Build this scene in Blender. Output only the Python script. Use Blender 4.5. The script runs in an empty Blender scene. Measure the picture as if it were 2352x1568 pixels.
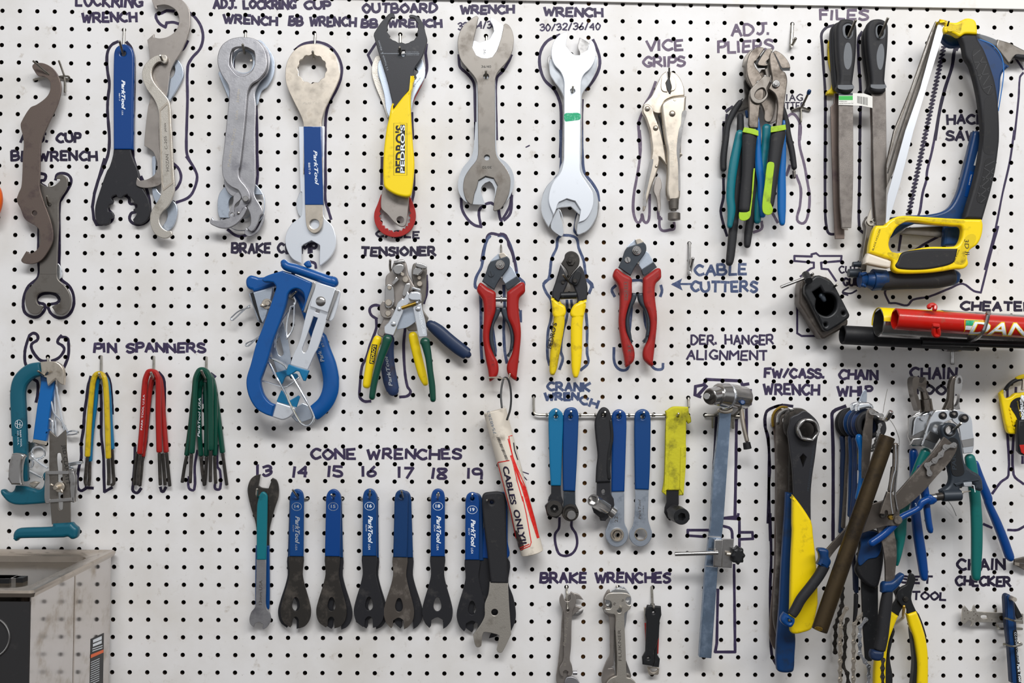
import bpy, math, random
from math import sin, cos, pi, hypot, atan2
from mathutils import Vector, Matrix
from mathutils.geometry import delaunay_2d_cdt
random.seed(7)
SC = bpy.context.scene
COL = SC.collection
# ------------------------------------------------------------ camera
RV = Vector((0.02081, -0.01038, -0.01963))
CP = Vector((-0.02352, -1.46836, -0.02649))
FPX = 2352 * 35 / 36
RM = Matrix.Rotation(RV.length, 3, RV.normalized())
AX, AF, AU = RM.col[0].copy(), RM.col[1].copy(), RM.col[2].copy()
cd = bpy.data.cameras.new('camera'); cd.lens = 35; cd.sensor_width = 36; cd.clip_start = 0.05
cam = bpy.data.objects.new('camera', cd); COL.objects.link(cam)
cam.matrix_world = Matrix(((AX.x, AU.x, -AF.x, CP.x), (AX.y, AU.y, -AF.y, CP.y), (AX.z, AU.z, -AF.z, CP.z), (0, 0, 0, 1)))
SC.camera = cam
# ------------------------------------------------------------ light
w = bpy.data.worlds.new('world'); SC.world = w; w.use_nodes = True
nt = w.node_tree; bg = nt.nodes['Background']
tc = nt.nodes.new('ShaderNodeTexCoord'); sp = nt.nodes.new('ShaderNodeSeparateXYZ'); rp = nt.nodes.new('ShaderNodeValToRGB')
mr = nt.nodes.new('ShaderNodeMapRange'); mr.inputs[1].default_value = -1; mr.inputs[2].default_value = 1
nt.links.new(tc.outputs['Generated'], sp.inputs[0]); nt.links.new(sp.outputs[2], mr.inputs[0])
nt.links.new(mr.outputs[0], rp.inputs[0]); nt.links.new(rp.outputs[0], bg.inputs[0])
e = rp.color_ramp.elements
e[0].position = 0.0; e[0].color = (.10, .09, .085, 1)
e[1].position = 1.0; e[1].color = (1.0, .98, .95, 1)
for p_, c_ in ((.40, (.20, .19, .19, 1)), (.49, (1.15, 1.17, 1.2, 1)), (.60, (1.15, 1.17, 1.2, 1)), (.72, (.40, .40, .42, 1))):
    x = e.new(p_); x.color = c_
bg.inputs[1].default_value = 0.46
def area(name, loc, tgt, sx, sy, power, col):
    l = bpy.data.lights.new(name, 'AREA'); l.shape = 'RECTANGLE'; l.size = sx; l.size_y = sy; l.energy = power; l.color = col
    o = bpy.data.objects.new(name, l); COL.objects.link(o); o.location = loc
    o.rotation_euler = (Vector(tgt) - Vector(loc)).to_track_quat('-Z', 'Y').to_euler()
area('ceiling_light', (1.3, -2.2, 1.65), (.1, 0, -.4), 1.5, .4, 31, (1, .985, .96))
area('ceiling_light', (.0, -2.5, 1.95), (.05, 0, -.5), 1.6, .5, 58, (.97, .985, 1))
SC.view_settings.view_transform = 'Standard'; SC.view_settings.look = 'None'
SC.view_settings.gamma = 1; SC.view_settings.use_curve_mapping = False
SC.view_settings.exposure = 0.12
# ------------------------------------------------------------ pixel -> point at h mm in front of the board
def P(px, py, h=0):
    d = AF + AX * ((px - 1176) / FPX) + AU * ((784 - py) / FPX)
    t = (-h / 1000 - CP.y) / d.y
    return CP + d * t
PXM = 1.468 / FPX                      # metres per pixel on the board
# ------------------------------------------------------------ materials
MT = {}
def lin(c):
    c = int(c, 16); r = [(c >> 16) & 255, (c >> 8) & 255, c & 255]
    return tuple((v / 255 / 12.92) if v / 255 <= .04045 else ((v / 255 + .055) / 1.055) ** 2.4 for v in r)
def mat(name, col, metal=0, rough=.5, dirt=0, dcol='2a241e', scale=60, bump=0, bscale=200, spec=.5, coat=0, rv=0):
    """col, dcol: sRGB hex. dirt: share of the surface carrying wear marks of colour dcol"""
    m = bpy.data.materials.new(name); m.use_nodes = True; MT[name] = m
    n = m.node_tree.nodes; L = m.node_tree.links; b = n['Principled BSDF']
    b.inputs['Base Color'].default_value = (*lin(col), 1); b.inputs['Metallic'].default_value = metal
    b.inputs['Roughness'].default_value = rough; b.inputs['Specular IOR Level'].default_value = spec if metal else spec * .7
    b.inputs['Coat Weight'].default_value = coat * .5
    t = n.new('ShaderNodeTexCoord')
    if dirt or rv:
        z = n.new('ShaderNodeTexNoise'); z.inputs['Scale'].default_value = scale; z.inputs['Detail'].default_value = 8
        z.inputs['Roughness'].default_value = .65
        L.new(t.outputs['Object'], z.inputs[0])
        if dirt:
            r = n.new('ShaderNodeValToRGB'); e = r.color_ramp.elements
            e[0].position = .62 - dirt * .3; e[0].color = (*lin(col), 1); e[1].position = .78 - dirt * .2; e[1].color = (*lin(dcol), 1)
            L.new(z.outputs[0], r.inputs[0]); L.new(r.outputs[0], b.inputs['Base Color'])
        if rv:
            q = n.new('ShaderNodeMapRange'); q.inputs[1].default_value = .3; q.inputs[2].default_value = .7
            q.inputs[3].default_value = max(.03, rough - rv); q.inputs[4].default_value = min(1, rough + rv)
            L.new(z.outputs[0], q.inputs[0]); L.new(q.outputs[0], b.inputs['Roughness'])
    if bump:
        z2 = n.new('ShaderNodeTexNoise'); z2.inputs['Scale'].default_value = bscale; z2.inputs['Detail'].default_value = 4
        L.new(t.outputs['Object'], z2.inputs[0])
        bp = n.new('ShaderNodeBump'); bp.inputs['Strength'].default_value = bump; bp.inputs['Distance'].default_value = .0006
        L.new(z2.outputs[0], bp.inputs['Height']); L.new(bp.outputs[0], b.inputs['Normal'])
    return m
mat('wire', 'a5a198', 1, .3, .35, '6b6458', 120)
mat('rubber_rib', '404042', 0, .6)
mat('steel_plier', '7c746c', .8, .42, .6, '4e463f', 45, .1, 400, rv=.1)
mat('file_steel', '7b7570', .8, .5, .4, '6a6460', 60, .6, 1600, rv=.1)
mat('steel_dark', '7a756f', .85, .42, .35, '5d564f', 30, rv=.1)
mat('steel_brown', '6f625b', .7, .45, .3, '57494a', 40, .2, 900)
mat('steel_cast', 'a9a8ab', .85, .38, .4, '77767c', 26, .15, 500, rv=.1)
mat('steel_grey', '9d9690', .8, .4, .3, '6e665f', 24, rv=.1)
mat('steel_satin', 'c3bdb3', .85, .38, .25, '9b9388', 40, .25, 900)
mat('nickel', 'c9bfb1', .9, .32, .22, '9c9182', 50, rv=.08)
mat('chrome', 'e9edf2', .92, .16, .12, 'b9bec6', 30, rv=.06)
mat('chrome_white', 'e6eaf0', .75, .3, .08, 'c9ccd2', 40)
mat('alloy_blue', 'b7c0cc', .85, .35, .25, '9099a6', 60, .1, 600)
mat('chrome_dim', 'b4b2b0', .95, .22, .25, '7a7470', 30, rv=.1)
mat('black_steel', '35322f', .45, .42, .35, '57514b', 60, .1, 600)
mat('black_steel_new', '26262a', .3, .45, .1, '3f3d3d', 60, .1, 800)
mat('near_black', '17171a', 0, .5, .12, '2c2a28', 90)
mat('rubber_black', '232326', 0, .62, .12, '3a3835', 100, .2, 900)
mat('rubber_grey', '6c6f73', 0, .6, .1, '55565a', 100)
mat('plastic_black', '1d1e20', 0, .4, .1, '3a3a3a', 150, .1, 1200)
mat('slate', '2f363e', .2, .42, .15, '444b52', 80)
mat('blue', '083e78', 0, .33, .10, '0a3a78', 50, coat=.3)
mat('blue_dark', '0b3564', 0, .4, .25, '1b2b3f', 50, coat=.2)
mat('blue_royal', '033c7e', 0, .3, .06, '0a3580', 50, coat=.4)
mat('blue_sky', '0560a6', 0, .35, .08, '0b5aa0', 50, coat=.3)
mat('blue_navy', '1a2b49', 0, .45, .15, '24395c', 50, coat=.1)
mat('navy_worn', '24365a', 0, .5, .4, '2c2a3a', 40)
mat('teal', '0d6c78', 0, .38, .15, '0b4f5c', 50, coat=.2)
mat('teal_dark', '0b5568', 0, .4, .15, '0a4050', 50, coat=.2)
mat('teal_blue', '0a6a96', 0, .4, .1, '0a5578', 50, coat=.2)
mat('green', '034233', 0, .35, .12, '0a4e3a', 50, coat=.3)
mat('green_blue', '0b6560', 0, .38, .15, '094a4a', 50, coat=.3)
mat('yellow', 'f2d20a', 0, .38, .14, 'b89a10', 50, coat=.2)
mat('blue_clamp', '054d90', 0, .33, .25, '0a4582', 45, coat=.3)
mat('yellow_pin', 'c9ab14', 0, .4, .4, '8f7a14', 60, coat=.2)
mat('yellow_dirty', 'dcc012', 0, .5, .38, '6d5a12', 45, .3, 300)
mat('yellow_rag', 'c2bb24', 0, .75, .45, '6b661c', 40, .8, 250)
mat('red', '9c1712', 0, .42, .12, '8f1c18', 60, coat=.1)
mat('red_worn', '9c201c', 0, .5, .35, '6e1d1c', 50)
mat('red_paint', 'bb1a10', 0, .28, .12, '8c4a3a', 45, coat=.6)
mat('lime', '9fc520', 0, .5, .3, '6c7a20', 60)
mat('orange', 'f0641e', 0, .4, .05, 'c84c14', 60)
mat('white_print', 'e8edf2', 0, .5, .2, '9aa6b8', 200)
mat('grey_print', '9aa0a8', 0, .5, .3, '5a626c', 200)
mat('black_print', '1c1b1a', 0, .5)
mat('stamp', '5f5a55', .6, .5)
mat('stamp_light', 'b9b2a6', .8, .4)
mat('ink', '352b48', 0, .55, .3, '4f4566', 110)
mat('ink_dark', '241d33', 0, .5, .25, '3a3050', 110)
mat('ink_faded', '675a6d', 0, .6, .35, '857889', 110)
mat('ink_blue', '3f4c6e', 0, .6, .4, '66718e', 110)
mat('gunmetal', '6e6760', .92, .24, .3, '4a443e', 40, rv=.06)
mat('brass_old', '4c3f2c', .75, .38, .45, '2d261f', 30, rv=.12)
mat('brass', 'b08f3e', .9, .35, .3, '6b5424', 60)
mat('tube_white', 'ddd3c4', 0, .5, .22, '6d6254', 30)
mat('paper', 'e4e2dc', 0, .6, .05, 'c0bdb4', 100)
mat('red_ink', 'd8241d', 0, .55, .3, 'e05a50', 200)
mat('label_green', '35b04a', 0, .5)
mat('copper', '8a5a34', .8, .4)
mat('mark_green', '12a070', 0, .5, .4, '8fd0b8', 300)
mat('steel_worn', '5e5751', .6, .42, .35, '8a827a', 40, rv=.1)
mat('blue_grey_paint', '74869c', .7, .3, .4, '8fa0b6', 60, rv=.1)
mat('window_dark', '0a0a0c', 0, .3)
# ------------------------------------------------------------ crop mapping and outlines
_K = [0, 0, 1, 1, 0, 1]                # ox, oy, sx, cos, sin, mirror
def K(ox=0, oy=0, s=1.0, rot=0, mir=1):
    """what follows is drawn in a local frame: px = o + Rot(rot) * (local / s)"""
    _K[:] = [ox, oy, s, cos(math.radians(rot)), sin(math.radians(rot)), mir]
def k(x, y):
    ox, oy, s, c, n, m = _K
    x = x / s * m; y = y / s
    return ox + c * x - n * y, oy + n * x + c * y
def pts(s):
    """'x,y x,y*' -> [(px, py, corner, extras)]; leading '!' makes every point a corner; leading '@' keeps global pixels"""
    if not isinstance(s, str): return s
    allc = False; g = False; out = []; sv = list(_K)
    for t in s.split():
        if '!' in t: allc = True; t = t.replace('!', '')
        if not t: continue
        if t[0] == '@': g = True; t = t[1:]
        if t[0] == '#':
            _K[:3] = [float(a) for a in t[1:].split(',')]; g = False; continue
        c = allc or t.endswith('*')
        v = [float(a) for a in t.rstrip('*').split(',')]
        p = (v[0], v[1]) if g else k(v[0], v[1])
        out.append((p[0], p[1], c, v[2:]))
    _K[:] = sv
    return out
def smooth(ps, closed=True, n=5):
    N = len(ps); out = []
    segs = N if closed else N - 1
    for i in range(segs):
        a, b = ps[i], ps[(i + 1) % N]
        L = hypot(b[0] - a[0], b[1] - a[1]) or 1e-6
        def tan(j, q, isA):
            if q[2] or (not closed and (j == 0 or j == N - 1)): return ((b[0] - a[0]), (b[1] - a[1]))
            u, v = ps[(j - 1) % N], ps[(j + 1) % N]
            d = hypot(v[0] - u[0], v[1] - u[1]) or 1e-6
            return ((v[0] - u[0]) / d * L, (v[1] - u[1]) / d * L)
        if a[2] and b[2]:
            out.append((a[0], a[1], list(a[3]))); continue
        t0, t1 = tan(i, a, 1), tan((i + 1) % N, b, 0)
        for q in range(n):
            t = q / n; t2 = t * t; t3 = t2 * t
            h0 = 2 * t3 - 3 * t2 + 1; h1 = t3 - 2 * t2 + t; h2 = -2 * t3 + 3 * t2; h3 = t3 - t2
            ex = [x0 + (x1 - x0) * t for x0, x1 in zip(a[3], b[3])]
            out.append((h0 * a[0] + h1 * t0[0] + h2 * b[0] + h3 * t1[0], h0 * a[1] + h1 * t0[1] + h2 * b[1] + h3 * t1[1], ex))
    if not closed: out.append((ps[-1][0], ps[-1][1], list(ps[-1][3])))
    return out
def circ(cx, cy, r, n=24, ry=None, a0=0, raw=False):
    ry = r if ry is None else ry
    return [(*k(cx + r * cos(a0 + 2 * pi * i / n), cy + ry * sin(a0 + 2 * pi * i / n)), True, []) for i in range(n)]
def ngon(cx, cy, r, n=6, deg=0): return circ(cx, cy, r, n, a0=math.radians(deg))
def teeth(cx, cy, r, n=12, d=.1, deg=0):
    out = []
    for i in range(n * 4):
        a = math.radians(deg) + 2 * pi * i / (n * 4)
        q = r * (1 + (d if i % 4 in (0, 1) else -d))
        out.append((*k(cx + q * cos(a), cy + q * sin(a)), True, []))
    return out
# ------------------------------------------------------------ geometry: each returns (verts, faces) in world space
def plate(s, h=4, t=3, b=.5, holes=(), n=5):
    """flat plate: outline in the picture plane, back face h mm off the board, t mm thick"""
    cu = bpy.data.curves.new('c', 'CURVE'); cu.dimensions = '2D'; cu.fill_mode = 'BOTH'
    b = min(b, t * .45)
    for o in [s] + list(holes):
        q = smooth(pts(o), True, n)
        sl = cu.splines.new('POLY'); sl.points.add(len(q) - 1); sl.use_cyclic_u = True
        for i, a in enumerate(q):
            v = P(a[0], a[1], h + t)
            sl.points[i].co = (v.x, v.z, 0, 1)
    cu.extrude = (t / 2 - b) / 1000; cu.bevel_depth = b / 1000; cu.bevel_resolution = 3 if b > 1 else 1 if b > .3 else 0
    cu.offset = -b / 1000
    ob = bpy.data.objects.new('c', cu); me = ob.to_mesh()
    V = [(v.co.x, -(h + t / 2) / 1000 - v.co.z, v.co.y) for v in me.vertices]
    F = [tuple(reversed(p.vertices)) for p in me.polygons]
    X = [p.co.x for sl in cu.splines for p in sl.points]; Z = [p.co.y for sl in cu.splines for p in sl.points]
    bad = any(v[0] < min(X) - .001 or v[0] > max(X) + .001 or v[2] < min(Z) - .001 or v[2] > max(Z) + .001 for v in V)
    ob.to_mesh_clear(); bpy.data.objects.remove(ob); bpy.data.curves.remove(cu)
    if bad and b > 0: return plate(s, h, t, 0, holes, n)
    return V, F
def _sweep(C, A, B, N0, nseg, capr, flat=False, ex=2.0, free=False):
    """C centres, A half width, B half depth; N0 facing axis; free: parallel transport (round wire)"""
    m = len(C); V = []; F = []
    T = []
    for i in range(m):
        d = C[min(i + 1, m - 1)] - C[max(i - 1, 0)]
        T.append(d.normalized() if d.length > 1e-9 else Vector((0, 0, 1)))
    rings = []
    nrm = None
    for i in range(m):
        if free:
            if nrm is None:
                nrm = T[i].orthogonal().normalized()
            else: nrm = (nrm - T[i] * nrm.dot(T[i])).normalized()
            up = nrm; sd = T[i].cross(up).normalized()
        else:
            sd = T[i].cross(N0).normalized(); up = sd.cross(T[i]).normalized()
        rings.append((C[i], A[i], B[i], sd, up, T[i]))
    if capr:
        k1 = []; k2 = []
        for q in (1, .92, .7, .38):
            a = q
            l = math.sqrt(max(0, 1 - a * a))
            c, A0, B0, sd, up, t = rings[0]
            R = min(A0, B0 * 1.5) * capr
            k1.append((c + t * (R * (1 - l)), A0 * (1 - capr) + A0 * capr * a if capr < 1 else A0 * a, B0 * (a if capr >= 1 else 1 - capr + capr * a), sd, up, t))
            c, A0, B0, sd, up, t = rings[-1]
            R = min(A0, B0 * 1.5) * capr
            k2.append((c - t * (R * (1 - l)), A0 * (1 - capr) + A0 * capr * a if capr < 1 else A0 * a, B0 * (a if capr >= 1 else 1 - capr + capr * a), sd, up, t))
        c0, c1 = rings[0][0], rings[-1][0]; R0 = min(rings[0][1], rings[0][2] * 1.5) * capr; R1 = min(rings[-1][1], rings[-1][2] * 1.5) * capr
        rings = list(reversed(k1)) + [g for g in rings[1:-1] if (g[0] - c0).length > R0 * 1.05 and (g[0] - c1).length > R1 * 1.05] + k2
    for c, a, b, sd, up, t in rings:
        for j in range(nseg):
            th = 2 * pi * (j + .5) / nseg; cx, sx = cos(th), sin(th)
            px = math.copysign(abs(cx) ** (2 / ex), cx); py = math.copysign(abs(sx) ** (2 / ex), sx)
            V.append(tuple(c + sd * (a * px) + up * (b * py)))
    R = len(rings)
    for i in range(R - 1):
        for j in range(nseg):
            j2 = (j + 1) % nseg
            F.append((i * nseg + j, i * nseg + j2, (i + 1) * nseg + j2, (i + 1) * nseg + j))
    F.append(tuple(reversed(range(nseg)))); F.append(tuple((R - 1) * nseg + j for j in range(nseg)))
    return V, F
def bar(s, h=8, t=6, cap=1.0, ex=2.4, n=5, nseg=12):
    """grip or rod along a path 'x,y,w[,h]': w full width in local units, h centre distance in mm, t full thickness in mm"""
    ps = pts(s)
    ps = [(a, b, c, [d[0], d[1] if len(d) > 1 else h]) for a, b, c, d in ps]
    q = smooth(ps, False, n)
    f = lambda hh: (1468 - hh) / 1468
    C = [P(a[0], a[1], a[2][1]) for a in q]
    A = [max(.2, a[2][0] / _K[2] / 2) * PXM * f(a[2][1]) for a in q]
    B = [min(t / 2000, a_ * 1.6) for a_ in A]
    return _sweep(C, A, B, Vector((0, -1, 0)), nseg, cap, ex=ex)
def wire(s, r=1.2, h=4, n=5, closed=False, nseg=8):
    """round wire 'x,y[,h]' radius r mm"""
    ps = [(a, b, c, [d[0] if d else h]) for a, b, c, d in pts(s)]
    if closed: ps = ps + [ps[0]]
    q = smooth(ps, False, n)
    C = [P(a[0], a[1], a[2][0]) for a in q]
    out = [C[0]]
    for c in C[1:]:
        if (c - out[-1]).length > 1e-5: out.append(c)
    C = out
    return _sweep(C, [r / 1000] * len(C), [r / 1000] * len(C), None, nseg, 0 if closed else .6, free=True)
def disc(cx, cy, r, h, t, b=.3, n=28, hole=0, dome=0):
    """turned part standing on the plane h: radius in local units, axis towards the viewer"""
    x, y = k(cx, cy); c = P(x, y, h + t / 2); R = r / _K[2] * PXM * (1468 - h) / 1468
    V = []; F = []
    prof = [(R, 0), (R, t - b), (R - b / 1000, t)]
    if dome: prof += [(R * .8, t + dome * .45), (R * .5, t + dome * .85), (R * .2, t + dome)]
    if hole:
        hr = hole / _K[2] * PXM
        prof += [(hr + b / 1000, t), (hr, t - b), (hr, 0)]
    m = len(prof)
    for (rr, zz) in prof:
        for j in range(n):
            a = 2 * pi * j / n
            V.append((c.x + rr * cos(a), -(h + zz) / 1000, c.z + rr * sin(a)))
    for i in range(m - 1 if not hole else m):
        i2 = (i + 1) % m
        for j in range(n):
            j2 = (j + 1) % n
            F.append((i * n + j, i * n + j2, i2 * n + j2, i2 * n + j))
    if not hole:
        F.append(tuple((m - 1) * n + j for j in range(n))); F.append(tuple(reversed(range(n))))
    return V, F
def cyl(x0, y0, h0, x1, y1, h1, r0, r1=None, n=24, bore=0, hexa=False):
    """cylinder or socket between two points in space, radii in local units; bore: open socket radius at the far end"""
    r1 = r0 if r1 is None else r1
    a = P(*k(x0, y0), h0); b = P(*k(x1, y1), h1); T = (b - a).normalized()
    u = T.orthogonal().normalized(); v = T.cross(u)
    S = PXM / _K[2]
    prof = [(a, 0), (a, r0 * S * .94), (a + T * r0 * S * .06, r0 * S), (b - T * r1 * S * .06, r1 * S), (b, r1 * S * .94)]
    if bore: prof += [(b, bore * S), (b - T * bore * S * 1.6, bore * S), (b - T * bore * S * 1.6, 0)]
    else: prof += [(b, 0)]
    V = []; F = []
    for i, (c, r) in enumerate(prof):
        for j in range(n):
            th = 2 * pi * j / n; rr = max(r, 1e-5)
            if (bore and i in (5, 6)) or hexa == 1:
                rr *= .866 / cos((th % (pi / 3)) - pi / 6) if (hexa == 1 or i in (5, 6)) else 1
            V.append(tuple(c + u * (rr * cos(th)) + v * (rr * sin(th))))
    for i in range(len(prof) - 1):
        for j in range(n):
            j2 = (j + 1) % n
            F.append((i * n + j, i * n + j2, (i + 1) * n + j2, (i + 1) * n + j))
    return V, F
def box(a, b, c=None):
    """world-space box from two corner vectors"""
    x0, x1 = sorted((a[0], b[0])); y0, y1 = sorted((a[1], b[1])); z0, z1 = sorted((a[2], b[2]))
    V = [(x, y, z) for x in (x0, x1) for y in (y0, y1) for z in (z0, z1)]
    return V, [(0, 1, 3, 2), (4, 6, 7, 5), (0, 4, 5, 1), (2, 3, 7, 6), (0, 2, 6, 4), (1, 5, 7, 3)]
def text(s, a, b, hgt, h, shear=0, bold=0, ww=None):
    """printed or stamped writing lying on the plane h; baseline runs from a to b (local units), cap height hgt"""
    cu = bpy.data.curves.new('t', 'FONT'); cu.body = s; cu.shear = shear; cu.offset = bold; cu.resolution_u = 3; cu.fill_mode = 'FRONT'
    ob = bpy.data.objects.new('t', cu); me = ob.to_mesh()
    vs = [v.co.copy() for v in me.vertices]; fs = [tuple(p.vertices) for p in me.polygons]
    ob.to_mesh_clear(); bpy.data.objects.remove(ob); bpy.data.curves.remove(cu)
    x0 = min(v.x for v in vs); x1 = max(v.x for v in vs)
    ax, ay = a; bx, by = b; L = hypot(bx - ax, by - ay); ux, uy = (bx - ax) / L, (by - ay) / L
    nx, ny = uy, -ux
    V = []
    for v in vs:
        q = (v.x - x0) / (x1 - x0) * L; r = v.y / .73 * hgt
        V.append(tuple(P(*k(ax + ux * q + nx * r, ay + uy * q + ny * r), h)))
    # face towards the viewer
    if fs:
        f = fs[0]; p, q, r = (Vector(V[f[i]]) for i in (0, 1, 2))
        if (q - p).cross(r - p).y > 0: fs = [tuple(reversed(f)) for f in fs]
    return V, fs
def line(s, wd, h, n=4, closed=False):
    """flat painted line of width wd (local units) on the plane h"""
    q = smooth(pts(s), closed, n); m = len(q); V = []; F = []
    for i in range(m):
        a = q[(i - 1) % m if closed else max(i - 1, 0)]; b = q[(i + 1) % m if closed else min(i + 1, m - 1)]
        L = hypot(b[0] - a[0], b[1] - a[1]) or 1
        nx, ny = -(b[1] - a[1]) / L * wd / _K[2] / 2, (b[0] - a[0]) / L * wd / _K[2] / 2
        V += [tuple(P(q[i][0] + nx, q[i][1] + ny, h)), tuple(P(q[i][0] - nx, q[i][1] - ny, h))]
    for i in range(m if closed else m - 1):
        j = (i + 1) % m
        F.append((2 * i, 2 * i + 1, 2 * j + 1, 2 * j))
    return V, F
def oncyl(g, a, b, r, sub=2):
    """lay flat print on a tube of radius r mm with the axis a-b (world points)"""
    import bmesh
    bm = bmesh.new(); vs = [bm.verts.new(v) for v in g[0]]
    for f in g[1]:
        try: bm.faces.new([vs[i] for i in f])
        except ValueError: pass
    bmesh.ops.triangulate(bm, faces=bm.faces[:])
    for _ in range(sub): bmesh.ops.subdivide_edges(bm, edges=[e for e in bm.edges if e.calc_length() > .002], cuts=1, use_grid_fill=True)
    bmesh.ops.triangulate(bm, faces=bm.faces[:])
    A = (b - a).normalized(); R = r / 1000 + .00025
    V = []
    for v in bm.verts:
        d = (v.co - CP).normalized(); o = CP - a
        dp = d - A * d.dot(A); op = o - A * o.dot(A)
        qa, qb, qc = dp.dot(dp), 2 * dp.dot(op), op.dot(op) - R * R
        D = max(qb * qb - 4 * qa * qc, 0)
        V.append(tuple(CP + d * ((-qb - math.sqrt(D)) / (2 * qa))))
    bm.verts.index_update(); F = [tuple(v.index for v in f.verts) for f in bm.faces]; bm.free()
    return V, F
# ------------------------------------------------------------ objects
CUR = [None]
def T(name, label, cat, x, y, h=0, group=None):
    """a thing: an Empty at pixel x,y and h mm off the board, whose parts follow"""
    o = bpy.data.objects.new(name, None); COL.objects.link(o); o.location = P(x, y, h); o.empty_display_size = .01
    o['label'] = label; o['category'] = cat
    if group: o['group'] = group
    CUR[0] = o
    return o
def _mesh(name, geoms, m, origin, ang=35):
    if isinstance(geoms, tuple): geoms = [geoms]
    V = []; F = []
    for v, f in geoms:
        n = len(V); V += [(a[0] - origin[0], a[1] - origin[1], a[2] - origin[2]) for a in v]
        F += [tuple(i + n for i in q) for q in f]
    me = bpy.data.meshes.new(name); me.from_pydata(V, [], F); me.validate()
    me.materials.append(MT[m])
    me.shade_smooth(); me.set_sharp_from_angle(angle=math.radians(ang))
    return me
def wloc(o):
    v = Vector((0, 0, 0))
    while o: v = v + o.location; o = o.parent
    return v
SPLIT = {'rivet', 'sticker_band', 'slider_guide', 'jaw_liner', 'slider_rail', 'spring_wire', 'spring_eye', 'inlay', 'grip_band', 'grip_inlay', 'handle_recess',
         'frame_grid', 'head', 'nut', 'handle_top', 'spring', 'ring', 'bend', 'chain_link', 'tool_outline', 'frame_rib', 'link'}
def part(name, m, geoms, parent=None, label=None):
    p = parent or CUR[0]
    if name in SPLIT and isinstance(geoms, list) and len(geoms) > 1:
        return [part(name, m, g, p, label) for g in geoms][-1]
    o = bpy.data.objects.new(name, _mesh(name, geoms, m, wloc(p))); COL.objects.link(o); o.parent = p
    if label: o['label'] = label
    return o
def one(name, m, geoms, label, cat, group=None, kind=None):
    """a thing that is a single mesh"""
    if isinstance(geoms, tuple): geoms = [geoms]
    v0 = Vector(geoms[0][0][0])
    o = bpy.data.objects.new(name, _mesh(name, geoms, m, v0)); COL.objects.link(o); o.location = v0
    if kind: o['kind'] = kind
    if label: o['label'] = label
    if cat: o['category'] = cat
    if group: o['group'] = group
    return o

def hook(x0, y0, x1, y1, x2, y2, lab, H=30, r=1.8, m='wire', dx=0):
    """peg hook: from the hole x0,y0 down to x1,y1, then out to its tip x2,y2 (pixels), tip H mm off the board"""
    s = '@%g,%g,-8 %g,%g,1* %g,%g,3 %g,%g,5 %g,%g,9 %g,%g,%g %g,%g,%g' % (x0, y0, x0, y0, (x0 + x1) / 2, (y0 + y1) / 2, x1, y1 - 3, x1, y1 + 1, x1 + (x2 - x1) * .1, y1, H - 14, x2, y2, H)
    return one('peg_hook', m, wire(s, r), lab, 'hook')
def twin(xa, xb, y, x2, y2, lab, H=36, r=1.8, ym=None, drop=0, m='wire'):
    """double peg hook: a cross wire between the holes xa and xb with a prong to the tip x2,y2"""
    xm = (xa + xb) / 2
    ym = y + 2 if ym is None else ym
    G = [wire('@%g,%g,-6 %g,%g,3 %g,%g,5 %g,%g,3 %g,%g,-6' % (xa, y, xa + 1, y + 1, xm, ym, xb - 1, y + 1, xb, y), r),
         wire('@%g,%g,5 %g,%g,%g %g,%g,%g' % (xm, ym, xm + (x2 - xm) * .15, ym - 3, H - 15, x2, y2, H), r)]
    if drop: G.append(wire('@%g,%g,4 %g,%g,4' % (xm, ym, xm, ym + drop), r))
    return one('peg_hook', m, G, lab, 'hook')
# ============================================================ pegboard
PITCH = .0254; HR = .00325; BT = .005
def hole(c, r): return ((c - 29.5) * PITCH, -(r - 19) * PITCH)
def board():
    V = []; F = []; MI = []
    n = 16
    for r in range(-2, 42):
        for c in range(-3, 64):
            x, z = hole(c, r); b = len(V); H = PITCH / 2
            for j in range(n):
                a = 2 * pi * j / n + pi / n * 0; V.append((x + HR * cos(a), 0, z + HR * sin(a)))
            for j in range(n):
                a = 2 * pi * j / n; m = max(abs(cos(a)), abs(sin(a))); V.append((x + H * cos(a) / m, 0, z + H * sin(a) / m))
            for j in range(n):
                a = 2 * pi * j / n; V.append((x + HR * cos(a), BT, z + HR * sin(a)))
            for j in range(n):
                k2 = (j + 1) % n
                F.append((b + j, b + n + j, b + n + k2, b + k2)); MI.append(0)
                F.append((b + j, b + k2, b + 2 * n + k2, b + 2 * n + j)); MI.append(1)
    me = bpy.data.meshes.new('pegboard'); me.from_pydata(V, [], F)
    me.materials.append(MT['board_white']); me.materials.append(MT['hardboard'])
    me.polygons.foreach_set('material_index', MI)
    o = bpy.data.objects.new('pegboard', me); COL.objects.link(o)
    return o
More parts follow.
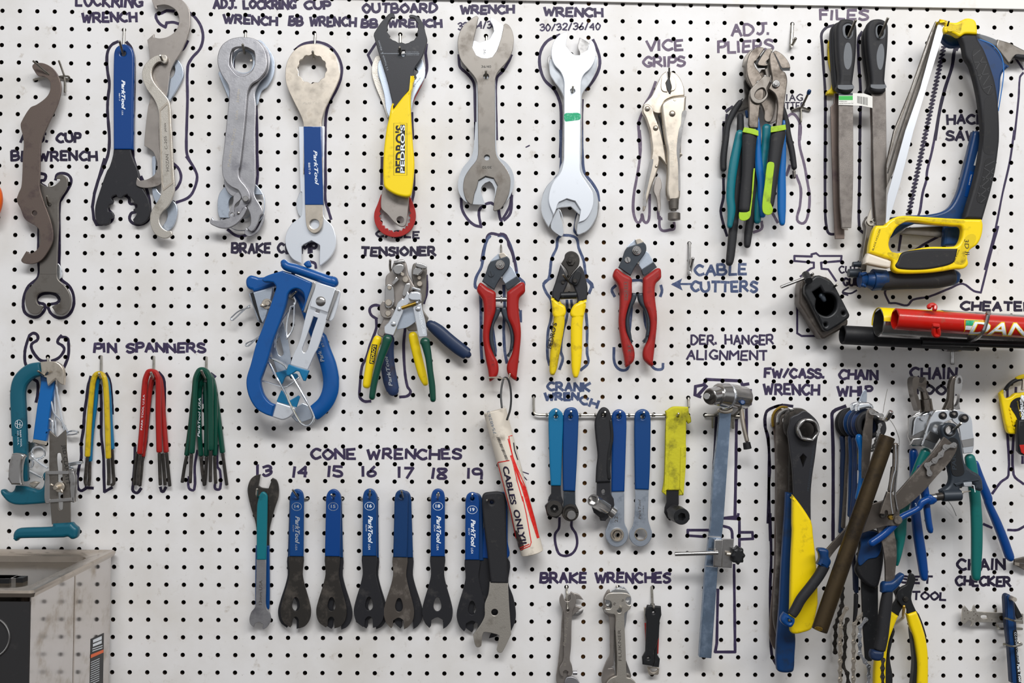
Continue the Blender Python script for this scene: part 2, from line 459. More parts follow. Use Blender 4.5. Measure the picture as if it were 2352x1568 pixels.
def board_mat():
    m = mat('board_white', 'dfdddc', 0, .42)
    n = m.node_tree.nodes; L = m.node_tree.links; b = n['Principled BSDF']
    t = n.new('ShaderNodeTexCoord')
    def noise(sc, det, lo, hi, a, c, rough=.6):
        z = n.new('ShaderNodeTexNoise'); z.inputs['Scale'].default_value = sc; z.inputs['Detail'].default_value = det; z.inputs['Roughness'].default_value = rough
        L.new(t.outputs['Object'], z.inputs[0])
        r = n.new('ShaderNodeValToRGB'); e = r.color_ramp.elements
        e[0].position = lo; e[0].color = (*[a] * 3, 1); e[1].position = hi; e[1].color = (*[c] * 3, 1)
        L.new(z.outputs[0], r.inputs[0]); return r.outputs[0]
    def mix(f, c1, c2):
        x = n.new('ShaderNodeMix'); x.data_type = 'RGBA'
        L.new(f, x.inputs[0])
        for i, c in ((6, c1), (7, c2)):
            if isinstance(c, str): x.inputs[i].default_value = (*lin(c), 1)
            else: L.new(c, x.inputs[i])
        return x.outputs[2]
    s1 = mix(noise(7, 6, .42, .7, 0, .75), 'e2e0df', 'cfcac3')       # broad yellowed smears
    s2 = mix(noise(45, 9, .59, .70, 0, .6, .72), s1, 'a89c8c')         # finger marks
    s3 = mix(noise(380, 3, .70, .735, 0, .8), s2, '5d5348')          # specks
    L.new(s3, b.inputs['Base Color'])
    z = n.new('ShaderNodeTexNoise'); z.inputs['Scale'].default_value = 300; L.new(t.outputs['Object'], z.inputs[0])
    bp = n.new('ShaderNodeBump'); bp.inputs['Strength'].default_value = .06; bp.inputs['Distance'].default_value = .0005
    L.new(z.outputs[0], bp.inputs['Height']); L.new(bp.outputs[0], b.inputs['Normal'])
board_mat()
mat('hardboard', '2e2219', 0, .8, .3, '1a120c', 200)
mat('wall_dark', '0d0b0a', 0, .9)
mat('wood_stud', 'a3723c', 0, .7, .4, '7a5228', 60)
mat('trim_white', 'e6e4df', 0, .4, .15, 'c8c2b8', 12)
PB = board()
PB['label'] = 'large white painted pegboard full of holes covering the whole wall behind the tools'; PB['category'] = 'pegboard'
CUR[0] = PB
o = one('wall_back', 'wall_dark', box((-1.2, .045, -.9), (1.2, .06, .9)), None, None, kind='structure')
q0, q1 = P(1332, 0), P(1400, 0)
one('trim_1', 'wood_stud', box((hole(33.55, 0)[0], .0065, -.9), (hole(35.35, 0)[0], .040, hole(0, 12.5)[1])), None, None, kind='structure')
one('trim_2', 'wood_stud', box((hole(33.55, 0)[0], .0065, hole(0, 12.5)[1]), (hole(34.45, 0)[0], .040, .9)), None, None, kind='structure')
zt = P(1580, 7, 5).z
one('trim_3', 'trim_white', box((-1.2, -.005, zt), (1.2, -.0005, zt + .12)), None, None, kind='structure')
# ------------------------------------------------------------ marker ink on the board, cut where a hole interrupts it
GLY = {
 'A': (6, '00 38 60|13 53'), 'B': (6, '00 08|~08 48 56 44 04|~04 54 62 40 00'), 'C': (6, '~67 38 05 03 30 61'),
 'D': (6, '00 08|~08 38 64 30 00'), 'E': (5, '08 00 50|04 44|08 58'), 'F': (5, '00 08 58|04 44'), 'G': (6, '~67 38 05 03 30 61|61 63 43'),
 'H': (6, '00 08|60 68|04 64'), 'I': (1, '00 08'), 'J': (5, '~48 42 20 01|18 68'), 'K': (6, '00 08|68 04 60'), 'L': (5, '08 00 50'),
 'M': (7, '00 08 34 78 70'), 'N': (6, '00 08 60 68'), 'O': (6, '~38 05 03 30 63 65 38'), 'P': (5, '00 08|~08 48 56 44 04'),
 'Q': (6, '~38 04 30 64 38|42 60'), 'R': (6, '00 08|~08 48 56 44 04|24 60'), 'S': (5, '~57 28 06 15 53 51 20 01'), 'T': (6, '30 38|08 68'),
 'U': (6, '~08 02 30 62 68'), 'V': (6, '08 30 68'), 'W': (8, '08 20 46 60 88'), 'X': (6, '08 60|00 68'), 'Y': (6, '08 34 68|34 30'), 'Z': (6, '08 68 00 60'),
 '0': (5, '~28 05 03 20 53 55 28'), '1': (1, '00 08'), '2': (5, '~06 28 57 44 00|00 50'), '3': (5, '~07 38 56 24|~24 54 52 20 01'),
 '4': (5, '40 48 03 53'), '5': (5, '58 08 05|~05 44 51 20 01'), '6': (5, '~48 14 02 20 52 34 03'), '7': (5, '08 58 20'),
 '8': (5, '~24 07 28 57 24 01 20 51 24'), '9': (5, '~54 14 06 28 57 50'), '/': (4, '00 48'), '.': (1, '00 01'), '-': (3, '04 34'), '!': (1, '03 08|00 01'), ' ': (4, '')}
def ribbon(q, wd, z):
    """q: list of pixel points; flat ink ribbon on the board, holes left free"""
    V = []; F = []
    for i in range(1, len(q) - 1):
        a = (q[i][0] - q[i - 1][0], q[i][1] - q[i - 1][1]); c = (q[i + 1][0] - q[i][0], q[i + 1][1] - q[i][1])
        if a[0] * c[0] + a[1] * c[1] < .6 * hypot(*a) * hypot(*c):
            V, F = ribbon(q[:i + 1], wd, z); V2, F2 = ribbon(q[i:], wd, z + .004)
            return V + V2, F + [tuple(j + len(V) for j in f) for f in F2]
    W = [P(a[0], a[1], z) for a in q]; hw = wd / 2 * PXM; m = len(W)
    L = []; R = []
    for i in range(m):
        d = W[min(i + 1, m - 1)] - W[max(i - 1, 0)]
        if d.length < 1e-7: d = Vector((1, 0, 0))
        d.normalize(); nn = Vector((-d.z, 0, d.x)) * hw * (1 + random.uniform(-.08, .08))
        if i == 0: W[i] = W[i] - d * hw * .6
        if i == m - 1: W[i] = W[i] + d * hw * .6
        L.append(W[i] + nn); R.append(W[i] - nn)
    for i in range(m - 1):
        quad = [L[i], R[i], R[i + 1], L[i + 1]]
        xs = [p.x for p in quad]; zs = [p.z for p in quad]
        hs = []
        for c in range(int(math.floor((min(xs) - HR) / PITCH + 29.5)), int(math.ceil((max(xs) + HR) / PITCH + 29.5)) + 1):
            for r in range(int(math.floor(19 - (max(zs) + HR) / PITCH)), int(math.ceil(19 - (min(zs) - HR) / PITCH)) + 1):
                hx, hz = hole(c, r)
                if min(xs) - HR < hx < max(xs) + HR and min(zs) - HR < hz < max(zs) + HR: hs.append((hx, hz))
        b = len(V)
        if not hs:
            V += [tuple(p) for p in quad]; F.append((b, b + 1, b + 2, b + 3)); continue
        vs = [Vector((p.x, p.z)) for p in quad]; es = [(0, 1), (1, 2), (2, 3), (3, 0)]
        for hx, hz in hs:
            e0 = len(vs)
            vs += [Vector((hx + HR * 1.02 * cos(2 * pi * j / 12), hz + HR * 1.02 * sin(2 * pi * j / 12))) for j in range(12)]
            es += [(e0 + j, e0 + (j + 1) % 12) for j in range(12)]
        ov, oe, of, *_ = delaunay_2d_cdt(vs, es, [], 0, 1e-7)
        V += [(v.x, -z / 1000, v.y) for v in ov]
        sgn = None
        for f in of:
            cx = sum(ov[j].x for j in f) / len(f); cz = sum(ov[j].y for j in f) / len(f)
            if any(hypot(cx - hx, cz - hz) < HR for hx, hz in hs): continue
            ok = True; s0 = 0
            for j in range(4):
                a, c2 = quad[j], quad[(j + 1) % 4]
                s = (c2.x - a.x) * (cz - a.z) - (c2.z - a.z) * (cx - a.x)
                if s0 == 0: s0 = s
                elif s * s0 < 0: ok = False
            if ok: F.append(tuple(j + b for j in reversed(f)))
    return V, F
_z = [0]
def zz():
    _z[0] = (_z[0] + 1) % 9
    return .12 + _z[0] * .012
def dense(q, step=6):
    out = [q[0]]
    for a, b in zip(q, q[1:]):
        L = hypot(b[0] - a[0], b[1] - a[1]); m = max(1, int(L / 14))
        for i in range(1, m + 1): out.append((a[0] + (b[0] - a[0]) * i / m, a[1] + (b[1] - a[1]) * i / m))
    return out
def ink(s, wd=6.5, m='ink', closed=False, name='tool_outline'):
    """marker line; several strokes separated by |; drawn in the current frame"""
    G = []
    for st in s.split('|'):
        q = smooth(pts(st), closed, 4)
        if closed: q.append(q[0])
        G.append(ribbon(dense(q), wd, zz()))
    return part(name, m, G, PB)
def write(s, x0, y0, x1, y1, hg, wd=6.5, m='ink', jit=.035):
    """handwritten capitals; baseline from (x0,y0) to (x1,y1) in local units, cap height hg"""
    tot = sum(GLY[c][0] + 2.2 for c in s) - 2.2
    G = []; X = 0
    L = hypot(x1 - x0, y1 - y0); ux, uy = (x1 - x0) / L, (y1 - y0) / L
    for c in s:
        wg, st = GLY[c]
        dy = random.uniform(-.05, .05) * hg; sh = random.uniform(-.06, .1)
        for t in (st.split('|') if st else []):
            sm = t[0] == '~'; t = t.lstrip('~')
            ps = []
            for a in t.split():
                gx, gy = float(a[0]), float(a[1]) / 8
                q = (X + gx + sh * gy * 6) / tot * L + random.uniform(-jit, jit) * hg; r = gy * hg + dy + random.uniform(-jit, jit) * hg
                ps.append((*k(x0 + ux * q + uy * r, y0 + uy * q - ux * r), not sm, []))
            G.append(ribbon(dense(smooth(ps, False, 4)), wd, zz()))
        X += wg + 2.2
    return part('lettering', m, G, PB, 'handwritten marker letters')
K()
W_ = write
W_('LOCKRING', 175, 12, 325, 16, 26); W_('WRENCH', 188, 50, 314, 50, 20)
W_('ADJ. LOCKRING', 492, 18, 678, 20, 18); W_('CUP', 700, 20, 758, 20, 17)
W_('WRENCH', 514, 52, 636, 58, 18); W_('BB WRENCH', 664, 58, 816, 60, 19)
W_('OUTBOARD', 834, 28, 1003, 28, 19); W_('BB', 831, 62, 866, 62, 17); W_('WRENCH', 893, 62, 1014, 62, 16)
W_('WRENCH', 1058, 30, 1180, 30, 17); W_('32/34/36', 1053, 68, 1140, 64, 16, 3.6)
W_('WRENCH', 1250, 36, 1384, 38, 18); W_('30/32/36/40', 1241, 70, 1378, 68, 15, 3.6)
W_('VICE', 1486, 116, 1568, 114, 22, 6.4, 'ink_faded'); W_('GRIPS', 1478, 153, 1572, 152, 21, 6.4, 'ink_faded')
W_('ADJ.', 1682, 81, 1767, 78, 24, 6.4, 'ink_faded'); W_('PLIERS', 1650, 121, 1774, 116, 24, 6.4, 'ink_faded')
W_('FILES', 1884, 45, 1992, 44, 21, 6.4, 'ink_faded')
W_('DIAG', 1790, 231, 1843, 231, 14, 3.2, 'ink_dark'); W_('CUTTER', 1780, 250, 1848, 250, 14, 3.2, 'ink_dark')
W_('HACK', 2176, 284, 2262, 284, 20, 6.4, 'ink_dark'); W_('SAW', 2174, 322, 2244, 322, 20, 6.4, 'ink_dark')
W_('ADJ. CUP', 48, 326, 184, 326, 19, 6.4, 'ink_dark'); W_('BB WRENCH', 27, 368, 222, 368, 20, 6.4, 'ink_dark')
W_('BRAKE CLAMP', 533, 580, 726, 580, 20, 6.4, 'ink_dark'); W_('CABLE', 864, 544, 962, 546, 14, 5, 'ink_dark')
W_('TENSIONER', 831, 586, 1000, 586, 18, 6.4, 'ink_dark')
W_('CABLE', 1597, 632, 1714, 630, 22, 6.4, 'ink_blue'); W_('CUTTERS', 1588, 669, 1738, 669, 22, 6.4, 'ink_blue')
W_('DER. HANGER', 1588, 790, 1776, 790, 20, 5); W_('ALIGNMENT', 1578, 824, 1762, 826, 20, 5)
W_('CUT', 1928, 626, 1968, 626, 15, 4, 'ink_dark'); W_('GUIDE', 1938, 655, 1990, 655, 16, 5, 'ink_dark')
W_('CHEATER', 2208, 712, 2372, 713, 18, 6.4, 'ink_dark')
W_('FW/CASS.', 1757, 866, 1893, 867, 19); W_('WRENCH', 1754, 905, 1880, 905, 22); W_('CHAIN', 1928, 870, 2015, 871, 20); W_('WHIP', 1924, 908, 2002, 908, 20)
W_('CHAIN', 2092, 868, 2196, 870, 24); W_('TOOL', 2098, 904, 2196, 906, 20, 6.4, 'ink_dark')
W_('PIN SPANNERS', 217, 808, 470, 808, 19); W_('CONE WRENCHES', 715, 1053, 1057, 1053, 21)
for s_, x_, a_ in (('13', 592, 1090), ('14', 674, 1094), ('15', 755, 1093), ('16', 833, 1093), ('17', 916, 1096), ('18', 994, 1097), ('19', 1075, 1098)):
    W_(s_, x_, a_, x_ + 30, a_ + 1, 22)
W_('CRANK', 1258, 896, 1354, 897, 17, 6.4, 'ink_blue'); W_('WREN', 1252, 918, 1328, 918, 15, 6.4, 'ink_blue'); W_('CH', 1332, 926, 1370, 936, 16, 6.4, 'ink_blue')
W_('BRAKE WRENCHES', 1242, 1337, 1538, 1337, 21); W_('SET', 2068, 1338, 2140, 1339, 15, 5, 'ink_dark'); W_('TOOL', 2096, 1376, 2172, 1378, 17, 5, 'ink_dark')
W_('CHAIN', 2200, 1308, 2308, 1308, 23, 6.4, 'ink_dark'); W_('CHECKER', 2196, 1344, 2320, 1345, 20, 6.4, 'ink_dark')
# ------------------------------------------------------------ traced outlines
K(0, 0, 3.92)
ink('1060,375 1010,400 975,450 962,520 968,640 985,760 972,880 968,1000 975,1100 985,1250 975,1380 935,1500 885,1620 850,1740|1140,380 1180,430 1205,520 1205,900 1198,1200 1200,1420 1230,1520 1270,1650', 6.8, 'ink_dark')
ink('1565,100 1500,95* 1450,120 1412,125 1405,160 1440,215 1490,245* 1500,205* 1560,200 1610,215|1700,110 1760,160 1810,240 1828,340 1800,440 1730,520 1690,600 1688,900 1682,1100 1678,1330 1690,1410 1740,1500|1690,370 1650,440 1600,470')
K(0, 360, 3.92)
ink('!940,20 905,140 850,330 832,450|!832,450 845,560 870,610|870,610 930,605 990,590 1020,530 980,480 970,420 1010,400 1000,370 1090,340 1160,370 1170,420 1220,430 1225,490 1180,510 1170,570 1230,610 1290,600 1340,560 1350,450 1330,320 1270,180', 6.8, 'ink_dark')
ink('1680,0 1740,90 1775,180 1740,310 1690,370 1590,410|1560,60 1610,110 1630,190 1600,270 1570,300')
ink('370,150 410,165 400,210 370,215 365,240 410,270|500,205 520,155 600,155 640,200 630,260 560,370 535,420 535,800 545,1090 620,1160 660,1240 660,1350 610,1430 530,1450 460,1410 430,1350|350,640 345,900 345,1080 260,1160 215,1260 215,1380 260,1430 340,1440 400,1380 400,1330 340,1310 335,1270 400,1230 500,1240 530,1300 440,1330', 6.8, 'ink_dark')
K(0, 740, 6.03)
ink('410,180 460,150 515,175 520,240 440,300 440,370 500,470 570,530 660,535|405,190 370,290 345,400 345,540 370,620|850,185 810,230 800,280 860,320 890,370 860,440 800,500 720,535|840,200 930,220 950,300 945,470 910,570 880,640|470,790 520,830 520,1000 500,1100', 6.8, 'ink_dark')
K(160, 780, 4.126)
ink('200,350 175,440 160,560 140,700 130,850 110,980 110,1120 90,1200 75,1300 75,1390 105,1430 150,1410|345,320 375,380 390,460 400,600 405,700|270,425 290,440 300,600 300,900 320,1100 325,1300 330,1440|150,1400 220,1405|330,1440 400,1400', 6.8, 'ink_dark')
ink('845,310 890,370 900,500 895,700|810,410 780,440 760,600 735,850 720,1000 690,1150|620,1000 615,1200 600,1380 600,1430 640,1450 675,1410|860,1400 880,1440 910,1400', 6.8, 'ink_dark')
ink('1340,320 1380,350|1300,430 1280,450 1270,600|1210,1050 1185,1200 1180,1420 1130,1405 1130,1300|1400,1000 1400,1200 1425,1240 1425,1410 1380,1410 1380,1350', 6)
K(450, 0, 3.92)
ink('530,820 545,1000 550,1200 552,1500|340,500 340,640', 6); ink('890,450 960,400 1040,380 1110,380 1200,415 1270,490 1310,590 1310,680 1270,800 1200,930 1170,1050 1165,1300 1165,1568', 6.5)
ink('1620,390 1550,495* 1590,590', 6)
K(450, 360, 4.9)
ink('690,0 695,200 680,330|360,820 440,880 520,895 640,840 720,740 750,640|1450,0 1460,250 1455,470 1490,600 1520,700|1290,1180 1340,1200 1350,1250')
K(800, 0, 4.9)
ink('870,600 885,770 860,870|880,500 870,600|715,1270 725,1560|1245,620 1250,730 1270,770 1350,840 1410,930 1425,1100 1430,1568|1835,620 1800,700 1740,800 1670,880 1660,1100 1670,1568')
K(800, 280, 4.9)
ink('1270,860 1280,980 1340,1090 1420,1160 1500,1180|1490,1160 1470,1010 1520,940 1600,910 1640,930|1690,980 1715,1100 1745,1110 1825,1020 1840,830|380,400 375,700|740,560 735,800 715,900')
ink('1500,1560 1520,1450 1550,1350 1570,1280 1610,1255 1690,1270|1690,1270 1750,1265 1795,1330 1810,1400 1850,1480 1865,1568')
K(1150, 0, 4.3556)
ink('590,350 480,400 420,470 390,560 395,680 440,800 530,890 570,960 600,1060 605,1300 595,1568|925,400 960,480 990,580 985,680 930,800 850,900|815,1000 810,1200 815,1568', 7)
ink('1550,820 1500,950 1440,1050|1420,1120 1380,1230 1385,1350 1395,1568', 6.4, 'ink_faded')
K(1150, 300, 4.3556)
ink('600,0 600,400 540,490 470,570|810,0 820,300 840,420 920,530 970,620 980,700|780,780 740,1000 770,1040', 6.8, 'ink_blue')
ink('600,1050 570,1080 560,1170 510,1280 495,1400 480,1480 430,1530|620,1045 700,1050 760,1080 780,1170 830,1300 860,1480 910,1530 920,1568', 6.4, 'ink_blue')
ink('0,1030 50,1050 85,1150 130,1270 155,1400|100,600 100,720 60,820 20,880', 6)
ink('1390,0 1400,150 1385,330 1360,480 1335,620 1325,780 1345,880 1380,920 1410,870 1415,840 1430,900 1460,920 1485,870 1490,700 1490,640|1580,640 1580,880 1610,880|1590,860 1590,960 1620,1000 1700,990 1735,980 1735,920', 6.4, 'ink_faded')
K(1060, 520, 4.126)
ink('270,90 240,130 210,250 190,380 140,480 130,570 170,600 185,800 185,1100 195,1290|350,85 400,90 450,150 490,270 520,400 530,470 590,530 590,560|560,800 560,900|400,560 410,800 400,950 410,1180 430,1290|290,950 320,1150 320,1220', 6.8, 'ink_blue')
ink('860,480 780,540 800,620 850,700 850,860 820,1000 815,1230 835,1310|1180,500 1230,560 1210,630|1180,820 1190,950 1190,1200 1200,1290 1130,1360|1000,700 1000,850 960,1000 940,1180 960,1250 930,1350|1040,700 1050,780', 6.4, 'ink_blue')
ink('1460,560 1425,600 1450,660|1890,560 1900,610 1885,660|1610,700 1610,800 1590,1000 1580,1160 1590,1250 1570,1350 1500,1355 1450,1290 1445,1150|1590,520 1640,510 1720,520 1740,600|1730,620 1740,900 1780,1050 1785,1250 1820,1340 1900,1350 1910,1300', 6.4, 'ink_blue')
ink('1600,520 1545,150|1540,240 1545,150 1600,145', 5, 'ink_faded') if 0 else None
K(0, 0)
ink('1546,652 1592,652', 5, 'ink_blue'); part('arrow_mark', 'ink_blue', plate('!1541,653 1567,639 1562,652 1568,667', .1, .1, 0), PB)
K(800, 560, 4.126)
ink('310,590 250,580 205,610 215,670 270,710|265,720 265,800 210,950 170,1080 130,1160 110,1350 110,1450 150,1490 210,1490|740,300 745,450 715,560|540,790 525,950 535,1200 560,1350 590,1400 560,1440 490,1450')
K(1580, 0, 4.9)
ink('1640,285 1560,310 1505,380 1510,500 1530,800 1545,1050 1545,1568|1960,360 1925,420 1920,700 1945,1040 1935,1568|500,1200 430,1250|440,1290 430,1400 410,1568', 6.4, 'ink_dark')
ink('1110,1320 1180,1280 1240,1340 1270,1430 1260,1568', 6.4, 'ink_faded')
K(1580, 280, 4.9)
ink('1545,0 1545,1000 1560,1180 1590,1255 1680,1260|1940,0 1930,700 1930,1200 1980,1250|405,0 400,300|400,640 400,850 370,1000 400,1150 440,1280', 6.4, 'ink_dark')
ink('1260,0 1255,250 1310,480 1350,700 1370,850 1350,1050 1300,1140 1230,1100 1260,950 1270,750 1220,600|1110,600 1145,490|950,1020 1010,1130|830,1120 830,1200 740,1240', 6.4, 'ink_faded')
K(1952, 0, 4.9)
ink('150,370 100,420 95,600 120,1000 110,1568', 6.4, 'ink_dark'); ink('1215,530 1180,560 1150,750 1070,1000 1010,1250 960,1568|1200,560 1210,530', 8, 'ink_dark')
ink('1950,820 1915,870 1900,1100 1850,1568|1870,660 1950,780', 5)
K(1952, 300, 4.9)
ink('970,0 920,250 870,450 860,560 820,700 790,900 770,960|575,1180 550,1350|1000,1190 850,1270 740,1340', 6); ink('1850,0 1800,350 1720,700 1640,1100 1520,1560', 5)
K(1952, 0, 4.9)
zg = '!'; x_, y_ = 1060, 520
for i_ in range(90):
    t_ = i_ / 89; bx, by = 1060 - 400 * t_, 520 + 1900 * t_
    zg += '%g,%g ' % (bx + (26 if i_ % 2 else -26), by + (-14 if i_ % 2 else 8))
ink(zg, 4.2, 'ink_dark')
K(1752, 520, 3.92)
ink('!440,270 285,265 285,310 460,325 460,370 430,380 340,450|!440,270 440,250 480,240 510,265 710,265 705,310 525,325 530,380 590,385 660,490|!325,500 310,700 310,960 350,985 500,985', 5)
ink('!2120,0 2050,250 1965,590|1965,595 1900,580 1800,515 1700,550 1500,630 1350,660 1300,710 1200,690 1150,690|1140,690 1100,600 1110,560', 5); ink('840,570 790,600 720,590|770,550 720,590 760,615|', 4, 'ink_dark') if 0 else ink('845,575 790,602 718,592|770,550 718,592 765,618', 4, 'ink_dark')
ink('1070,1020 1080,1050 1180,1060 1430,1050 1700,1060', 6.4, 'ink_dark')
K(1200, 840, 3.4087)
ink('290,1190 285,1270 255,1320 265,1420 300,1480 380,1475 425,1410 420,1320 385,1260 385,1210', 6)
K(1540, 840, 4.3556)
ink('!780,180 720,190 700,150 360,135 330,190 250,205 245,290 300,310|!800,240 800,380 770,380|!760,250 760,700|!660,540 655,1000 645,1510 520,1525', 7)
ink('!360,200 270,300', 8); ink('1120,390 1020,420 955,470 945,600 980,720 985,1100 975,1568', 6.4, 'ink_dark'); ink('460,500 440,900 430,1050', 6.4, 'ink_dark')
K(1540, 1180, 4.041)
ink('!500,40 620,45 630,0|!350,150 160,150 160,200 300,210|!640,60 640,300|!640,170 760,170 765,230 640,235|480,110 560,140 575,230|!590,470 600,1280 415,1280 430,1200 440,700', 6.5)
ink('925,0 935,400 925,700 930,1000 940,1300 1000,1430', 6.4, 'ink_dark')
K(1740, 900, 4.612)
ink('370,150 260,140 150,170 90,220 85,380 110,500 130,800 120,1000 135,1568', 6.4, 'ink_dark'); ink('930,150 800,210 790,300 800,600 800,1568', 8, 'ink_dark')
K(2030, 840, 4.612)
ink('1310,240 1310,700 1320,1160 1240,1230 1150,1350|1400,230 1375,720 1375,1150 1480,1250|1470,960 1470,1030', 6)
K(2030, 1150, 3.751)
ink('860,200 930,230|1070,250 1150,250 1208,220', 6)
K()
ink('1208,338 1216,334', 3); ink('1204,1095 1210,1102|1200,1083 1214,1088', 2.5)
# ============================================================ upper left
K(0, 0, 3.92)
twin(77, 160, 182, 75, 139, 'bent double steel peg hook through the jaw of the brown hook spanner, left prong', 34, 1.6, 174, 38)
one('peg_hook', 'wire', [wire('@160,182,-5 158,176,4 148,175,5 136,176,6', 1.5), wire('@148,175,5 149,190,5 149,213,5', 1.5), wire('@148,175,5 141,155,20 135,139,32', 1.5)],
    'bent double steel peg hook standing free right of the brown hook spanner', 'hook')
T('hook_spanner', 'long brown flat hook spanner with a curved jaw at each end, leftmost on the board', 'wrench', 80, 170, 14)
part('body', 'steel_brown', plate('290,590 340,565 410,575 480,620 530,700 550,790 535,880 500,980 450,1080 400,1190 370,1270 362,1400 #0,360,3.92 360,50 358,150 355,270 380,370 420,480 455,580 475,680 470,760 430,850 370,930 300,962 220,960 190,935 205,900 235,850* 255,855* 262,870 300,860 345,820 362,760 360,700 340,640 280,600 220,555 190,480 150,390 165,330 190,270 200,150 #0,0,3.92 205,1400 213,1300 205,1220 185,1140 190,1100 270,970 330,940 400,890 440,840 455,770 440,720 400,690 340,680 315,650*', 16, 3.5, .5,
    [circ(310, 507 + 1411, 23)]))
K(0, 360, 3.92)
T('bottom_bracket_wrench', 'grey flat bottom bracket wrench hanging behind the brown hook spanner', 'wrench', 108, 460, 8)
part('body', 'steel_dark', plate('360,235* 380,250 430,268 480,262 520,235 540,205 500,195* 520,165 560,160 600,190 605,230 590,290 540,370 525,420 525,600 515,800 510,1040 520,1100 580,1160 625,1230 635,1300 615,1380 560,1420 510,1410 465,1350* 490,1335 530,1320 545,1290 535,1240 500,1225 430,1215 370,1220 335,1245 325,1290 345,1330 390,1345* 350,1405 300,1415 250,1380 225,1300 235,1220 290,1150 340,1090 355,1040 350,700 350,400', 8, 4, .6, [circ(443, 432, 17)]))
part('paint_band', 'steel_dark', plate('!362,1035 505,1035 510,1055 358,1055', 11.8, .6, .1))
T('ring_spanner', 'small chrome spanner mostly hidden behind the grey bottom bracket wrench, only a rim showing', 'wrench', 130, 620, 3)
part('body', 'chrome', plate('515,960 540,985 556,1040 545,1090 530,1102 500,1080 490,1020', 3, 3, .5))
one('peg_hook', 'wire', wire('443,240,-8 445,245,2 448,400,3 443,432,7 430,400,22 422,352,32', 1.5), 'steel peg hook through the grey wrench at the far left', 'hook')
T('handle', 'rounded bright orange tool handle cut off by the left edge of the picture', 'handle', 0, 430, 20)
part('grip', 'orange', bar('-70,250,90 -30,330,90 -28,430,85 -70,540,90', 24, 16))
K(0, 0, 3.92)
hook(285, 66, 283, 121, 274, 93, 'steel peg hook holding the long blue handled wrench at the left')
T('bottom_bracket_wrench', 'wrench with long bright blue dipped handle and wide black notched open jaw', 'wrench', 283, 120, 8)
part('jaw', 'black_steel_new', plate('#0,0,3.92 1030,1300* 1170,1300* 1180,1380 1200,1440 1240,1540 #0,360,3.92 1270,260 1330,370 1350,480 1330,560 1270,605 1210,600* 1195,565* 1230,520* 1225,500 1200,490* 1200,470* 1235,455* 1232,430 1200,420* 1205,400* 1180,370 1150,350* 1145,335* 1110,350 1090,370 1060,365 1045,340* 1010,355 1000,375* 1020,400* 1010,425* 985,430* 970,460 975,490* 1010,500 1025,540* 990,560* 985,600* 930,610 880,600 855,520 860,430 900,300 960,130 #0,0,3.92 985,1500 1015,1400 1022,1350', 6, 4.5, .8))
g = part('grip', 'blue_royal', plate('1020,1345* 1018,900 1022,500 1035,440 1070,405 1110,395 1155,408 1190,445 1202,520 1198,900 1196,1345*', 4.5, 8, 2.2, [circ(1108, 480, 24)]))
part('lettering', 'white_print', text('ParkTool', (1096, 720), (1096, 985), 32, 12.6, .3, .04), g); part('lettering', 'white_print', [text('USA', (1096, 995), (1096, 1035), 14, 12.6, .3), text('BBT-7', (1070, 840), (1070, 908), 13, 12.6)], g)
# lockring wrenches
hook(374, 121, 373, 137, 368, 127, 'steel peg hook holding the crowded lockring wrenches', 34)
T('lockring_wrench', 'large grey lockring wrench with a big hooked jaw at the top edge', 'wrench', 372, 140, 8)
part('body', 'steel_grey', plate('1365,-5 1380,-40 1450,-60 1560,-40 1650,10 1700,80 1712,170 1705,260 1670,370 1620,480 1570,560 1535,640 1515,760 1500,860 1440,1000 1430,1300 1440,1411 1445,1500 1450,1560 #0,360,3.92 1448,240 1390,270 1300,280 1235,262 1225,235 1235,185* 1260,215* 1330,200 1390,160 1418,90 1405,20 #0,0,3.92 1380,1370 1340,1335* 1298,1312* 1300,1250 1330,980 1355,860 1348,600 1345,480 1325,360* 1385,305* 1385,335* 1440,345 1510,330 1570,290 1605,230 1612,160 1590,100 1540,60 1480,42 1410,52* 1415,80* 1395,75*', 9, 4, .5, [circ(1465, 560, 26)]))
T('hook_spanner', 'bright silver narrow hook spanner with stamped shank, before the grey lockring wrench', 'wrench', 374, 137, 14)
part('body', 'steel_satin', plate('1450,490 1495,500 1500,545 1480,572 1440,555 1400,575 1368,625 1365,690 1400,760 1470,840 1525,920 1540,1100 1558,1500 #0,360,3.92 1560,100 1570,250 1560,340 1515,440 1460,500 1432,560 1450,625 1500,665 1540,668 1550,700* 1500,732 1430,720 1380,675 1352,600 1355,510 1390,440 1435,370 1450,300 #0,0,3.92 1440,1500 1430,1100 1425,1000 1390,900 1320,800 1280,700 1285,620 1330,550 1390,505', 15, 5, .8))
part('rib', 'nickel', [plate('!1432,985 1505,915 1522,930 1548,1400 1560,1650 1468,1720 1450,1640 1440,1200', 19.9, .7, .2, [pts('!1445,1000 1500,945 1508,945 1530,1400 1542,1640 1475,1695 1462,1640 1452,1200')])])
part('lettering', 'stamp', [text('HOZAN', (1522, 1540), (1516, 1388), 28, 20.2), text('C-205', (1508, 1342), (1500, 1225), 26, 20.2), text('JAPAN', (1498, 1188), (1494, 1108), 18, 20.2)])
T('hook_spanner', 'bluish silver hook spanner hanging behind the stamped narrow one', 'wrench', 400, 150, 3)
part('body', 'alloy_blue', plate('1570,525 1620,560 1650,630 1645,700 1600,790 1530,905* 1500,930* 1500,800* 1520,720 1560,680 1575,620 1555,560', 3, 4, .8))
part('end_hook', 'alloy_blue', plate('#0,360,3.92 1370,0 1400,0 1395,150 1400,260 1440,330 1555,395 1590,440 1592,520 1560,620 1500,680* 1450,640* 1500,560 1500,480 1440,450 1400,410 1370,320 1372,150', 3, 4, .8))
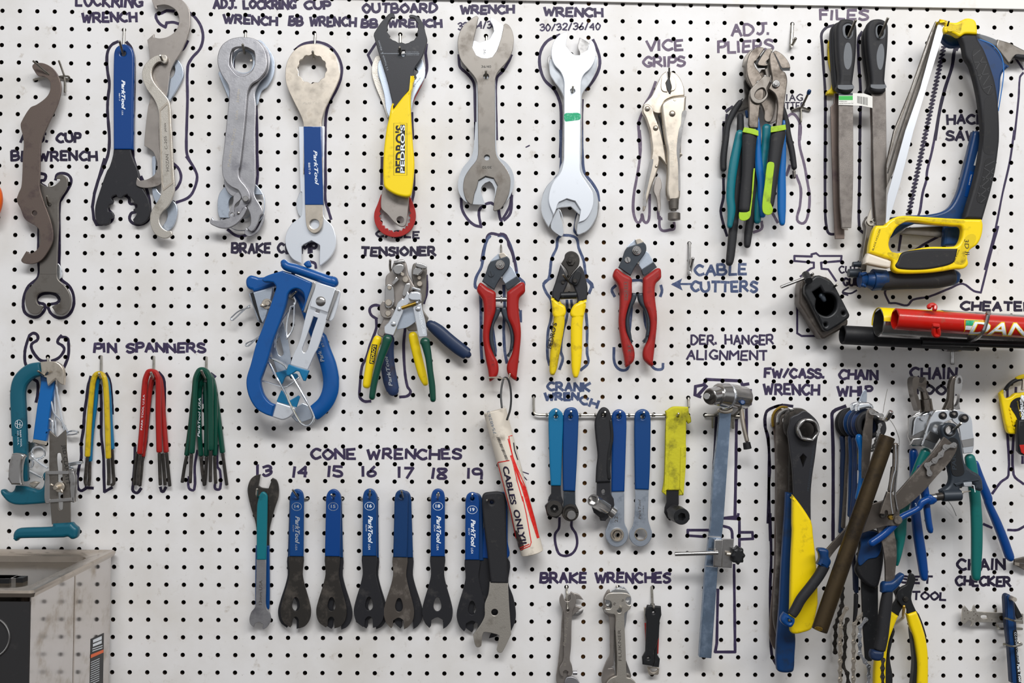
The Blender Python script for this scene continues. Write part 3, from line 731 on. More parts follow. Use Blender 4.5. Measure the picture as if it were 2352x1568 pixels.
# grey wrench stack
K(450, 0, 3.92)
hook(564, 76, 562, 122, 557, 101, 'steel peg hook carrying the stack of cast grey ring wrenches', 42)
T('ring_wrench', 'cast grey ring wrench with large eye and curved stamped handle, front of its stack', 'wrench', 562, 130, 20)
part('body', 'steel_cast', plate('430,332 530,350 610,430 640,540 630,630 570,710 500,760 465,830 455,930 430,1200 395,1500 #450,360,4.9 482,150 490,240 560,330 605,410 610,470 585,515 550,520 525,495 500,420 470,375 400,340 340,290 300,210 290,100 300,0 #450,0,3.92 245,1380 275,1100 298,850 290,770 240,690 200,600 195,500 230,410 300,355 370,335', 22, 5, 1.2, [pts('330,440* 370,425 450,425 520,460* 530,500 528,580* 500,640 430,685 380,680 320,620* 300,580 310,480*')]))
part('rivet', 'nickel', disc(497, 545, 11, 27, 1.2, .4, 20))
part('lettering', 'stamp_light', [text('35MM', (385, 925), (400, 805), 24, 27.2), text('USA', (375, 1075), (382, 990), 22, 27.2), text('PARK ROG', (305, 1500), (360, 1160), 22, 27.2)])
T('ring_wrench', 'cast grey ring wrench second in its stack, showing along the right of the front one', 'wrench', 575, 130, 12)
part('body', 'steel_cast', plate('470,338 570,370 640,440 665,540 640,660 570,740 530,830 538,950 530,1200 535,1500 #450,360,4.9 665,290 655,420 720,540 750,600 745,640 720,670 690,760 630,840 570,800* 610,760 610,660 575,570* 500,450 400,440 330,350 320,250 #450,0,3.92 400,1400 440,1000 440,800 350,700 300,600 300,450 380,360', 15, 5, 1, [pts('350,440 420,430 510,470 530,540 510,620 440,660 370,640 330,580 325,500')]))
part('rivet', 'black_steel', disc(568, 427, 10, 20, .4, .2, 20))
T('ring_wrench', 'pale grey flat ring wrench with a round end, rear of the cast grey stack', 'wrench', 600, 150, 4)
part('body', 'alloy_blue', plate('560,360 640,420 700,520 710,600 690,700 640,780 590,820 560,930* 530,960* 300,900* 200,660* 300,500', 5, 3, .5, [pts('370,480 440,460 500,500 510,580 480,640 400,650 340,600')]))
part('jaw', 'alloy_blue', plate('#450,360,4.9 325,335* 270,400 245,480 245,620 275,700 360,780 450,825 570,825 650,780 730,700 768,600 770,470 740,390 660,300 600,300 500,330 440,350* 440,440* 390,450 360,510 365,610 400,660 480,680 560,690 610,640 600,540 560,460 440,400 400,370', 5.5, 4, .8))
T('hook_spanner', 'grey adjustable spanner with pivoting crescent hook, foot of the cast grey stack', 'wrench', 545, 490, 10)
K(450, 360, 4.9)
part('hook', 'steel_cast', plate('180,675* 195,705* 250,715 330,700 400,680 450,660 500,620 545,560 570,575 560,620 520,690 450,760 370,800 290,805 210,780 155,740', 22, 4.5, 1))
part('link', 'steel_cast', [plate('500,490 530,470 580,520 570,550 530,580 510,620 500,665 470,680 440,665 432,630 445,570 480,540', 20.2, 3, .6, ), plate('425,440 470,400 510,440 500,480 440,540 430,600 430,660 400,692 368,670 370,630 400,560 420,500', 20.2, 2.6, .5, [circ(408, 645, 17)])])
part('rivet', 'chrome_dim', [disc(478, 632, 19, 26, 1.5, .4, 20, dome=1), disc(562, 473, 34, 27, 3, .8, 28)])
part('tail', 'steel_cast', plate('560,800* 620,840 640,850 690,800 740,700 755,640 770,640 765,720 730,800 680,860 600,898 550,870 545,840', 9.7, 4, .8))
# blue ring wrench and the white one behind it
K(450, 0, 3.92)
hook(724, 78, 721, 134, 718, 117, 'steel peg hook holding the big nickel ring wrench with the blue sleeve', 38)
T('ring_wrench', 'large nickel ring wrench with notched eye and bright blue sleeve on its handle', 'wrench', 721, 134, 14)
part('body', 'nickel', plate('1060,393 1160,415 1240,480 1285,580 1295,680 1260,780 1200,900 1150,1010 1130,1100 1130,1150 1130,1568 #450,360,4.9 1425,0 1425,600 1425,740 1400,820 1330,860 1265,820 1238,740 1230,560 1225,0 #450,0,3.92 968,1568 968,1120 940,1030 870,890 815,760 805,650 820,560 870,470 950,410', 14, 4, .6, [teeth(1045, 620, 128, 12, .035)] + [[(722 + 11.4 * cos(a * pi / 10), 514.5 + 11.4 * sin(a * pi / 10), True, []) for a in range(20)]]))
g = part('grip', 'blue_royal', plate('!@697,290 738,290 742,470 700,470', 13, 6.2, 1))
K()
part('lettering', 'white_print', [text('ParkTool', (720, 345), (724, 425), 8.5, 19.4, .3, .02), text('BBT-9', (708, 374), (709, 400), 4.5, 19.4)], g); part('lettering', 'stamp_light', text('ParkTool', (695, 240), (739, 238), 6, 18.2, .3))
T('headset_wrench', 'large pale chrome open end wrench with a square jaw, behind the blue sleeved ring wrench', 'wrench', 715, 500, 6)
K(450, 360, 4.9)
part('body', 'chrome_white', plate('@686,290* 745,290* #450,360,4.9 1435,640 1450,690 1530,770 1570,880 1575,980 1550,1070 1490,1150 1400,1225* 1390,1210* 1395,1000* 1380,985* 1300,942* 1215,985* 1190,1005* 1185,1200* 1090,1150 1030,1060 1005,950 1020,850 1080,750 1160,690 1190,640 1192,400 @690,440', 7, 5, .7))
T('ring_spanner', 'round chrome ring end peeking out left of the big pale open end wrench', 'wrench', 685, 470, 2)
part('body', 'chrome', plate('1190,380 1150,440 1130,520 1140,600 1165,665 1200,680 1260,600 1260,420', 2, 3.5, .6))
# black and yellow wrench
K(800, 0, 4.9)
hook(919, 80, 919, 122, 918, 108, 'steel peg hook under the jaw of the black and yellow wrench', 46)
T('outboard_bottom_bracket_wrench', 'wrench with a black twelve notch open jaw and a yellow moulded handle', 'wrench', 919, 120, 22)
part('jaw', 'black_steel_new', plate('430,180* 465,150 510,150 525,185* 515,205* 490,200 455,240* 440,290 445,330* 430,350* 470,400* 460,420* 500,450* 530,460* 560,480* 600,475* 640,490* 680,480* 700,465* 740,450* 760,420* 780,400* 775,360* 785,330* 775,290* 780,260 760,235* 740,205 690,200* 685,175 710,163 770,178 810,210 850,290 870,370 888,440 880,500* 830,640 740,780 730,850 700,980 620,1100 560,1180* 505,1220* 490,1130* 430,880 330,560 285,400* 290,370* 360,260', 24, 5.5, .9, [pts('!562,568 636,566 636,634 562,636')]))
g = part('handle', 'yellow', plate('725,830* 700,920 685,1000 610,1090 505,1225* 498,1150* 480,1190 450,1350 #800,280,4.9 430,60 400,300 390,500 395,680 410,735 500,800 600,835 690,835 715,770 735,600 742,450 725,250 712,50 #800,0,4.9 705,1300 700,1100 715,950', 22, 11, 3))
part('label_frame', 'black_print', [line('!512,1385 660,1385 660,1972 512,1972', 4, 33.15, closed=True), line('!@908.5,285.5 930.5,285.5 930.5,398 908.5,398', .4, 33.12, closed=True)], g)
part('label_panel', 'black_print', plate('!585,1403 638,1403 636,1950 585,1950', 33.0, .2, 0), g)
part('lettering', 'black_print', text("PEDRO'S", (632, 1945), (636, 1408), 105, 33.16, 0, .03), g)
part('lettering', 'white_print', text("PEDRO'S", (632, 1945), (636, 1408), 50, 33.3, 0, .02), g)
part('lettering', 'grey_print', [text('12 Notch x 46mm', (452, 785), (350, 455), 22, 29.7), text('ALIGN TORQUE', (650, 590), (790, 590), 10, 29.7), text('WRENCH TO LINE', (650, 622), (795, 622), 10, 29.7), line('!365,602 562,602', 5, 29.7), line('!636,602 800,602', 5, 29.7)])
T('ring_wrench', 'silver ring wrench tucked behind the right of the black and yellow wrench', 'wrench', 960, 160, 14)
part('body', 'alloy_blue', plate('820,660 850,720 865,800 855,880 800,980 740,1100 705,1240 600,1400 450,1300 400,1050 345,850 330,740 350,680 400,640 700,600', 15, 4, .6, [teeth(610, 800, 165, 14, .05)]))
part('lettering', 'stamp', text('ring wrench', (715, 1000), (815, 880), 16, 19.2))
T('ring_wrench', 'red edged ring wrench whose round red toothed end shows below the yellow handle', 'wrench', 915, 500, 6)
part('ring', 'red', [plate('860,880 800,1010 740,1130 705,1260* 700,1200* 760,1060 830,910', 13.2, 1.5, .3), plate('#800,280,4.9 365,820* 330,920 295,1010 290,1080 310,1160 370,1240 450,1282 530,1295 620,1275 700,1220 745,1140 760,1050 745,960 715,880 690,830 640,780 420,780', 6, 4, .6, [pts('#800,280,4.9 !420,850 360,990 352,1010 365,1030 345,1060 365,1085 358,1110 385,1130 380,1160 410,1165 415,1195 445,1195 460,1225 490,1215 510,1240 540,1228 565,1238 575,1215 600,1225 615,1195 640,1200 645,1170 670,1170 670,1140 695,1130 690,1100 700,1080 685,1050 705,1025 690,1000 680,850')])])
T('ring_wrench', 'grey steel ring wrench at the rear left of the black and yellow wrench', 'wrench', 870, 160, 2)
part('body', 'steel_satin', plate('330,625 280,690 262,780 275,880 320,1010 380,1150 440,1330* 500,1300 600,1200 600,700', 3, 3, .5))
part('rim', 'alloy_blue', plate('355,680* 330,760 335,850 380,960 430,1100 460,1220* 520,1100 480,900 420,700', 8.5, 3, .5))
part('lettering', 'stamp', text('1.5/8"', (385, 860), (430, 965), 20, 11.7))
part('tail', 'steel_grey', plate('#800,280,4.9 395,700* 450,640* 700,640* 685,850* 672,980 660,1100 640,1165 600,1178 555,1160 500,1110 440,1040 380,985 367,950 370,850', 11, 4, .7, [[(800 + (583 + 40 * cos(a * pi / 12)) / 4.9, 280 + (1103 + 40 * sin(a * pi / 12)) / 4.9, True, []) for a in range(24)]]))
# headset wrenches
hook(1117, 84, 1116, 176, 1116, 162, 'small steel peg hook holding the dark headset wrench marked 36/40', 34, 1.6)
T('headset_wrench', 'dark grey flat double open end headset wrench marked 36/40', 'wrench', 1117, 175, 12)
part('body', 'steel_dark', plate('1440,178 1465,195* 1455,240 1435,340 1415,420* 1395,530* 1440,620* 1500,650* 1560,655* 1620,640* 1670,570* 1715,440 1740,330 1750,280 1775,265 1820,300 1855,380 1862,470 1840,590 1780,700 1700,790 1660,860 1650,960 1652,1400 #800,280,4.9 1655,300 1680,400 1760,500 1815,600 1825,690 1800,830 1720,970 1650,1002* 1630,990* 1640,900 1660,800 1680,715* 1635,630* 1545,608* 1465,655* 1450,720 1420,800* 1400,910* 1385,932* 1330,880 1300,800 1292,720 1310,620 1370,520 1440,430 1460,350 #800,0,4.9 1460,1500 1452,960 1430,880 1350,780 1270,680 1235,560 1235,430 1280,310 1360,230', 14, 4.5, .6, [circ(1551, 858, 30), [(800 + (1560 + 31 * cos(a * pi / 10)) / 4.9, 280 + (400 + 31 * sin(a * pi / 10)) / 4.9, True, []) for a in range(20)]]))
part('lettering', 'black_print', [text('36/40', (1498, 762), (1607, 762), 28, 18.7), text('30/32', (1612, 1873 - 4), (1508, 1873 - 4), 28, 18.7)])
T('headset_wrench', 'bright chrome headset wrench marked 36 behind the dark one', 'wrench', 1117, 150, 6)
part('body', 'chrome_white', plate('1597,195* 1640,210 1700,250 1750,290 1765,330* 1700,560 1600,700 1460,700 1380,560* 1400,460 1480,480* 1560,450* 1590,440* 1640,350* 1620,270 1600,240', 8, 4.5, .6))
part('shank', 'chrome', plate('!1445,640 1665,640 1655,900 1665,1411 1440,1411', 8.2, 3.5, .6))
part('jaw', 'chrome', plate('#800,280,4.9 1415,0* 1430,0* 1410,300 1380,400 1280,530 1235,680 1245,790 1300,880 1380,920 1540,930* 1520,870 1495,790 1500,730 1540,685* 1590,665* 1620,690* 1650,760 1640,900* 1660,940* 1790,880 1850,760 1868,650 1840,540 1770,450 1700,400 1670,330 1665,100 1665,0*', 8, 4.5, .6))
part('lettering', 'stamp', text('36', (1520, 548), (1520, 610), 32, 12.7))
# white chrome wrenches
K(1150, 0, 4.3556)
hook(1312, 123, 1315, 209, 1316, 197, 'small steel peg hook through the white chrome wrench with the green mark', 42, 1.6)
T('headset_wrench', 'brilliant white chrome open end wrench with a green paint mark, front of its stack', 'wrench', 1315, 205, 16)
part('body', 'chrome_white', plate('668,312* 600,340 540,400 510,480 510,570 540,650 600,720 632,800 635,900 632,1568 #1150,300,4.3556 620,350 590,430 520,520 485,620 482,720 530,848* 555,790 570,740 585,715* 662,680* 745,705* 800,790* 780,920* 850,890 900,820 930,720 920,620 860,520 800,420 795,300 #1150,0,4.3556 795,1500 800,1000 805,820 830,750 900,680 945,590 950,500 930,430 905,395* 890,420* 870,500* 790,550* 740,550* 700,520* 650,460* 665,370', 20, 4.5, .8, [circ(720, 908, 24)]))
part('paint_mark', 'mark_green', plate('640,1140 700,1130 790,1135 795,1190 740,1205 680,1212 645,1210', 24.6, .15, 0))
T('headset_wrench', 'pale chrome open end wrench directly behind the white one with the green mark', 'wrench', 1312, 250, 10)
part('body', 'chrome', plate('500,590 485,650 495,740 540,820 600,900 635,990 632,1568 #1150,300,4.3556 600,350 560,450 470,540 420,640 405,780 430,880 480,968* 510,900 550,790 700,760* 800,850* 770,930 762,1030* 785,1040 880,990 950,880 972,760 965,640 900,530 830,430 805,300 #1150,0,4.3556 805,1500 808,1000 820,930 900,820 955,700 968,600 950,560 800,600 650,620', 14, 4, .7))
T('headset_wrench', 'rearmost grey chrome wrench of the stack, jaw tips showing below the white one', 'wrench', 1310, 280, 4)
part('body', 'chrome_dim', plate('480,560 478,660 520,780 590,900 620,980 612,1568 #1150,300,4.3556 600,480 500,570 470,700 490,930 560,1040* 625,1055* 630,1030 605,870 590,800* 640,740 720,720 780,790* 740,950 770,1040* 850,1020 940,930 985,780 980,700 900,560 815,450 815,200 #1150,0,4.3556 815,1200 830,700 900,500 880,430 790,375* 770,470 790,545 700,640 560,600', 8, 4, .6))
part('jaw', 'chrome', plate('#1150,300,4.3556 570,780* 540,840 500,960 560,1030 620,1050 620,940 600,860 590,800 630,930* 620,850 580,770', 12.1, 1.6, .4))
# ============================================================ locking pliers, adjustable pliers
K(1150, 0, 4.3556)
hook(1537, 170, 1537, 190, 1537, 154, 'dark peg hook gripped in the jaws of the locking pliers', 26, 1.5, 'chrome_dim')
T('locking_pliers', 'nickel plated locking pliers with serrated jaws closed on a hook', 'pliers', 1535, 190, 8)
part('upper_jaw', 'nickel', plate('1655,712* 1610,750 1570,830 1510,960 1430,1045 1420,1080 1440,1140 1500,1100 1540,1130 1610,1130 1610,1080 1640,1010 1700,975 1740,965 1840,955* 1835,880 1800,790 1755,735 1700,712* 1690,800* 1710,870 1695,940* 1670,900 1655,840 1672,790*', 10, 7, 1.5))
part('jaw_liner', 'nickel', [plate('1655,715* 1672,790* 1650,830* 1660,880* 1670,920* 1625,912 1605,880 1605,820 1620,750', 16.5, 2, .6), plate('1700,735* 1745,790 1755,860 1740,900 1700,912* 1710,870 1700,830 1690,790*', 16.5, 2, .6)])
part('jaw_teeth', 'plastic_black', plate('!1668,715 1690,715 1684,790 1700,805 1702,820 1712,830 1708,850 1716,865 1706,880 1702,900 1688,940 1672,900 1666,885 1654,870 1660,855 1650,840 1658,820 1662,800 1676,790', 16.6, 1.2, .2))
part('side_handle', 'nickel', plate('1425,1075 1440,1045 1480,1040 1520,1080 1540,1150 1580,1250 1620,1380 #1150,300,4.3556 1640,170 1670,370* 1590,268 1590,300 1570,400 1510,560 1470,700 1440,800 1425,795* 1440,600 1490,350 1515,200 1500,60 #1150,0,4.3556 1490,1300 1450,1180 1420,1120', 10, 9, 2))
part('grip_texture', 'chrome_dim', plate('#1150,300,4.3556 1500,290 1528,290 1490,480 1455,640 1440,760 1435,640 1460,450', 19, .3, .1))
part('main_handle', 'nickel', plate('1640,1010 1720,970 1860,955* 1850,1100 1830,1250 1810,1420 1805,1568 #1150,300,4.3556 1795,250 1800,620 1780,690 1675,685 1668,400 1665,200 #1150,0,4.3556 1650,1430 1632,1300 1610,1120 1610,1050', 13, 13, 3.5))
part('grip_texture', 'chrome_dim', plate('1842,1100 1828,1250 1808,1400 #1150,300,4.3556 1792,250 1797,600 1780,600 1775,350 1760,200 1780,0 #1150,0,4.3556 1800,1250', 25.7, .4, .1))
part('lettering', 'stamp_light', [text('MUSTANG', (1735, 1665), (1735, 1400), 38, 26.2), text('CrMoV', (1548, 1030), (1600, 950), 22, 17.2), text('9', (1700, 1450), (1740, 1410), 20, 26.2)])
part('rivet', 'nickel', [disc(1717, 1135, 32, 26, 1, .5, 24, dome=2), disc(1467, 1086, 28, 19, 1, .5, 24, dome=2), disc(1551, 1280, 27, 19, 1, .5, 24, dome=2), disc(1742, 995, 14, 26, .6, .2, 18), disc(1558, 1663, 16, 19, .6, .2, 18, dome=1)])
part('spring', 'plastic_black', [bar('1580,1150,20 1610,1250,24 1640,1450,20', 12, 4)])
part('adjusting_screw', 'steel_dark', [cyl(1730, 2090, 20, 1730, 2110, 20, 30, n=24), cyl(1735, 2130, 20, 1735, 2200, 20, 62, 62, 28), cyl(1730, 1990, 20, 1732, 2095, 20, 54, 46, 28)])
part('release_lever', 'steel_grey', plate('#1150,300,4.3556 1545,500* 1580,460 1605,500 1612,560 1595,620 1600,700 1602,760 1590,820* 1575,800 1560,680 1530,600', 12, 4, .8))
# adjustable pliers stack (rear to front)
K(1580, 0, 4.9)
hook(1820, 55, 1817, 106, 1828, 87, 'empty steel J peg hook right of the words ADJ PLIERS', 16, 2.4, 'wire')
_tw = twin(1819, 1860, 252, 1858, 211, 'double peg hook with a blue rubber tip standing empty right of the adjustable pliers', 34, 1.7, 247, 34)
part('rubber_tip', 'blue_dark', wire('@1856,217,31 1860,206,36', 2.8), _tw)
def slipjoint(lab, x, y, h, mt, parts):
    T('adjustable_pliers', lab, 'pliers', x, y, h)
    for nm, m_, g_ in parts: part(nm, m_, g_)
slipjoint('adjustable pliers with thin black dipped handles splayed wide at the back of the bunch', 1750, 150, 4, 0, [
  ('handle', 'rubber_black', bar('600,1130,60 520,1250,75 450,1400,70 #1580,280,4.9 425,200,72 400,400,75 400,560,70', 12, 9)),
  ('handle', 'rubber_black', bar('1060,1200,60 1110,1400,75 #1580,280,4.9 1120,120,75 1170,330,68 1200,540,60', 12, 9)),
  ('handle_core', 'steel_dark', bar('#1580,280,4.9 1192,540,38 1198,640,32', 12, 6)),
  ('jaw', 'black_steel', plate('650,880 640,1000 640,1100 540,1180* 560,1250 700,1200 900,1100 1060,1250* 1090,1200 950,1000 800,900', 8, 4, .8)),
  ('handle_edge', 'near_black', line('!430,1270 620,1110', 14, 12))])
slipjoint('adjustable pliers with long black dipped handles reaching lowest of the bunch', 1735, 170, 8, 0, [
  ('handle', 'rubber_black', bar('#1580,280,4.9 590,-100,70 590,150,85 570,500,100 540,900,100 510,1200,100 480,1500,95 460,1620,80', 20, 10)),
  ('handle', 'rubber_black', bar('#1580,280,4.9 760,100,60 780,400,80 760,700,90 720,1000,95 680,1250,92 665,1420,70', 15, 10)),
  ('jaw', 'steel_dark', plate('720,545* 640,640 615,740* 630,760 640,850 690,960 760,1020 800,960 740,850 700,750 720,620', 12, 5, 1))])
slipjoint('adjustable pliers with teal dipped handles', 1745, 180, 16, 0, [
  ('handle', 'teal', bar('#1580,280,4.9 590,90,90 560,250,100 520,450,105 490,650,100 478,850,95 490,1000,95 465,1200,60', 28, 9)),
  ('handle', 'teal', bar('#1580,280,4.9 890,20,110 880,200,100 850,450,90 820,700,90 790,950,90 780,1150,75', 20, 9)),
  ('jaw', 'steel_plier', plate('#1580,0,4.9 830,780* 870,780 910,830 920,900 990,1000 1000,1100 940,1360 870,1360 860,1250 800,1120 760,1000 780,880', 22, 4, 1))])
slipjoint('adjustable pliers with bright blue dipped handles', 1765, 180, 14, 0, [
  ('handle', 'blue_sky', bar('#1580,280,4.9 785,-60,25 790,100,55 790,300,70 800,500,90 830,700,95 830,850,90 845,1080,60', 26, 8)),
  ('handle', 'blue_sky', bar('#1580,280,4.9 1075,-20,40 1070,200,65 1065,400,80 1055,600,92 1055,800,98 1055,1000,95 1062,1170,60', 24, 9)),
  ('jaw', 'steel_grey', plate('#1580,0,4.9 870,1130 920,1060 960,1100 1010,1200 1000,1340 960,1380 900,1380 850,1250 840,1180', 16, 4, 1)),
  ('upper_handle', 'blue_dark', bar('655,1240,30 670,1330,34', 20, 5))])
slipjoint('adjustable pliers with lime and black grips, frontmost of the bunch, worn grey jaws', 1755, 190, 26, 0, [
  ('jaw', 'steel_plier', plate('868,545* 840,530 780,530 720,570 680,640 660,740 670,850 700,930 740,1010* 700,1040 690,1100 690,1250 685,1400* 700,1440* 790,1440* 800,1300 820,1160 850,1100 860,950* 830,850 760,750 750,700 770,685*', 36, 6, 1.4)),
  ('jaw', 'steel_plier', plate('965,580* 930,600 920,680 935,800 950,900 910,1000* 980,1060 1010,1150 1005,1300 990,1430* 1060,1430* 1075,1300 1090,1150 1110,1000 1120,900 1100,820 1060,790* 1045,770* 1030,730 1000,660', 36, 6, 1.4)),
  ('jaw_tooth_plate', 'steel_plier', plate('970,575 1050,600 1110,660 1145,720 1155,765* 1060,768* 1040,740* 1025,700* 1005,660*', 36, 5, .8)),
  ('jaw_tooth_plate', 'steel_plier', plate('880,560* 930,560 940,600 925,650 880,700 900,735 800,735 785,715* 810,670* 840,620*', 34, 5, .8)),
  ('gap', 'plastic_black', [plate('!868,560 880,575 862,600 852,620 842,650 825,670 818,690 805,710 790,735 900,735 895,760 790,765 750,700 770,685 800,650', 33, 2, .2), plate('!965,590 985,610 1000,640 1015,670 1035,710 1050,750 1065,768 1148,768 1148,795 1060,795 1035,775 1020,730 990,670 970,620', 40.5, .8, .1)]),
  ('slot_link', 'steel_dark', plate('860,850* 710,1000 700,1080 740,1150 810,1165 880,1120 905,1060 890,1000 910,950 940,880 920,860', 40, 5, 1.2, [pts('780,1020 830,990 860,1000 880,1060 840,1110 790,1115 755,1080')])),
  ('nut', 'chrome_dim', [disc(992, 943, 45, 42, 3, .8, 28), disc(992, 943, 27, 45, 2, .6, 6), disc(797, 930, 26, 42, 1.5, .6, 20), disc(868, 860, 18, 42, 1.5, .6, 20)]),
  ('handle', 'rubber_black', bar('#1580,280,4.9 712,80,150 700,130,178 690,220,158 680,400,142 670,600,135 650,850,140 640,1020,140', 38, 12, .6)),
  ('handle', 'rubber_black', bar('#1580,280,4.9 1020,60,160 1015,130,170 990,300,148 970,450,140 950,600,135 930,800,118 905,960,112', 38, 12, .6)),
  ('grip_band', 'lime', [plate('!#1580,280,4.9 635,58 740,75 795,98 795,158 700,130 615,112', 43.2, 2.2, .6), plate('!#1580,280,4.9 935,52 1100,28 1108,85 1020,105 932,118', 43.2, 2.2, .6)]),
  ('grip_inlay', 'lime', [plate('#1580,280,4.9 905,455 965,455 975,490* 950,700 930,900* 960,980* 945,1030 890,1045 845,1010 840,900 865,700 885,520', 43.4, 1.8, .8), plate('#1580,280,4.9 740,525 757,520* 735,800 712,1000 700,1070 650,1108 590,1100 575,1060 578,1015* 660,1015 695,1000* 715,850', 43.4, 1.8, .6)])])
part('cross_jaw', 'steel_dark', plate('880,560 940,545 960,570 925,600 915,680 930,760 935,830 870,1000 800,1000 850,930 880,860 870,780 890,700', 28, 5, 1))
# ============================================================ files and saws
K(1580, 0, 4.9)
hook(1948, 78, 1948, 82, 1966, 45, 'steel peg hook through the left file handle', 60, 2.1)
hook(2022, 75, 2020, 82, 2040, 40, 'steel peg hook through the right file handle', 60, 2.1)
T('file', 'flat file with black and grey moulded handle and a white price sticker', 'file', 1948, 75, 24)
part('blade', 'file_steel', plate('!1700,1100 1860,1100 #1580,280,4.9 1862,0 1862,600 1855,900 1840,1190 1735,1190 1712,900 1700,300', 30, 4, .5))
g = part('handle', 'rubber_black', plate('1685,280 1730,215 1800,205 1870,225 1905,290 1905,500 1890,700 1870,850 1860,930* 1875,990 1850,1030 1780,1040 1700,1010 1685,980 1705,930* 1710,850 1690,650 1680,450', 26, 16, 5, [pts('1778,300 1808,285 1838,300 1840,380 1810,410 1778,385')]))
part('inlay', 'rubber_grey', [plate('1760,560 1780,490 1805,478 1830,500 1848,600 1840,720 1815,775 1790,780 1765,740 1753,650', 41.6, .6, .2), plate('1745,300 1775,272 1810,265 1845,280 1862,330 1860,390 1835,430 1805,442 1770,425 1748,385', 41.6, .6, .2, [pts('1776,300 1808,283 1840,300 1842,382 1810,412 1776,387')]), plate('1690,955* 1860,955* 1872,985 1850,1000 1780,1010 1700,1000 1686,980', 41.6, .6, .2)], g)
part('grip_groove', 'near_black', [line('!1755,%d 1840,%d' % (y_, y_), 5, 42.3) for y_ in (848, 862, 876, 890, 904)], g)
part('price_sticker', 'paper', [plate('!1698,1045 1980,1050 2078,1085 2078,1215 1960,1190 1695,1180', 35, .3, .05)])
part('sticker_band', 'label_green', plate('!1698,1078 1856,1078 1856,1125 1698,1125', 35.4, .1, 0)); part('sticker_band', 'slate', plate('!1698,1046 1856,1046 1856,1072 1698,1072', 35.4, .1, 0))
part('barcode', 'black_print', [plate('!%g,%g %g,%g %g,%g %g,%g' % (1908 + i * 8.5, 1080 + i * 1.2, 1908 + i * 8.5 + w_, 1080 + i * 1.2, 1908 + i * 8.5 + w_, 1160 + i * 2, 1908 + i * 8.5, 1160 + i * 2), 35.4, .08, 0) for i, w_ in enumerate([5, 3, 5, 2, 4, 5, 2, 3, 5, 4, 2, 5, 3, 4])])
part('lettering', 'black_print', [text('AMERICAN', (1700, 1146), (1790, 1146), 12, 35.45), text('NORTON 60124', (1700, 1168), (1860, 1170), 12, 35.45)])
T('file', 'dark flat file directly behind the stickered one, longer blade showing left and below', 'file', 1925, 80, 12)
part('blade', 'steel_brown', plate('!1650,1050 1700,1050 #1580,280,4.9 1705,300 1720,900 1735,1200 1762,1205 1762,1315 1660,1315 1640,900 1615,100 #1580,0,4.9 1610,1200 1645,1160', 16, 4, .5))
part('handle', 'rubber_black', plate('1620,330 1650,270 1720,235 1800,240 1860,300 1860,500 1840,900 1700,1010 1660,990 1640,900 1625,700 1615,500', 12, 13, 4))
T('file', 'third file of the left bunch with a dirty yellow handle', 'file', 1905, 110, 4)
part('handle', 'yellow_dirty', plate('1600,440 1640,430 1680,500 1680,1060* 1565,1060* 1570,1025 1620,980 1640,850 1610,750 1590,650 1585,520', 3, 9, 2.5))
part('blade', 'steel_grey', plate('!1710,1060 1790,1060 #1580,280,4.9 1800,1195 1805,1215 1710,1215', 8.4, 3, .4))
K(1952, 0, 4.9)
T('file', 'flat file with black and grey handle at the right, slim grey blade', 'file', 2022, 75, 22)
part('blade', 'file_steel', plate('!250,1010 405,1010 #1952,300,4.9 412,0 415,500 405,1050 400,1062 300,1065 280,800 265,300 258,0', 28, 4, .5))
g = part('handle', 'rubber_black', plate('200,290 240,225 310,205 380,215 430,260 440,340 430,560 410,760 400,900* 415,980 400,1030 320,1045 250,1020 232,985 245,930* 240,850 210,600 195,420', 24, 16, 5, [pts('315,305 345,285 375,305 378,380 350,412 318,390')]))
part('inlay', 'rubber_grey', [plate('320,540 345,495 370,500 388,580 380,700 355,780 330,780 308,720 302,620', 39.6, .6, .2), plate('295,310 320,280 360,278 395,310 402,370 385,420 350,440 310,425 292,380', 39.6, .6, .2, [pts('313,305 345,283 377,305 380,382 350,414 316,392')]), plate('235,950* 405,950* 410,985 340,1000 240,985', 39.6, .6, .2)], g)
T('file', 'narrow file at the back of the right pair, only its dark edge and handle showing', 'file', 2005, 80, 8)
part('handle', 'rubber_black', plate('150,400 180,310 230,260 330,250 400,300 400,500 360,900 250,1080 200,1060 185,1020 210,960 190,800 160,600', 10, 12, 4)); part('blade', 'steel_brown', plate('!230,1060 262,1060 275,1800 290,2450 270,2500 250,2200 245,1500', 14, 4, .4))
# hack saws
T('hacksaw', 'hacksaw with a yellow handle, black padded frame back and pale blade, hanging in front', 'saw', 2160, 60, 46)
part('blade', 'chrome_white', plate('!990,280 1020,250 1060,250 1078,290 890,900 718,1470 #1952,300,4.9 565,600 435,1030 403,1040 425,720 625,0 #1952,0,4.9 790,1000', 50, 1.2, .2, [circ(1032, 293, 13)]))
part('blade_back', 'steel_dark', plate('!972,235 1000,260 975,330 800,970 640,1500 #1952,300,4.9 520,400 415,640 412,380 500,0 #1952,0,4.9 690,1000 900,400', 36, 6, 1))
part('blade_groove', 'black_steel', line('!960,330 560,1500 #1952,300,4.9 425,480', 16, 42.2)); part('blade_groove', 'chrome_dim', line('!925,360 535,1500 #1952,300,4.9 418,420', 8, 42.3))
part('head', 'yellow', plate('1000,235* 1060,228 1100,240 1200,250 1260,225 1310,203 1370,205 1415,230 1435,290 1440,385* 1300,380 1240,410 1180,380 1120,358 1075,365 1060,300 1080,290 1060,250 1020,240', 44, 12, 3, ))
part('head_panel', 'yellow_dirty', plate('1110,270 1200,280 1265,260* 1255,330 1240,370* 1180,350 1100,345', 55.8, .5, .1))
part('tension_screw', 'near_black', [cyl(1100, 290, 56, 1115, 240, 62, 9)])
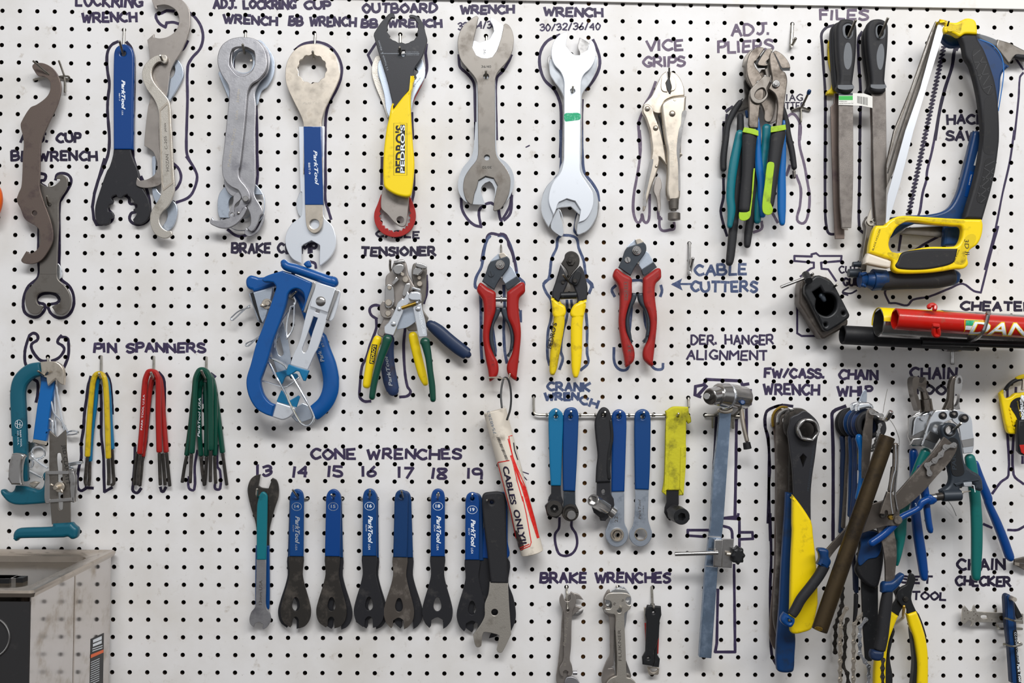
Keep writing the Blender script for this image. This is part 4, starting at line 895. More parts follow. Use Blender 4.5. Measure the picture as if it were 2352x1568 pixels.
part('frame', 'rubber_black', plate('1245,410* 1300,385 1440,388* 1450,440 1520,560 1600,780 1650,960 1680,1200 1690,1400 1690,1568 #1952,300,4.9 1680,200 1650,420 1600,650 1550,830 1500,1000* 1290,990* 1330,850 1390,650 1450,400 1490,150 #1952,0,4.9 1500,1500 1480,1250 1440,1000 1370,740 1310,640 1280,500', 40, 14, 4))
part('frame_grid', 'near_black', [plate('1385,570 1430,550 1480,590 1560,780 1605,950 1600,1050 1550,1065 1480,980 1430,800 1380,650', 53.8, .5, .1), plate('#1952,300,4.9 1520,350 1560,310 1620,320 1640,380 1610,560 1550,780 1500,820 1440,800 1430,740 1470,600 1510,430', 53.8, .5, .1), plate('1510,1160 1540,1100 1600,1095 1635,1140 1660,1568 #1952,300,4.9 1650,150 1620,260 1560,270 1505,230 1512,0', 53.8, .4, .1)])
part('frame_rib', 'rubber_rib', [line('!1385,630 1470,560', 8, 54.6), line('!1400,700 1540,700', 8, 54.6), line('!1420,780 1500,640', 8, 54.6), line('!1440,850 1560,830', 8, 54.6), line('!1460,900 1540,720', 8, 54.6), line('!1500,1000 1600,960', 8, 54.6), line('!1500,960 1570,850', 8, 54.6), line('!1550,1060 1600,950', 8, 54.6)] +
     [line('!#1952,300,4.9 %s' % q_, 8, 54.6) for q_ in ('1510,420 1620,490', '1520,400 1630,340', '1490,520 1600,560', '1500,560 1620,420', '1460,620 1570,680', '1470,640 1600,520', '1440,700 1540,760', '1450,740 1570,640', '1470,810 1540,750')])
g = part('handle', 'yellow', plate('#1952,300,4.9 420,1040* 450,1010 540,965 640,955 900,970 1250,990 1490,995* 1505,1060 1490,1180 1440,1280 1360,1340 1330,1420 1340,1500 1290,1550 1200,1555 1050,1580 850,1600 560,1600 490,1560 480,1460 400,1430 220,1370* 230,1280 270,1120 300,1065* 400,1060', 42, 14, 3.5,
  [pts('#1952,300,4.9 480,1170 530,1090 620,1030 700,1020 950,1050 1180,1070 1260,1080 1275,1150 1240,1260 1180,1300 900,1305 700,1340 560,1375 480,1360 445,1290 455,1220')]))
part('handle_pad', 'rubber_black', plate('#1952,300,4.9 585,1380 700,1345 900,1325 1100,1325 1222,1325* 1200,1420 1165,1490 1000,1540 800,1565 560,1555 515,1520 540,1470', 51, 7, 3), g)
part('handle_recess', 'yellow_dirty', [plate('#1952,300,4.9 520,990 650,975 900,990 1280,1010 1300,1030 1250,1040 900,1020 650,1010 560,1050 510,1040', 55.8, .4, .1), plate('#1952,300,4.9 1320,1180 1380,1160 1420,1190 1400,1270 1300,1370 1310,1440 1280,1500 1200,1500 1180,1480 1230,1370 1270,1260', 55.8, .4, .1), plate('#1952,300,4.9 430,1370 550,1390 530,1450 500,1440 430,1400', 55.8, .4, .1)], g)
part('lettering', 'black_print', [text('3D II', (1290, 1222 + 1470), (1300, 1400 + 1470), 50, 56.4, .1), text('HACKSAW', (1180, 1480 + 1470), (1240, 1340 + 1470), 16, 56.4), text('BLADE HOLDER', (268, 1350 + 1470), (350, 1110 + 1470), 22, 56.2)], g)
part('end_cap', 'tube_white', plate('#1952,300,4.9 210,1375* 470,1465* 468,1500 455,1540 430,1545 175,1495* 180,1440', 42.5, 15, 3.5))
T('hacksaw', 'blue painted hacksaw frame and handle hanging behind the yellow one', 'saw', 2180, 90, 18)
part('frame', 'blue_dark', plate('1060,365* 1240,410* 1300,400 1500,440 1620,520 1690,600 1750,700 1810,740* 1720,830 1700,1000 1670,1250* 1600,1250 1560,1000 1500,700 1300,520 1150,520 1050,440', 20, 14, 4))
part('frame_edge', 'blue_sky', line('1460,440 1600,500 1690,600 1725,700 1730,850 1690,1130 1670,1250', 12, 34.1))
part('grip_edge', 'rubber_grey', plate('1440,370* 1550,400 1650,440 1665,460 1650,520 1560,490 1460,430', 14, 14, 3))
part('lower_frame', 'blue_dark', plate('#1952,300,4.9 1480,0* 1400,0* 1340,250 1280,500 1200,750 1100,880 900,940 650,950 475,970* 480,1200* 620,1100 750,1040* 1080,1060* 1060,1290* 1230,1290* 1270,1070* 1290,1000 1400,600 1490,200', 18, 14, 4))
part('blade_guard', 'near_black', line('#1952,300,4.9 1390,0 1300,300 1250,500 1190,750', 16, 12))
part('label', 'blue_royal', plate('#1952,300,4.9 !1350,450 1440,480 1390,760 1290,740', 32.2, .3, .1)); part('label', 'paper', plate('#1952,300,4.9 !1440,230 1480,220 1460,400 1395,390', 32.2, .3, .1))
part('lettering', 'white_print', text('TENSION SAW', (1362, 490 + 1470), (1335, 610 + 1470), 14, 32.8)); part('blade_bar', 'steel_dark', plate('!#1952,300,4.9 1060,1075 1030,1200 560,1160 640,1090', 12, 4, .6))
K(1752, 520, 3.92)
part('handle', 'rubber_black', bar('1040,500,170 1200,480,180 1400,470,190 1600,460,190 1720,420,190', 32, 24, .5))
part('handle_end', 'blue_dark', bar('1600,500,100 1700,460,150 1740,400,120', 28, 22, .8))
part('wing_nut', 'blue_dark', [cyl(870, 480, 30, 940, 480, 30, 72, 50), cyl(930, 480, 30, 990, 485, 30, 62, 80), cyl(985, 480, 30, 1110, 480, 30, 98, 88), bar('870,440,40 935,415,30', 38, 10), bar('880,520,40 930,545,30', 38, 10)])
T('hacksaw', 'rearmost saw with a dark grey metal frame reaching the top right corner', 'saw', 2300, 110, 6)
K(1952, 0, 4.9)
part('frame', 'steel_dark', plate('1665,440* 1800,480 1880,520 1960,560* 2040,600* 2040,680* 1960,670 1880,640 1810,700* 1790,720* 1700,600 1650,530', 6, 10, 2))
part('frame', 'steel_dark', plate('#1952,300,4.9 200,960* 160,1040 175,1100 150,1300 110,1568 #1752,520,3.92 880,400* 935,400* 950,250 980,60 1020,-60* 1000,-80 960,-60', 14, 10, 2))
part('blade', 'steel_satin', plate('#1952,300,4.9 240,860* 250,1000* 290,1050 240,1070 205,1050 190,1010', 24.2, 1.5, .3, [[(1952 + (240 + 16 * cos(a * pi / 8)) / 4.9, 300 + (1030 + 16 * sin(a * pi / 8)) / 4.9, True, []) for a in range(16)]]))
K(1752, 520, 3.92)
part('knob', 'slate', [cyl(770, 420, 20, 880, 420, 20, 38, 42), cyl(810, 340, 24, 880, 340, 24, 22, 26)])
T('frame_edge', 'black strap end running out of the picture below the grey saw frame at the right', 'strap', 2345, 135, 10)
K(1952, 0, 4.9)
part('strap', 'rubber_black', bar('1850,630,50 1900,640,60 1990,650,60', 20, 8))
# ============================================================ brake clamps (third hand tools)
K(520, 560, 6.533)
one('peg_hook', 'wire', wire('682,700,-8 #520,560,6.533 1060,850,4 1050,860,8 1000,790,20 960,800,30 1048,712,44', 1.8), 'steel peg hook carrying the pair of blue brake clamps', 'hook')
T('brake_clamp', 'rear blue brake clamp with its open curve facing left and plated sliding jaw', 'clamp', 680, 670, 8)
part('frame', 'blue_clamp', bar('1000,700,150 1120,800,170 1200,950,180 1280,1150,200 1380,1400,205 #520,760,6.533 1400,100,210 1460,300,225 1530,500,240 1570,700,240 1560,900,245 1480,1080,240 1330,1220,240 1290,1240,200', 18, 13, .2))
part('head', 'blue_clamp', plate('860,450* 600,490 480,500 450,490 420,480 350,470 300,510 285,570 300,640 340,680 380,690* 410,720 700,630* 760,620* 900,560', 12, 14, 4))
part('tip', 'alloy_blue', plate('#520,760,6.533 1280,1130 1260,1140* 1200,1100 1140,1080* 1050,1140* 960,1270* 1050,1360 1130,1370 1280,1320* 1310,1230', 15, 4, 1))
part('lettering', 'grey_print', [text('Park Tool', (1470, 1568 + 190), (1360, 1400), 60, 25.2, .2, .01), text('BT-5', (1470, 1568 - 30), (1430, 1430), 32, 25.2)])
g = part('slider', 'alloy_blue', plate('#520,560,6.533 820,1150 #520,760,6.533 770,0* 720,150 665,300* 700,420 760,620* 890,580 960,500 960,380 900,0* #520,560,6.533 900,1400 850,1150', 14, 3, .5, [pts('#520,560,6.533 790,1400 #520,760,6.533 740,150 775,340 815,375 850,350 850,300 790,60')]))
part('slider_tip', 'teal_blue', plate('#520,760,6.533 730,625* 900,580* 930,620 1050,640 1075,710 1040,730 900,680 830,800 810,760', 13, 5, 1), g)
part('jaw_case', 'alloy_blue', plate('340,740 410,720* 700,640* 700,700 600,1100 550,1200* 480,1170 440,1080 400,950 345,800', 24, 8, 2))
part('jaw_slot', 'plastic_black', plate('!355,740 405,725 440,850 500,1080 545,1190 500,1170 460,1060 400,900', 31.8, .5, .1))
part('wing_nut', 'nickel', [disc(610, 900, 80, 32, 2, .6, 24), disc(625, 890, 42, 34, 6, 1, 20), bar('510,910,60 560,930,36 600,900,40', 37, 3)])
T('brake_clamp', 'front blue brake clamp with a bright plated slider, its open curve facing right', 'clamp', 690, 660, 30)
g = part('frame', 'blue_clamp', plate('840,400* 1000,450 1280,575* 1270,680 1190,950* 1160,1030* 1120,1000* 1170,880 1170,800 1140,720 1060,672 980,690 920,760 890,900 820,1130 700,1450 #520,760,6.533 620,420 540,650 510,750 520,850 570,980 650,1070 730,1105* 680,1285* 580,1250 450,1170 350,1020 300,850 300,700 360,500 440,200 #520,560,6.533 520,1300 600,1080 680,850 730,700 740,640 700,580* 620,570 560,570 530,540 540,510 640,460', 36, 13, 2.3))
part('tip', 'chrome_white', plate('#520,760,6.533 765,1062* 1030,1150* 1020,1220 960,1290 880,1330 820,1335 680,1290* 700,1200 740,1070*', 38, 7, 2))
part('tip_plate', 'teal_blue', plate('#520,760,6.533 !820,890 850,900 935,1050 1075,965 1105,985 1050,1145 750,1055', 39.5, 4, .8))
part('crossbar', 'blue_clamp', bar('845,240,110 900,330,140 1040,375,150 1200,430,150 1400,500,155 1560,560,160 1640,560,185 1680,550,170', 48, 16, .9, 2.2))
part('crossbar_knob', 'blue_clamp', plate('1150,300* 1190,260 1240,250 1260,290 1265,340 1200,350', 44, 10, 3))
g = part('slider', 'chrome_white', plate('1350,570* 1640,660* 1500,1150 1370,1568 #520,760,6.533 1330,330 1220,580* 960,500* 1000,370 #520,560,6.533 1100,1450 1210,1000', 50, 3, .6, [pts('!#520,560,6.533 1305,1085 1370,1110 1300,1310 #520,760,6.533 1220,270 1190,320 1160,325 1135,290 1140,250 #520,560,6.533 1200,1400'), pts('!1345,978 1405,1000 1392,1040 1332,1022')]))
part('slider_block', 'chrome_white', plate('1352,575* 1640,662* 1525,1030* 1250,935*', 53, 5, .8))
part('rivet', 'chrome_dim', disc(1415, 860, 74, 58, 1.4, .6, 28, dome=1.6))
part('slider_rail', 'chrome_dim', [plate('!1300,570 1345,580 1320,690 1190,1035 1150,1020', 47, 7, 1), plate('!1630,690 1685,700 1530,1150 1490,1140', 47, 7, 1)])
part('slider_flange', 'chrome_white', plate('1640,690* 1700,700 1710,760 1620,1100 1570,1155 1520,1150* 1600,900', 46, 3, .8))
part('slider_tip', 'teal_blue', plate('#520,760,6.533 !930,500 1070,545 1240,595 1185,750 1150,745 1090,610 1050,600 950,665 905,670 890,620', 50, 6, 1.5))
part('spring_wire', 'chrome', [wire('#520,560,6.533 1010,790,30 1040,850,30 1020,920,30 960,950,30 #520,760,6.533 905,90,30 #520,560,6.533 1000,1250,30 1020,900,30', 1.3),
  wire('#520,760,6.533 620,440,34 760,700,58 900,960,62 935,1050,62 1060,1300,62 1140,1400,62 1230,1420,62 1300,1350,62 1310,1280,62 1200,1050,62 970,650,60', 1.5),
  wire('#520,760,6.533 520,745,34 650,780,34 780,820,34 870,840,34 930,820,34 1100,690,34', 1.3), wire('#520,760,6.533 635,390,33 750,440,33 880,515,33 910,570,33', 1.8),
  wire('#520,560,6.533 1020,880,30 1010,1150,30 990,1290,30 900,1430,30', 1.3), wire('#520,560,6.533 1000,930,28 900,1050,28 770,1300,28 730,1560,28', 1.3)])
part('spring_eye', 'chrome', [wire('#520,560,6.533 355,915,20 250,1000,20 100,1140,20 65,1130,20 100,1080,20 200,1000,20 360,950,20', 1.2), wire('#520,760,6.533 490,90,20 430,130,20 330,220,20 290,215,20 310,180,20 420,130,20 490,80,20', 1.2)])
# ------------------------------------------------------------ teal brake clamps at the left
K(0, 740, 6.03)
one('peg_hook', 'wire', [wire('665,475,-8 662,490,3 660,600,4 640,720,12 625,745,20 520,670,36', 1.5), wire('625,740,20 670,680,30', 1.5)], 'steel peg hook through the top of the teal brake clamp at the left', 'hook')
T('brake_clamp', 'old teal brake clamp with a tan steel tip hanging at the far left', 'clamp', 100, 860, 14)
part('frame', 'teal_dark', bar('570,645,195 430,680,210 300,800,212 255,950,200 260,1200,205 275,1568,205 #0,980,5.6 260,100,190 270,400,190 280,700,190', 20, 13, .1, 3.2))
part('tip', 'nickel', plate('560,548* 700,540 790,555 860,620 882,700 880,865* 850,860 790,810 770,780* 740,800 665,880* 655,860 640,770* 570,740*', 15, 8, 1))
part('hook_arm', 'teal_dark', plate('#0,980,5.6 190,760* 300,770 430,800* 480,815 540,780 560,700 545,620 580,575 640,580* 640,980* 400,1000 200,1005 100,970 30,900 0,850 5,812 40,812 80,840 130,845 170,815', 16, 12, 3.5))
part('lettering', 'white_print', [text('PARK TOOL', (272, 1635 - 140), (285, 1675 + 50), 22, 28), text('CO. U.S.A.', (238, 1500), (245, 1700), 20, 28), ])
part('emblem', 'white_print', [line('!%s' % ' '.join('%g,%g' % (260 + 52 * cos(a * pi / 10), 1410 + 58 * sin(a * pi / 10)) for a in range(20)), 5, 28, closed=True), line('!240,1360 240,1460', 8, 28), line('!275,1380 275,1450', 8, 28), line('!215,1400 305,1425', 7, 28)])
K(0, 980, 5.6)
part('slider', 'steel_dark', plate('!635,45 650,60 710,115 730,135 760,110 835,40 845,60 850,300 880,560 900,900 905,1250 665,1255 640,900 630,500', 44, 3, .5, [pts('730,350 780,345 800,600 805,1050 775,1070 750,1040 740,600')]))
part('lettering', 'black_print', text('JED CLAMPITT', (800, 235), (850, 745), 50, 47.3))
part('slider_guide', 'chrome_dim', [plate('!600,570 880,565 885,610 605,615', 46.5, 3, .6), plate('!625,935 920,910 925,955 630,978', 46.5, 3, .6), plate('580,575* 620,580 640,700 640,980 580,980 570,800', 40, 6, 1), plate('!900,575 945,570 970,640 972,960 945,975 905,965 890,800', 38, 8, 1.5)])
part('wing_nut', 'nickel', [disc(765, 775, 66, 49, 2, .6, 24), disc(725, 780, 32, 51, 8, 1, 20), bar('640,740,40 690,755,26', 54, 3), bar('780,800,30 805,850,34', 54, 3)])
part('handle', 'teal_dark', plate('665,1250* 910,1235* 940,1270 985,1310 990,1370 970,1430 910,1450 860,1420 800,1430 270,1440 220,1450 190,1475 160,1440 160,1380 190,1330 240,1310 640,1295 660,1280', 38, 15, 5))
part('spring', 'chrome', [wire('405,345,32 430,280,32 490,258,32 550,280,32 580,345,32 550,390,32 490,412,32 430,400,32 405,345,32 440,400,34 540,480,36 620,530,38', 1.5), wire('380,410,30 425,440,30 420,500,30 380,530,30', 1.5), wire('375,565,30 480,620,30 545,650,30', 1.5)])
one('clear_band', 'chrome_dim', [plate('150,345* 220,335 310,370 290,420 270,520 268,680 290,750* 140,745* 105,680 105,540 120,440', 34, 10, 2.5)], 'shiny curved metal spring plate gripping the teal brake clamp at the left', 'spring plate')
T('brake_clamp', 'bright sky blue clamp arm hanging beside the teal brake clamp with a folded steel strap', 'clamp', 100, 870, 4)
part('arm', 'blue_sky', plate('@#0,740,6.03 570,720 640,770 750,790* 740,900 690,1200 650,1500 #0,980,5.6 610,30 585,185* 420,160* 440,0 #0,740,6.03 480,1400 520,1100 560,850', 6, 8, 1.5))
part('end', 'nickel', plate('!425,155 585,185 575,235 410,200', 8, 7, .8))
part('strap', 'chrome_dim', plate('320,210* 430,200 490,225* 400,310 320,390 280,500* 250,500 190,340*', 7, 3, .5))
part('point', 'nickel', plate('!375,720 430,700 505,715 430,795 375,750', 12, 5, 1))
T('brake_spring', 'bundle of bent bright wire springs behind the stamped steel slider at the left', 'spring', 130, 900, 4)
K(0, 740, 6.03)
part('wire', 'chrome', [wire('770,790,10 800,1000,10 850,1300,10 895,1500,10 940,1568,10', 1.5)]); part('wire', 'chrome', wire('750,830,8 760,1100,8 770,1568,8', 1.6))
part('wire', 'chrome', wire('710,1090,12 750,1250,12 850,1360,12 920,1480,12 940,1540,12', 1.3)); part('wire', 'chrome', wire('680,1330,12 725,1380,12 730,1568,12', 1.5))
part('ring', 'chrome', [wire('920,1530,14 1000,1505,14 1080,1518,14 1040,1545,14 930,1555,14', 1.4), wire('@#0,980,5.6 870,480,14 960,460,14 1040,450,14 1060,462,14 980,480,14 880,500,14', 1.4), wire('@#0,980,5.6 860,550,14 920,545,14 940,525,14 870,520,14', 1.2)])
# ============================================================ pin spanners
K(160, 780, 4.126)
for x0, y0, tx, ty, cl in ((300, 155, 278, 315, 'yellow'), (798, 160, 770, 308, 'red'), (1296, 165, 1247, 288, 'green')):
    a = k(x0, y0); b = k(tx, ty)
    hook(a[0], a[1], a[0] - 1, a[1] + 50, b[0], b[1], 'steel peg hook holding the %s pin spanners' % cl, 42, 1.8)
def pin(lab, x, y, h, cl, path, L, R, r=3.7):
    """bent wire spanner: coated hairpin path, bare legs L and R"""
    T('pin_spanner', lab, 'wrench', *k(x, y), h)
    part('grip', cl, wire(path, r, h + r, 6))
    part('leg', 'black_steel', wire(L, 2.4, h + r)); part('leg', 'black_steel', wire(R, 2.4, h + r))
pin('yellow coated hairpin shaped pin spanner, front of the leftmost pair', 278, 330, 12, 'yellow_pin', '168,1110 185,800 215,450 240,345 280,320 320,345 342,440 355,700 367,1128', '168,1110 155,1250 148,1340 160,1385', '367,1128 372,1300 368,1380', 3.9)
pin('blue coated pin spanner behind the yellow one', 300, 350, 4, 'teal_blue', '190,1155 205,900 240,600 262,400 300,350 345,380 368,500 385,800 402,1040', '190,1155 188,1300 182,1385', '402,1040 412,1250 418,1360 390,1380', 3.7)
pin('red coated pin spanner with white print, front of the red pair', 770, 310, 14, 'red', '665,1085 690,800 715,400 745,310 775,300 820,320 840,400 842,700 850,1070', '668,1085 655,1250 645,1380', '850,1070 855,1250 860,1380', 4.1)
part('lettering', 'white_print', text('PARK TOOL U.S.A', (688, 855), (712, 520), 17, 22.6))
pin('darker red pin spanner behind the one with white print', 800, 330, 4, 'red_worn', '690,1110 715,900 745,600 780,380 820,340 860,400 885,700 915,1070', '640,1060 620,1250 612,1380', '918,1070 930,1200 950,1390', 3.9)
part('leg', 'black_steel', wire('690,1110,10 680,1250,10 665,1390,10', 2.4)); part('leg', 'black_steel', wire('880,1075,10 890,1200,10 905,1380,10', 2.4))
pin('front green pin spanner with its legs together', 1250, 290, 18, 'green', '1155,1080 1180,700 1195,380 1225,300 1255,285 1300,310 1330,400 1335,700 1338,1050', '1155,1080 1150,1200 1142,1360', '1338,1050 1335,1200 1333,1350', 4.3)
pin('green pin spanner printed with white letters, middle of the green three', 1260, 300, 10, 'green', '1110,1100 1150,800 1190,450 1230,340 1270,310 1330,350 1370,480 1378,800 1375,1100', '1110,1100 1090,1200 1066,1355', '1375,1100 1378,1250 1385,1365', 3.9)
pin('rearmost green pin spanner with the widest spread legs', 1270, 310, 3, 'green', '1245,1105 1230,900 1225,600 1240,420 1290,330 1345,360 1390,600 1450,1075', '1245,1105 1258,1250 1278,1385', '1450,1075 1470,1230 1490,1380', 3.9)
part('grip_leg', 'green', wire('1290,400,7 1300,800,7 1298,1105,7', 3.9)); part('leg', 'black_steel', wire('1298,1105,7 1290,1250,7 1280,1380,7', 2.4))
part('lettering', 'white_print', text('ParkTool USA', (1232, 920), (1242, 550), 22, 11.2, .2, .01))
# ============================================================ cable tensioner pliers
K(800, 560, 4.126)
one('peg_hook', 'wire', wire('460,290,-6 455,330,4 400,250,20 396,150,36', 1.8), 'steel peg hook standing up left of the cable tensioner pliers', 'hook')
T('cable_tensioner', 'cable tensioner pliers with navy dipped handles, one sticking out to the right', 'pliers', 950, 720, 4)
part('handle', 'blue_navy', bar('745,740,90 850,820,125 950,910,130 1050,990,130 1120,1040,120 1160,1070,70', 18, 13))
g = part('handle', 'navy_worn', bar('390,850,110 370,1000,125 375,1150,135 400,1300,140 440,1440,110', 16, 12))
part('lettering', 'grey_print', text('ParkTool', (418, 1345), (370, 1060), 34, 22.3, .2, .02), g)
part('arm', 'steel_dark', plate('610,200 640,180 735,215 740,300 730,500 700,600 760,700* 740,760* 640,650 620,400 600,300', 8, 7, 1.2))
part('head', 'chrome_dim', [plate('640,185 650,175 735,200 738,235 640,215', 26, 8, 1.2), plate('605,290* 620,230 690,225 700,260 670,292 610,295', 24, 6, 1.5)])
part('rivet', 'nickel', [disc(676, 378, 27, 18, 4, .8, 20), disc(672, 322, 18, 18, 4, .6, 18)])
T('cable_tensioner', 'cable tensioner pliers with yellow handles and a small black brand plate', 'pliers', 920, 720, 14)
g = part('handle', 'yellow', bar('290,870,80 250,980,85 215,1100,90 195,1200,78 180,1300,80 170,1370,75', 30, 12, .9))
part('lettering_plate', 'black_print', plate('!205,1135 198,1125 225,950 275,955 245,1130', 35.9, .2, 0), g); part('lettering', 'yellow', text("PEDRO'S", (236, 1128), (262, 962), 32, 36.2, 0, .02), g)
part('handle', 'yellow', bar('605,830,85 630,950,90 660,1080,88 700,1230,85 740,1345,55', 26, 12))
part('arm', 'steel_grey', plate('350,340* 360,300 400,260 415,215* 440,165 530,155 570,290 640,420* 560,480 540,560 645,750 650,825* 570,825* 520,750 440,600 425,690 330,890* 275,850 300,780 330,700 305,660 300,580 345,540 350,450', 17, 7, 1.5))
part('head', 'chrome_dim', [plate('412,240* 430,200 510,185 530,230 500,290 440,290', 30, 10, 2.5), plate('!430,160 525,148 538,175 432,190', 32, 9, 1.5), plate('!410,370 455,310 480,335 430,395', 30, 7, 1), plate('!535,380 580,370 590,400 560,480 520,500 510,480', 28, 7, 1), plate('350,400 380,380 425,400 435,560 400,610 350,600 345,480', 27, 5, 1.5)])
part('rivet', 'nickel', [disc(542, 336, 32, 26, 5, 1, 22), disc(515, 288, 17, 40, 2, .5, 18), disc(389, 415, 20, 32, 3, .6, 18), disc(380, 556, 32, 33, 4, .8, 22), disc(378, 656, 30, 26, 4, .8, 22)])
part('link', 'steel_grey', plate('305,580 340,540 380,600 430,620 430,680 380,705 320,690 300,640', 24.5, 4, 1))
T('cable_tensioner', 'front cable tensioner pliers with green dipped handles and stamped bright plated arms', 'pliers', 930, 720, 28)
part('plate', 'alloy_blue', plate('500,600 600,570 640,735* 560,790 460,812* 440,800', 40, 2.5, .4))
g = part('handle', 'green', bar('385,860,95 350,970,80 310,1080,70 275,1200,64 240,1350,60 222,1480,58', 48, 11))
part('handle', 'green', bar('715,885,98 740,980,80 760,1080,66 775,1200,60 795,1350,62 805,1500,56', 48, 11))
part('arm', 'chrome', plate('470,550* 520,520 520,640 490,720 430,870* 345,850* 345,780 380,740 430,650', 44, 5, 1))
part('arm', 'chrome', plate('610,590* 690,560* 700,620 730,740 750,880* 665,885* 640,750', 44, 5, 1))
part('head', 'chrome', [plate('570,470* 600,450 680,460 690,540* 650,545 575,530', 46, 10, 2.5), plate('!605,405 685,425 680,445 600,425', 48, 8, 1.5), plate('480,540* 530,510 560,450* 590,500 570,570 480,600', 43, 4, 1)])
part('spring', 'brass', cyl(505, 608, 52, 640, 562, 52, 16, n=14))
part('rivet', 'chrome', [disc(428, 758, 26, 49, 2, .5, 20, dome=1.4), disc(482, 618, 20, 49, 3, .5, 18, dome=1), disc(660, 615, 26, 49, 2, .5, 20, dome=1.4), disc(650, 556, 14, 50, 3, .5, 16, dome=1)])
part('lettering', 'white_print', text('HOZAN C-356', (664, 650), (708, 855), 26, 49.3))
# ============================================================ cable cutters
K(1060, 520, 4.126)
def felco(lab, dx, dy, red, y2=0, hot=1):
    x0, y0 = _K[0], _K[1]
    T('cable_cutter', lab, 'pliers', x0 + (370 + dx) / 4.126, y0 + (360 + dy) / 4.126, 8)
    K(x0 + dx / 4.126, y0 + dy / 4.126, 4.126)
def cutter(lab, red, pre):
    T('cable_cutter', lab, 'pliers', *k(370, 360), 8)
    L = 'red' if red else 'red_worn'
    part('blade', 'alloy_blue', plate('270,335* 300,300 340,265 350,255 365,305* 380,400 300,340', 9, 4, .6))
    part('blade', 'nickel', plate('355,255* 400,250 430,275* 440,300* 400,310 370,305*', 13, 5, .6))
    part('arm', 'alloy_blue', plate('385,500* 380,470 440,380 465,370 500,420 525,470* 415,545*', 9, 6, .8))
    part('arm_neck', 'slate', plate('!412,545 525,465 560,520 440,600 425,590', 8.5, 7, .8))
    part('arm', 'slate', plate('430,280* 455,310 455,370 410,440 350,520 310,600* 195,520* 230,440 270,340 340,310*', 16, 7, 1.2))
    part('bolt', 'chrome_dim', [disc(367, 362, 44, 23, 2, .6, 28), disc(367, 362, 34, 25, 3, .6, 6), disc(367, 362, 17, 28, 3, .8, 18)])
    part('screw', 'slate' if red else 'chrome_dim', [disc(281, 450, 29, 23, 1.2, .3, 24)]); part('screw_slot', 'plastic_black', line('!272,425 290,475', 5, 24.4))
    g = part('handle', L, plate('165,540 185,530 250,580 320,620 325,680 322,800 290,900 265,1010 270,1120 310,1220 345,1290 345,1400 290,1460 265,1470* 250,1360 235,1290 215,1170 200,1040 210,850 200,700 150,620 145,590', 12, 15, 5))
    part('grip_inlay', 'slate', plate('325,760* 370,775 350,850 310,930 300,1050 320,1170 328,1245* 290,1190 264,1100 262,1010 290,900', 13, 10, 3), g)
    part('lettering', 'red_worn' if red else 'stamp', [line('!248,655 285,655 280,835 250,835', 3, 27.3, closed=True), text('SORELI', (280, 830), (276, 660), 24, 27.3), text('31', (310, 1330), (310, 1265), 28, 27.3)], g)
    g = part('handle', L, plate('585,525 605,600 595,630 550,680 545,800 565,1000 550,1200 520,1465* 480,1440 435,1385 435,1300 480,1200 500,1060 480,960 440,870 430,780 432,620* 500,570', 12, 15, 5))
    part('grip_inlay', 'slate', plate('425,760* 380,775 390,850 440,930 465,1050 455,1170 430,1245* 480,1180 500,1080 495,1000 465,900', 13, 10, 3), g)
    part('pin', 'chrome_dim', disc(382, 485, 10, 23, 5, .5, 12))
one('peg_hook', 'wire', wire('372,145,-6 375,200,3 382,485,4 384,488,20', 1.4), 'peg hook hidden behind the pivot of the left red cable cutters', 'hook')
cutter('red handled cable cutters with a white tube hanging from their handles', True, 0)
part('catch', 'chrome_dim', [cyl(322, 690, 18, 428, 690, 18, 22), cyl(370, 690, 18, 385, 690, 18, 36)])
part('wire_clasp', 'nickel', wire('255,1432,28 330,1430,30 440,1438,30 462,1390,30', 1.3))
K(1060 + 1294 / 4.126, 520 - 134 / 4.126, 4.126)
hook(1466, 553, 1466, 602, 1467, 603, 'peg hook behind the pivot of the right red cable cutters', 24, 1.4)
cutter('worn red handled cable cutters hanging below and left of the words CABLE CUTTERS', False, 0)
K(1060, 520, 4.126)
one('peg_hook', 'wire', wire('1025,320,-6 1028,500,3 1040,545,10 960,455,36', 1.7), 'steel peg hook through the black and yellow cable cutters', 'hook')
T('cable_cutter', 'cable cutters with black jaws and plain yellow dipped handles', 'pliers', 1308, 610, 8)
part('jaw', 'black_steel', plate('975,300 985,260 1020,235 1060,235 1100,260 1120,310 1110,370 1060,430 1015,490* 1000,420 945,350*', 18, 5, 1))
part('jaw', 'black_steel_new', plate('1125,370* 1150,400 1175,480 1195,570 1195,620 1190,690* 1090,725* 1100,690 1060,560 1015,520 1060,440', 12, 8, 2))
part('jaw', 'black_steel_new', plate('940,360* 980,440 1010,510 980,600 930,700 920,720* 860,670* 860,620 890,530', 14, 8, 2))
part('link', 'plastic_black', plate('1080,430 1110,415 1135,440 1130,480 1100,550 1070,555 1050,530 1055,480', 21, 4, 1.2))
part('spring', 'plastic_black', cyl(940, 655, 22, 1090, 650, 22, 34, n=20))
part('bolt', 'black_steel', [disc(1037, 330, 42, 23, 3, .6, 6), disc(1028, 327, 18, 26, 3, .8, 18), disc(1075, 515, 20, 25, 3, .6, 18), disc(962, 530, 16, 22, 2, .5, 16)])
g = part('handle', 'yellow_dirty', bar('895,700,85 920,800,100 925,900,108 905,1050,105 885,1200,92 870,1330,76 858,1410,50', 16, 12, .9))
part('lettering', 'black_print', text("PEDRO'S", (850, 1160), (905, 915), 42, 22.2, 0, .02), g)
part('handle', 'yellow', bar('1150,700,90 1115,800,110 1095,900,112 1090,1050,110 1090,1200,105 1085,1330,90 1080,1435,50', 16, 12, .9))
part('handle_top', 'yellow', [plate('850,660* 920,715 985,760 975,850 880,860 860,760', 11, 11, 4), plate('1190,685* 1130,710 1060,750 1040,850 1150,860 1165,780', 11, 11, 4)])
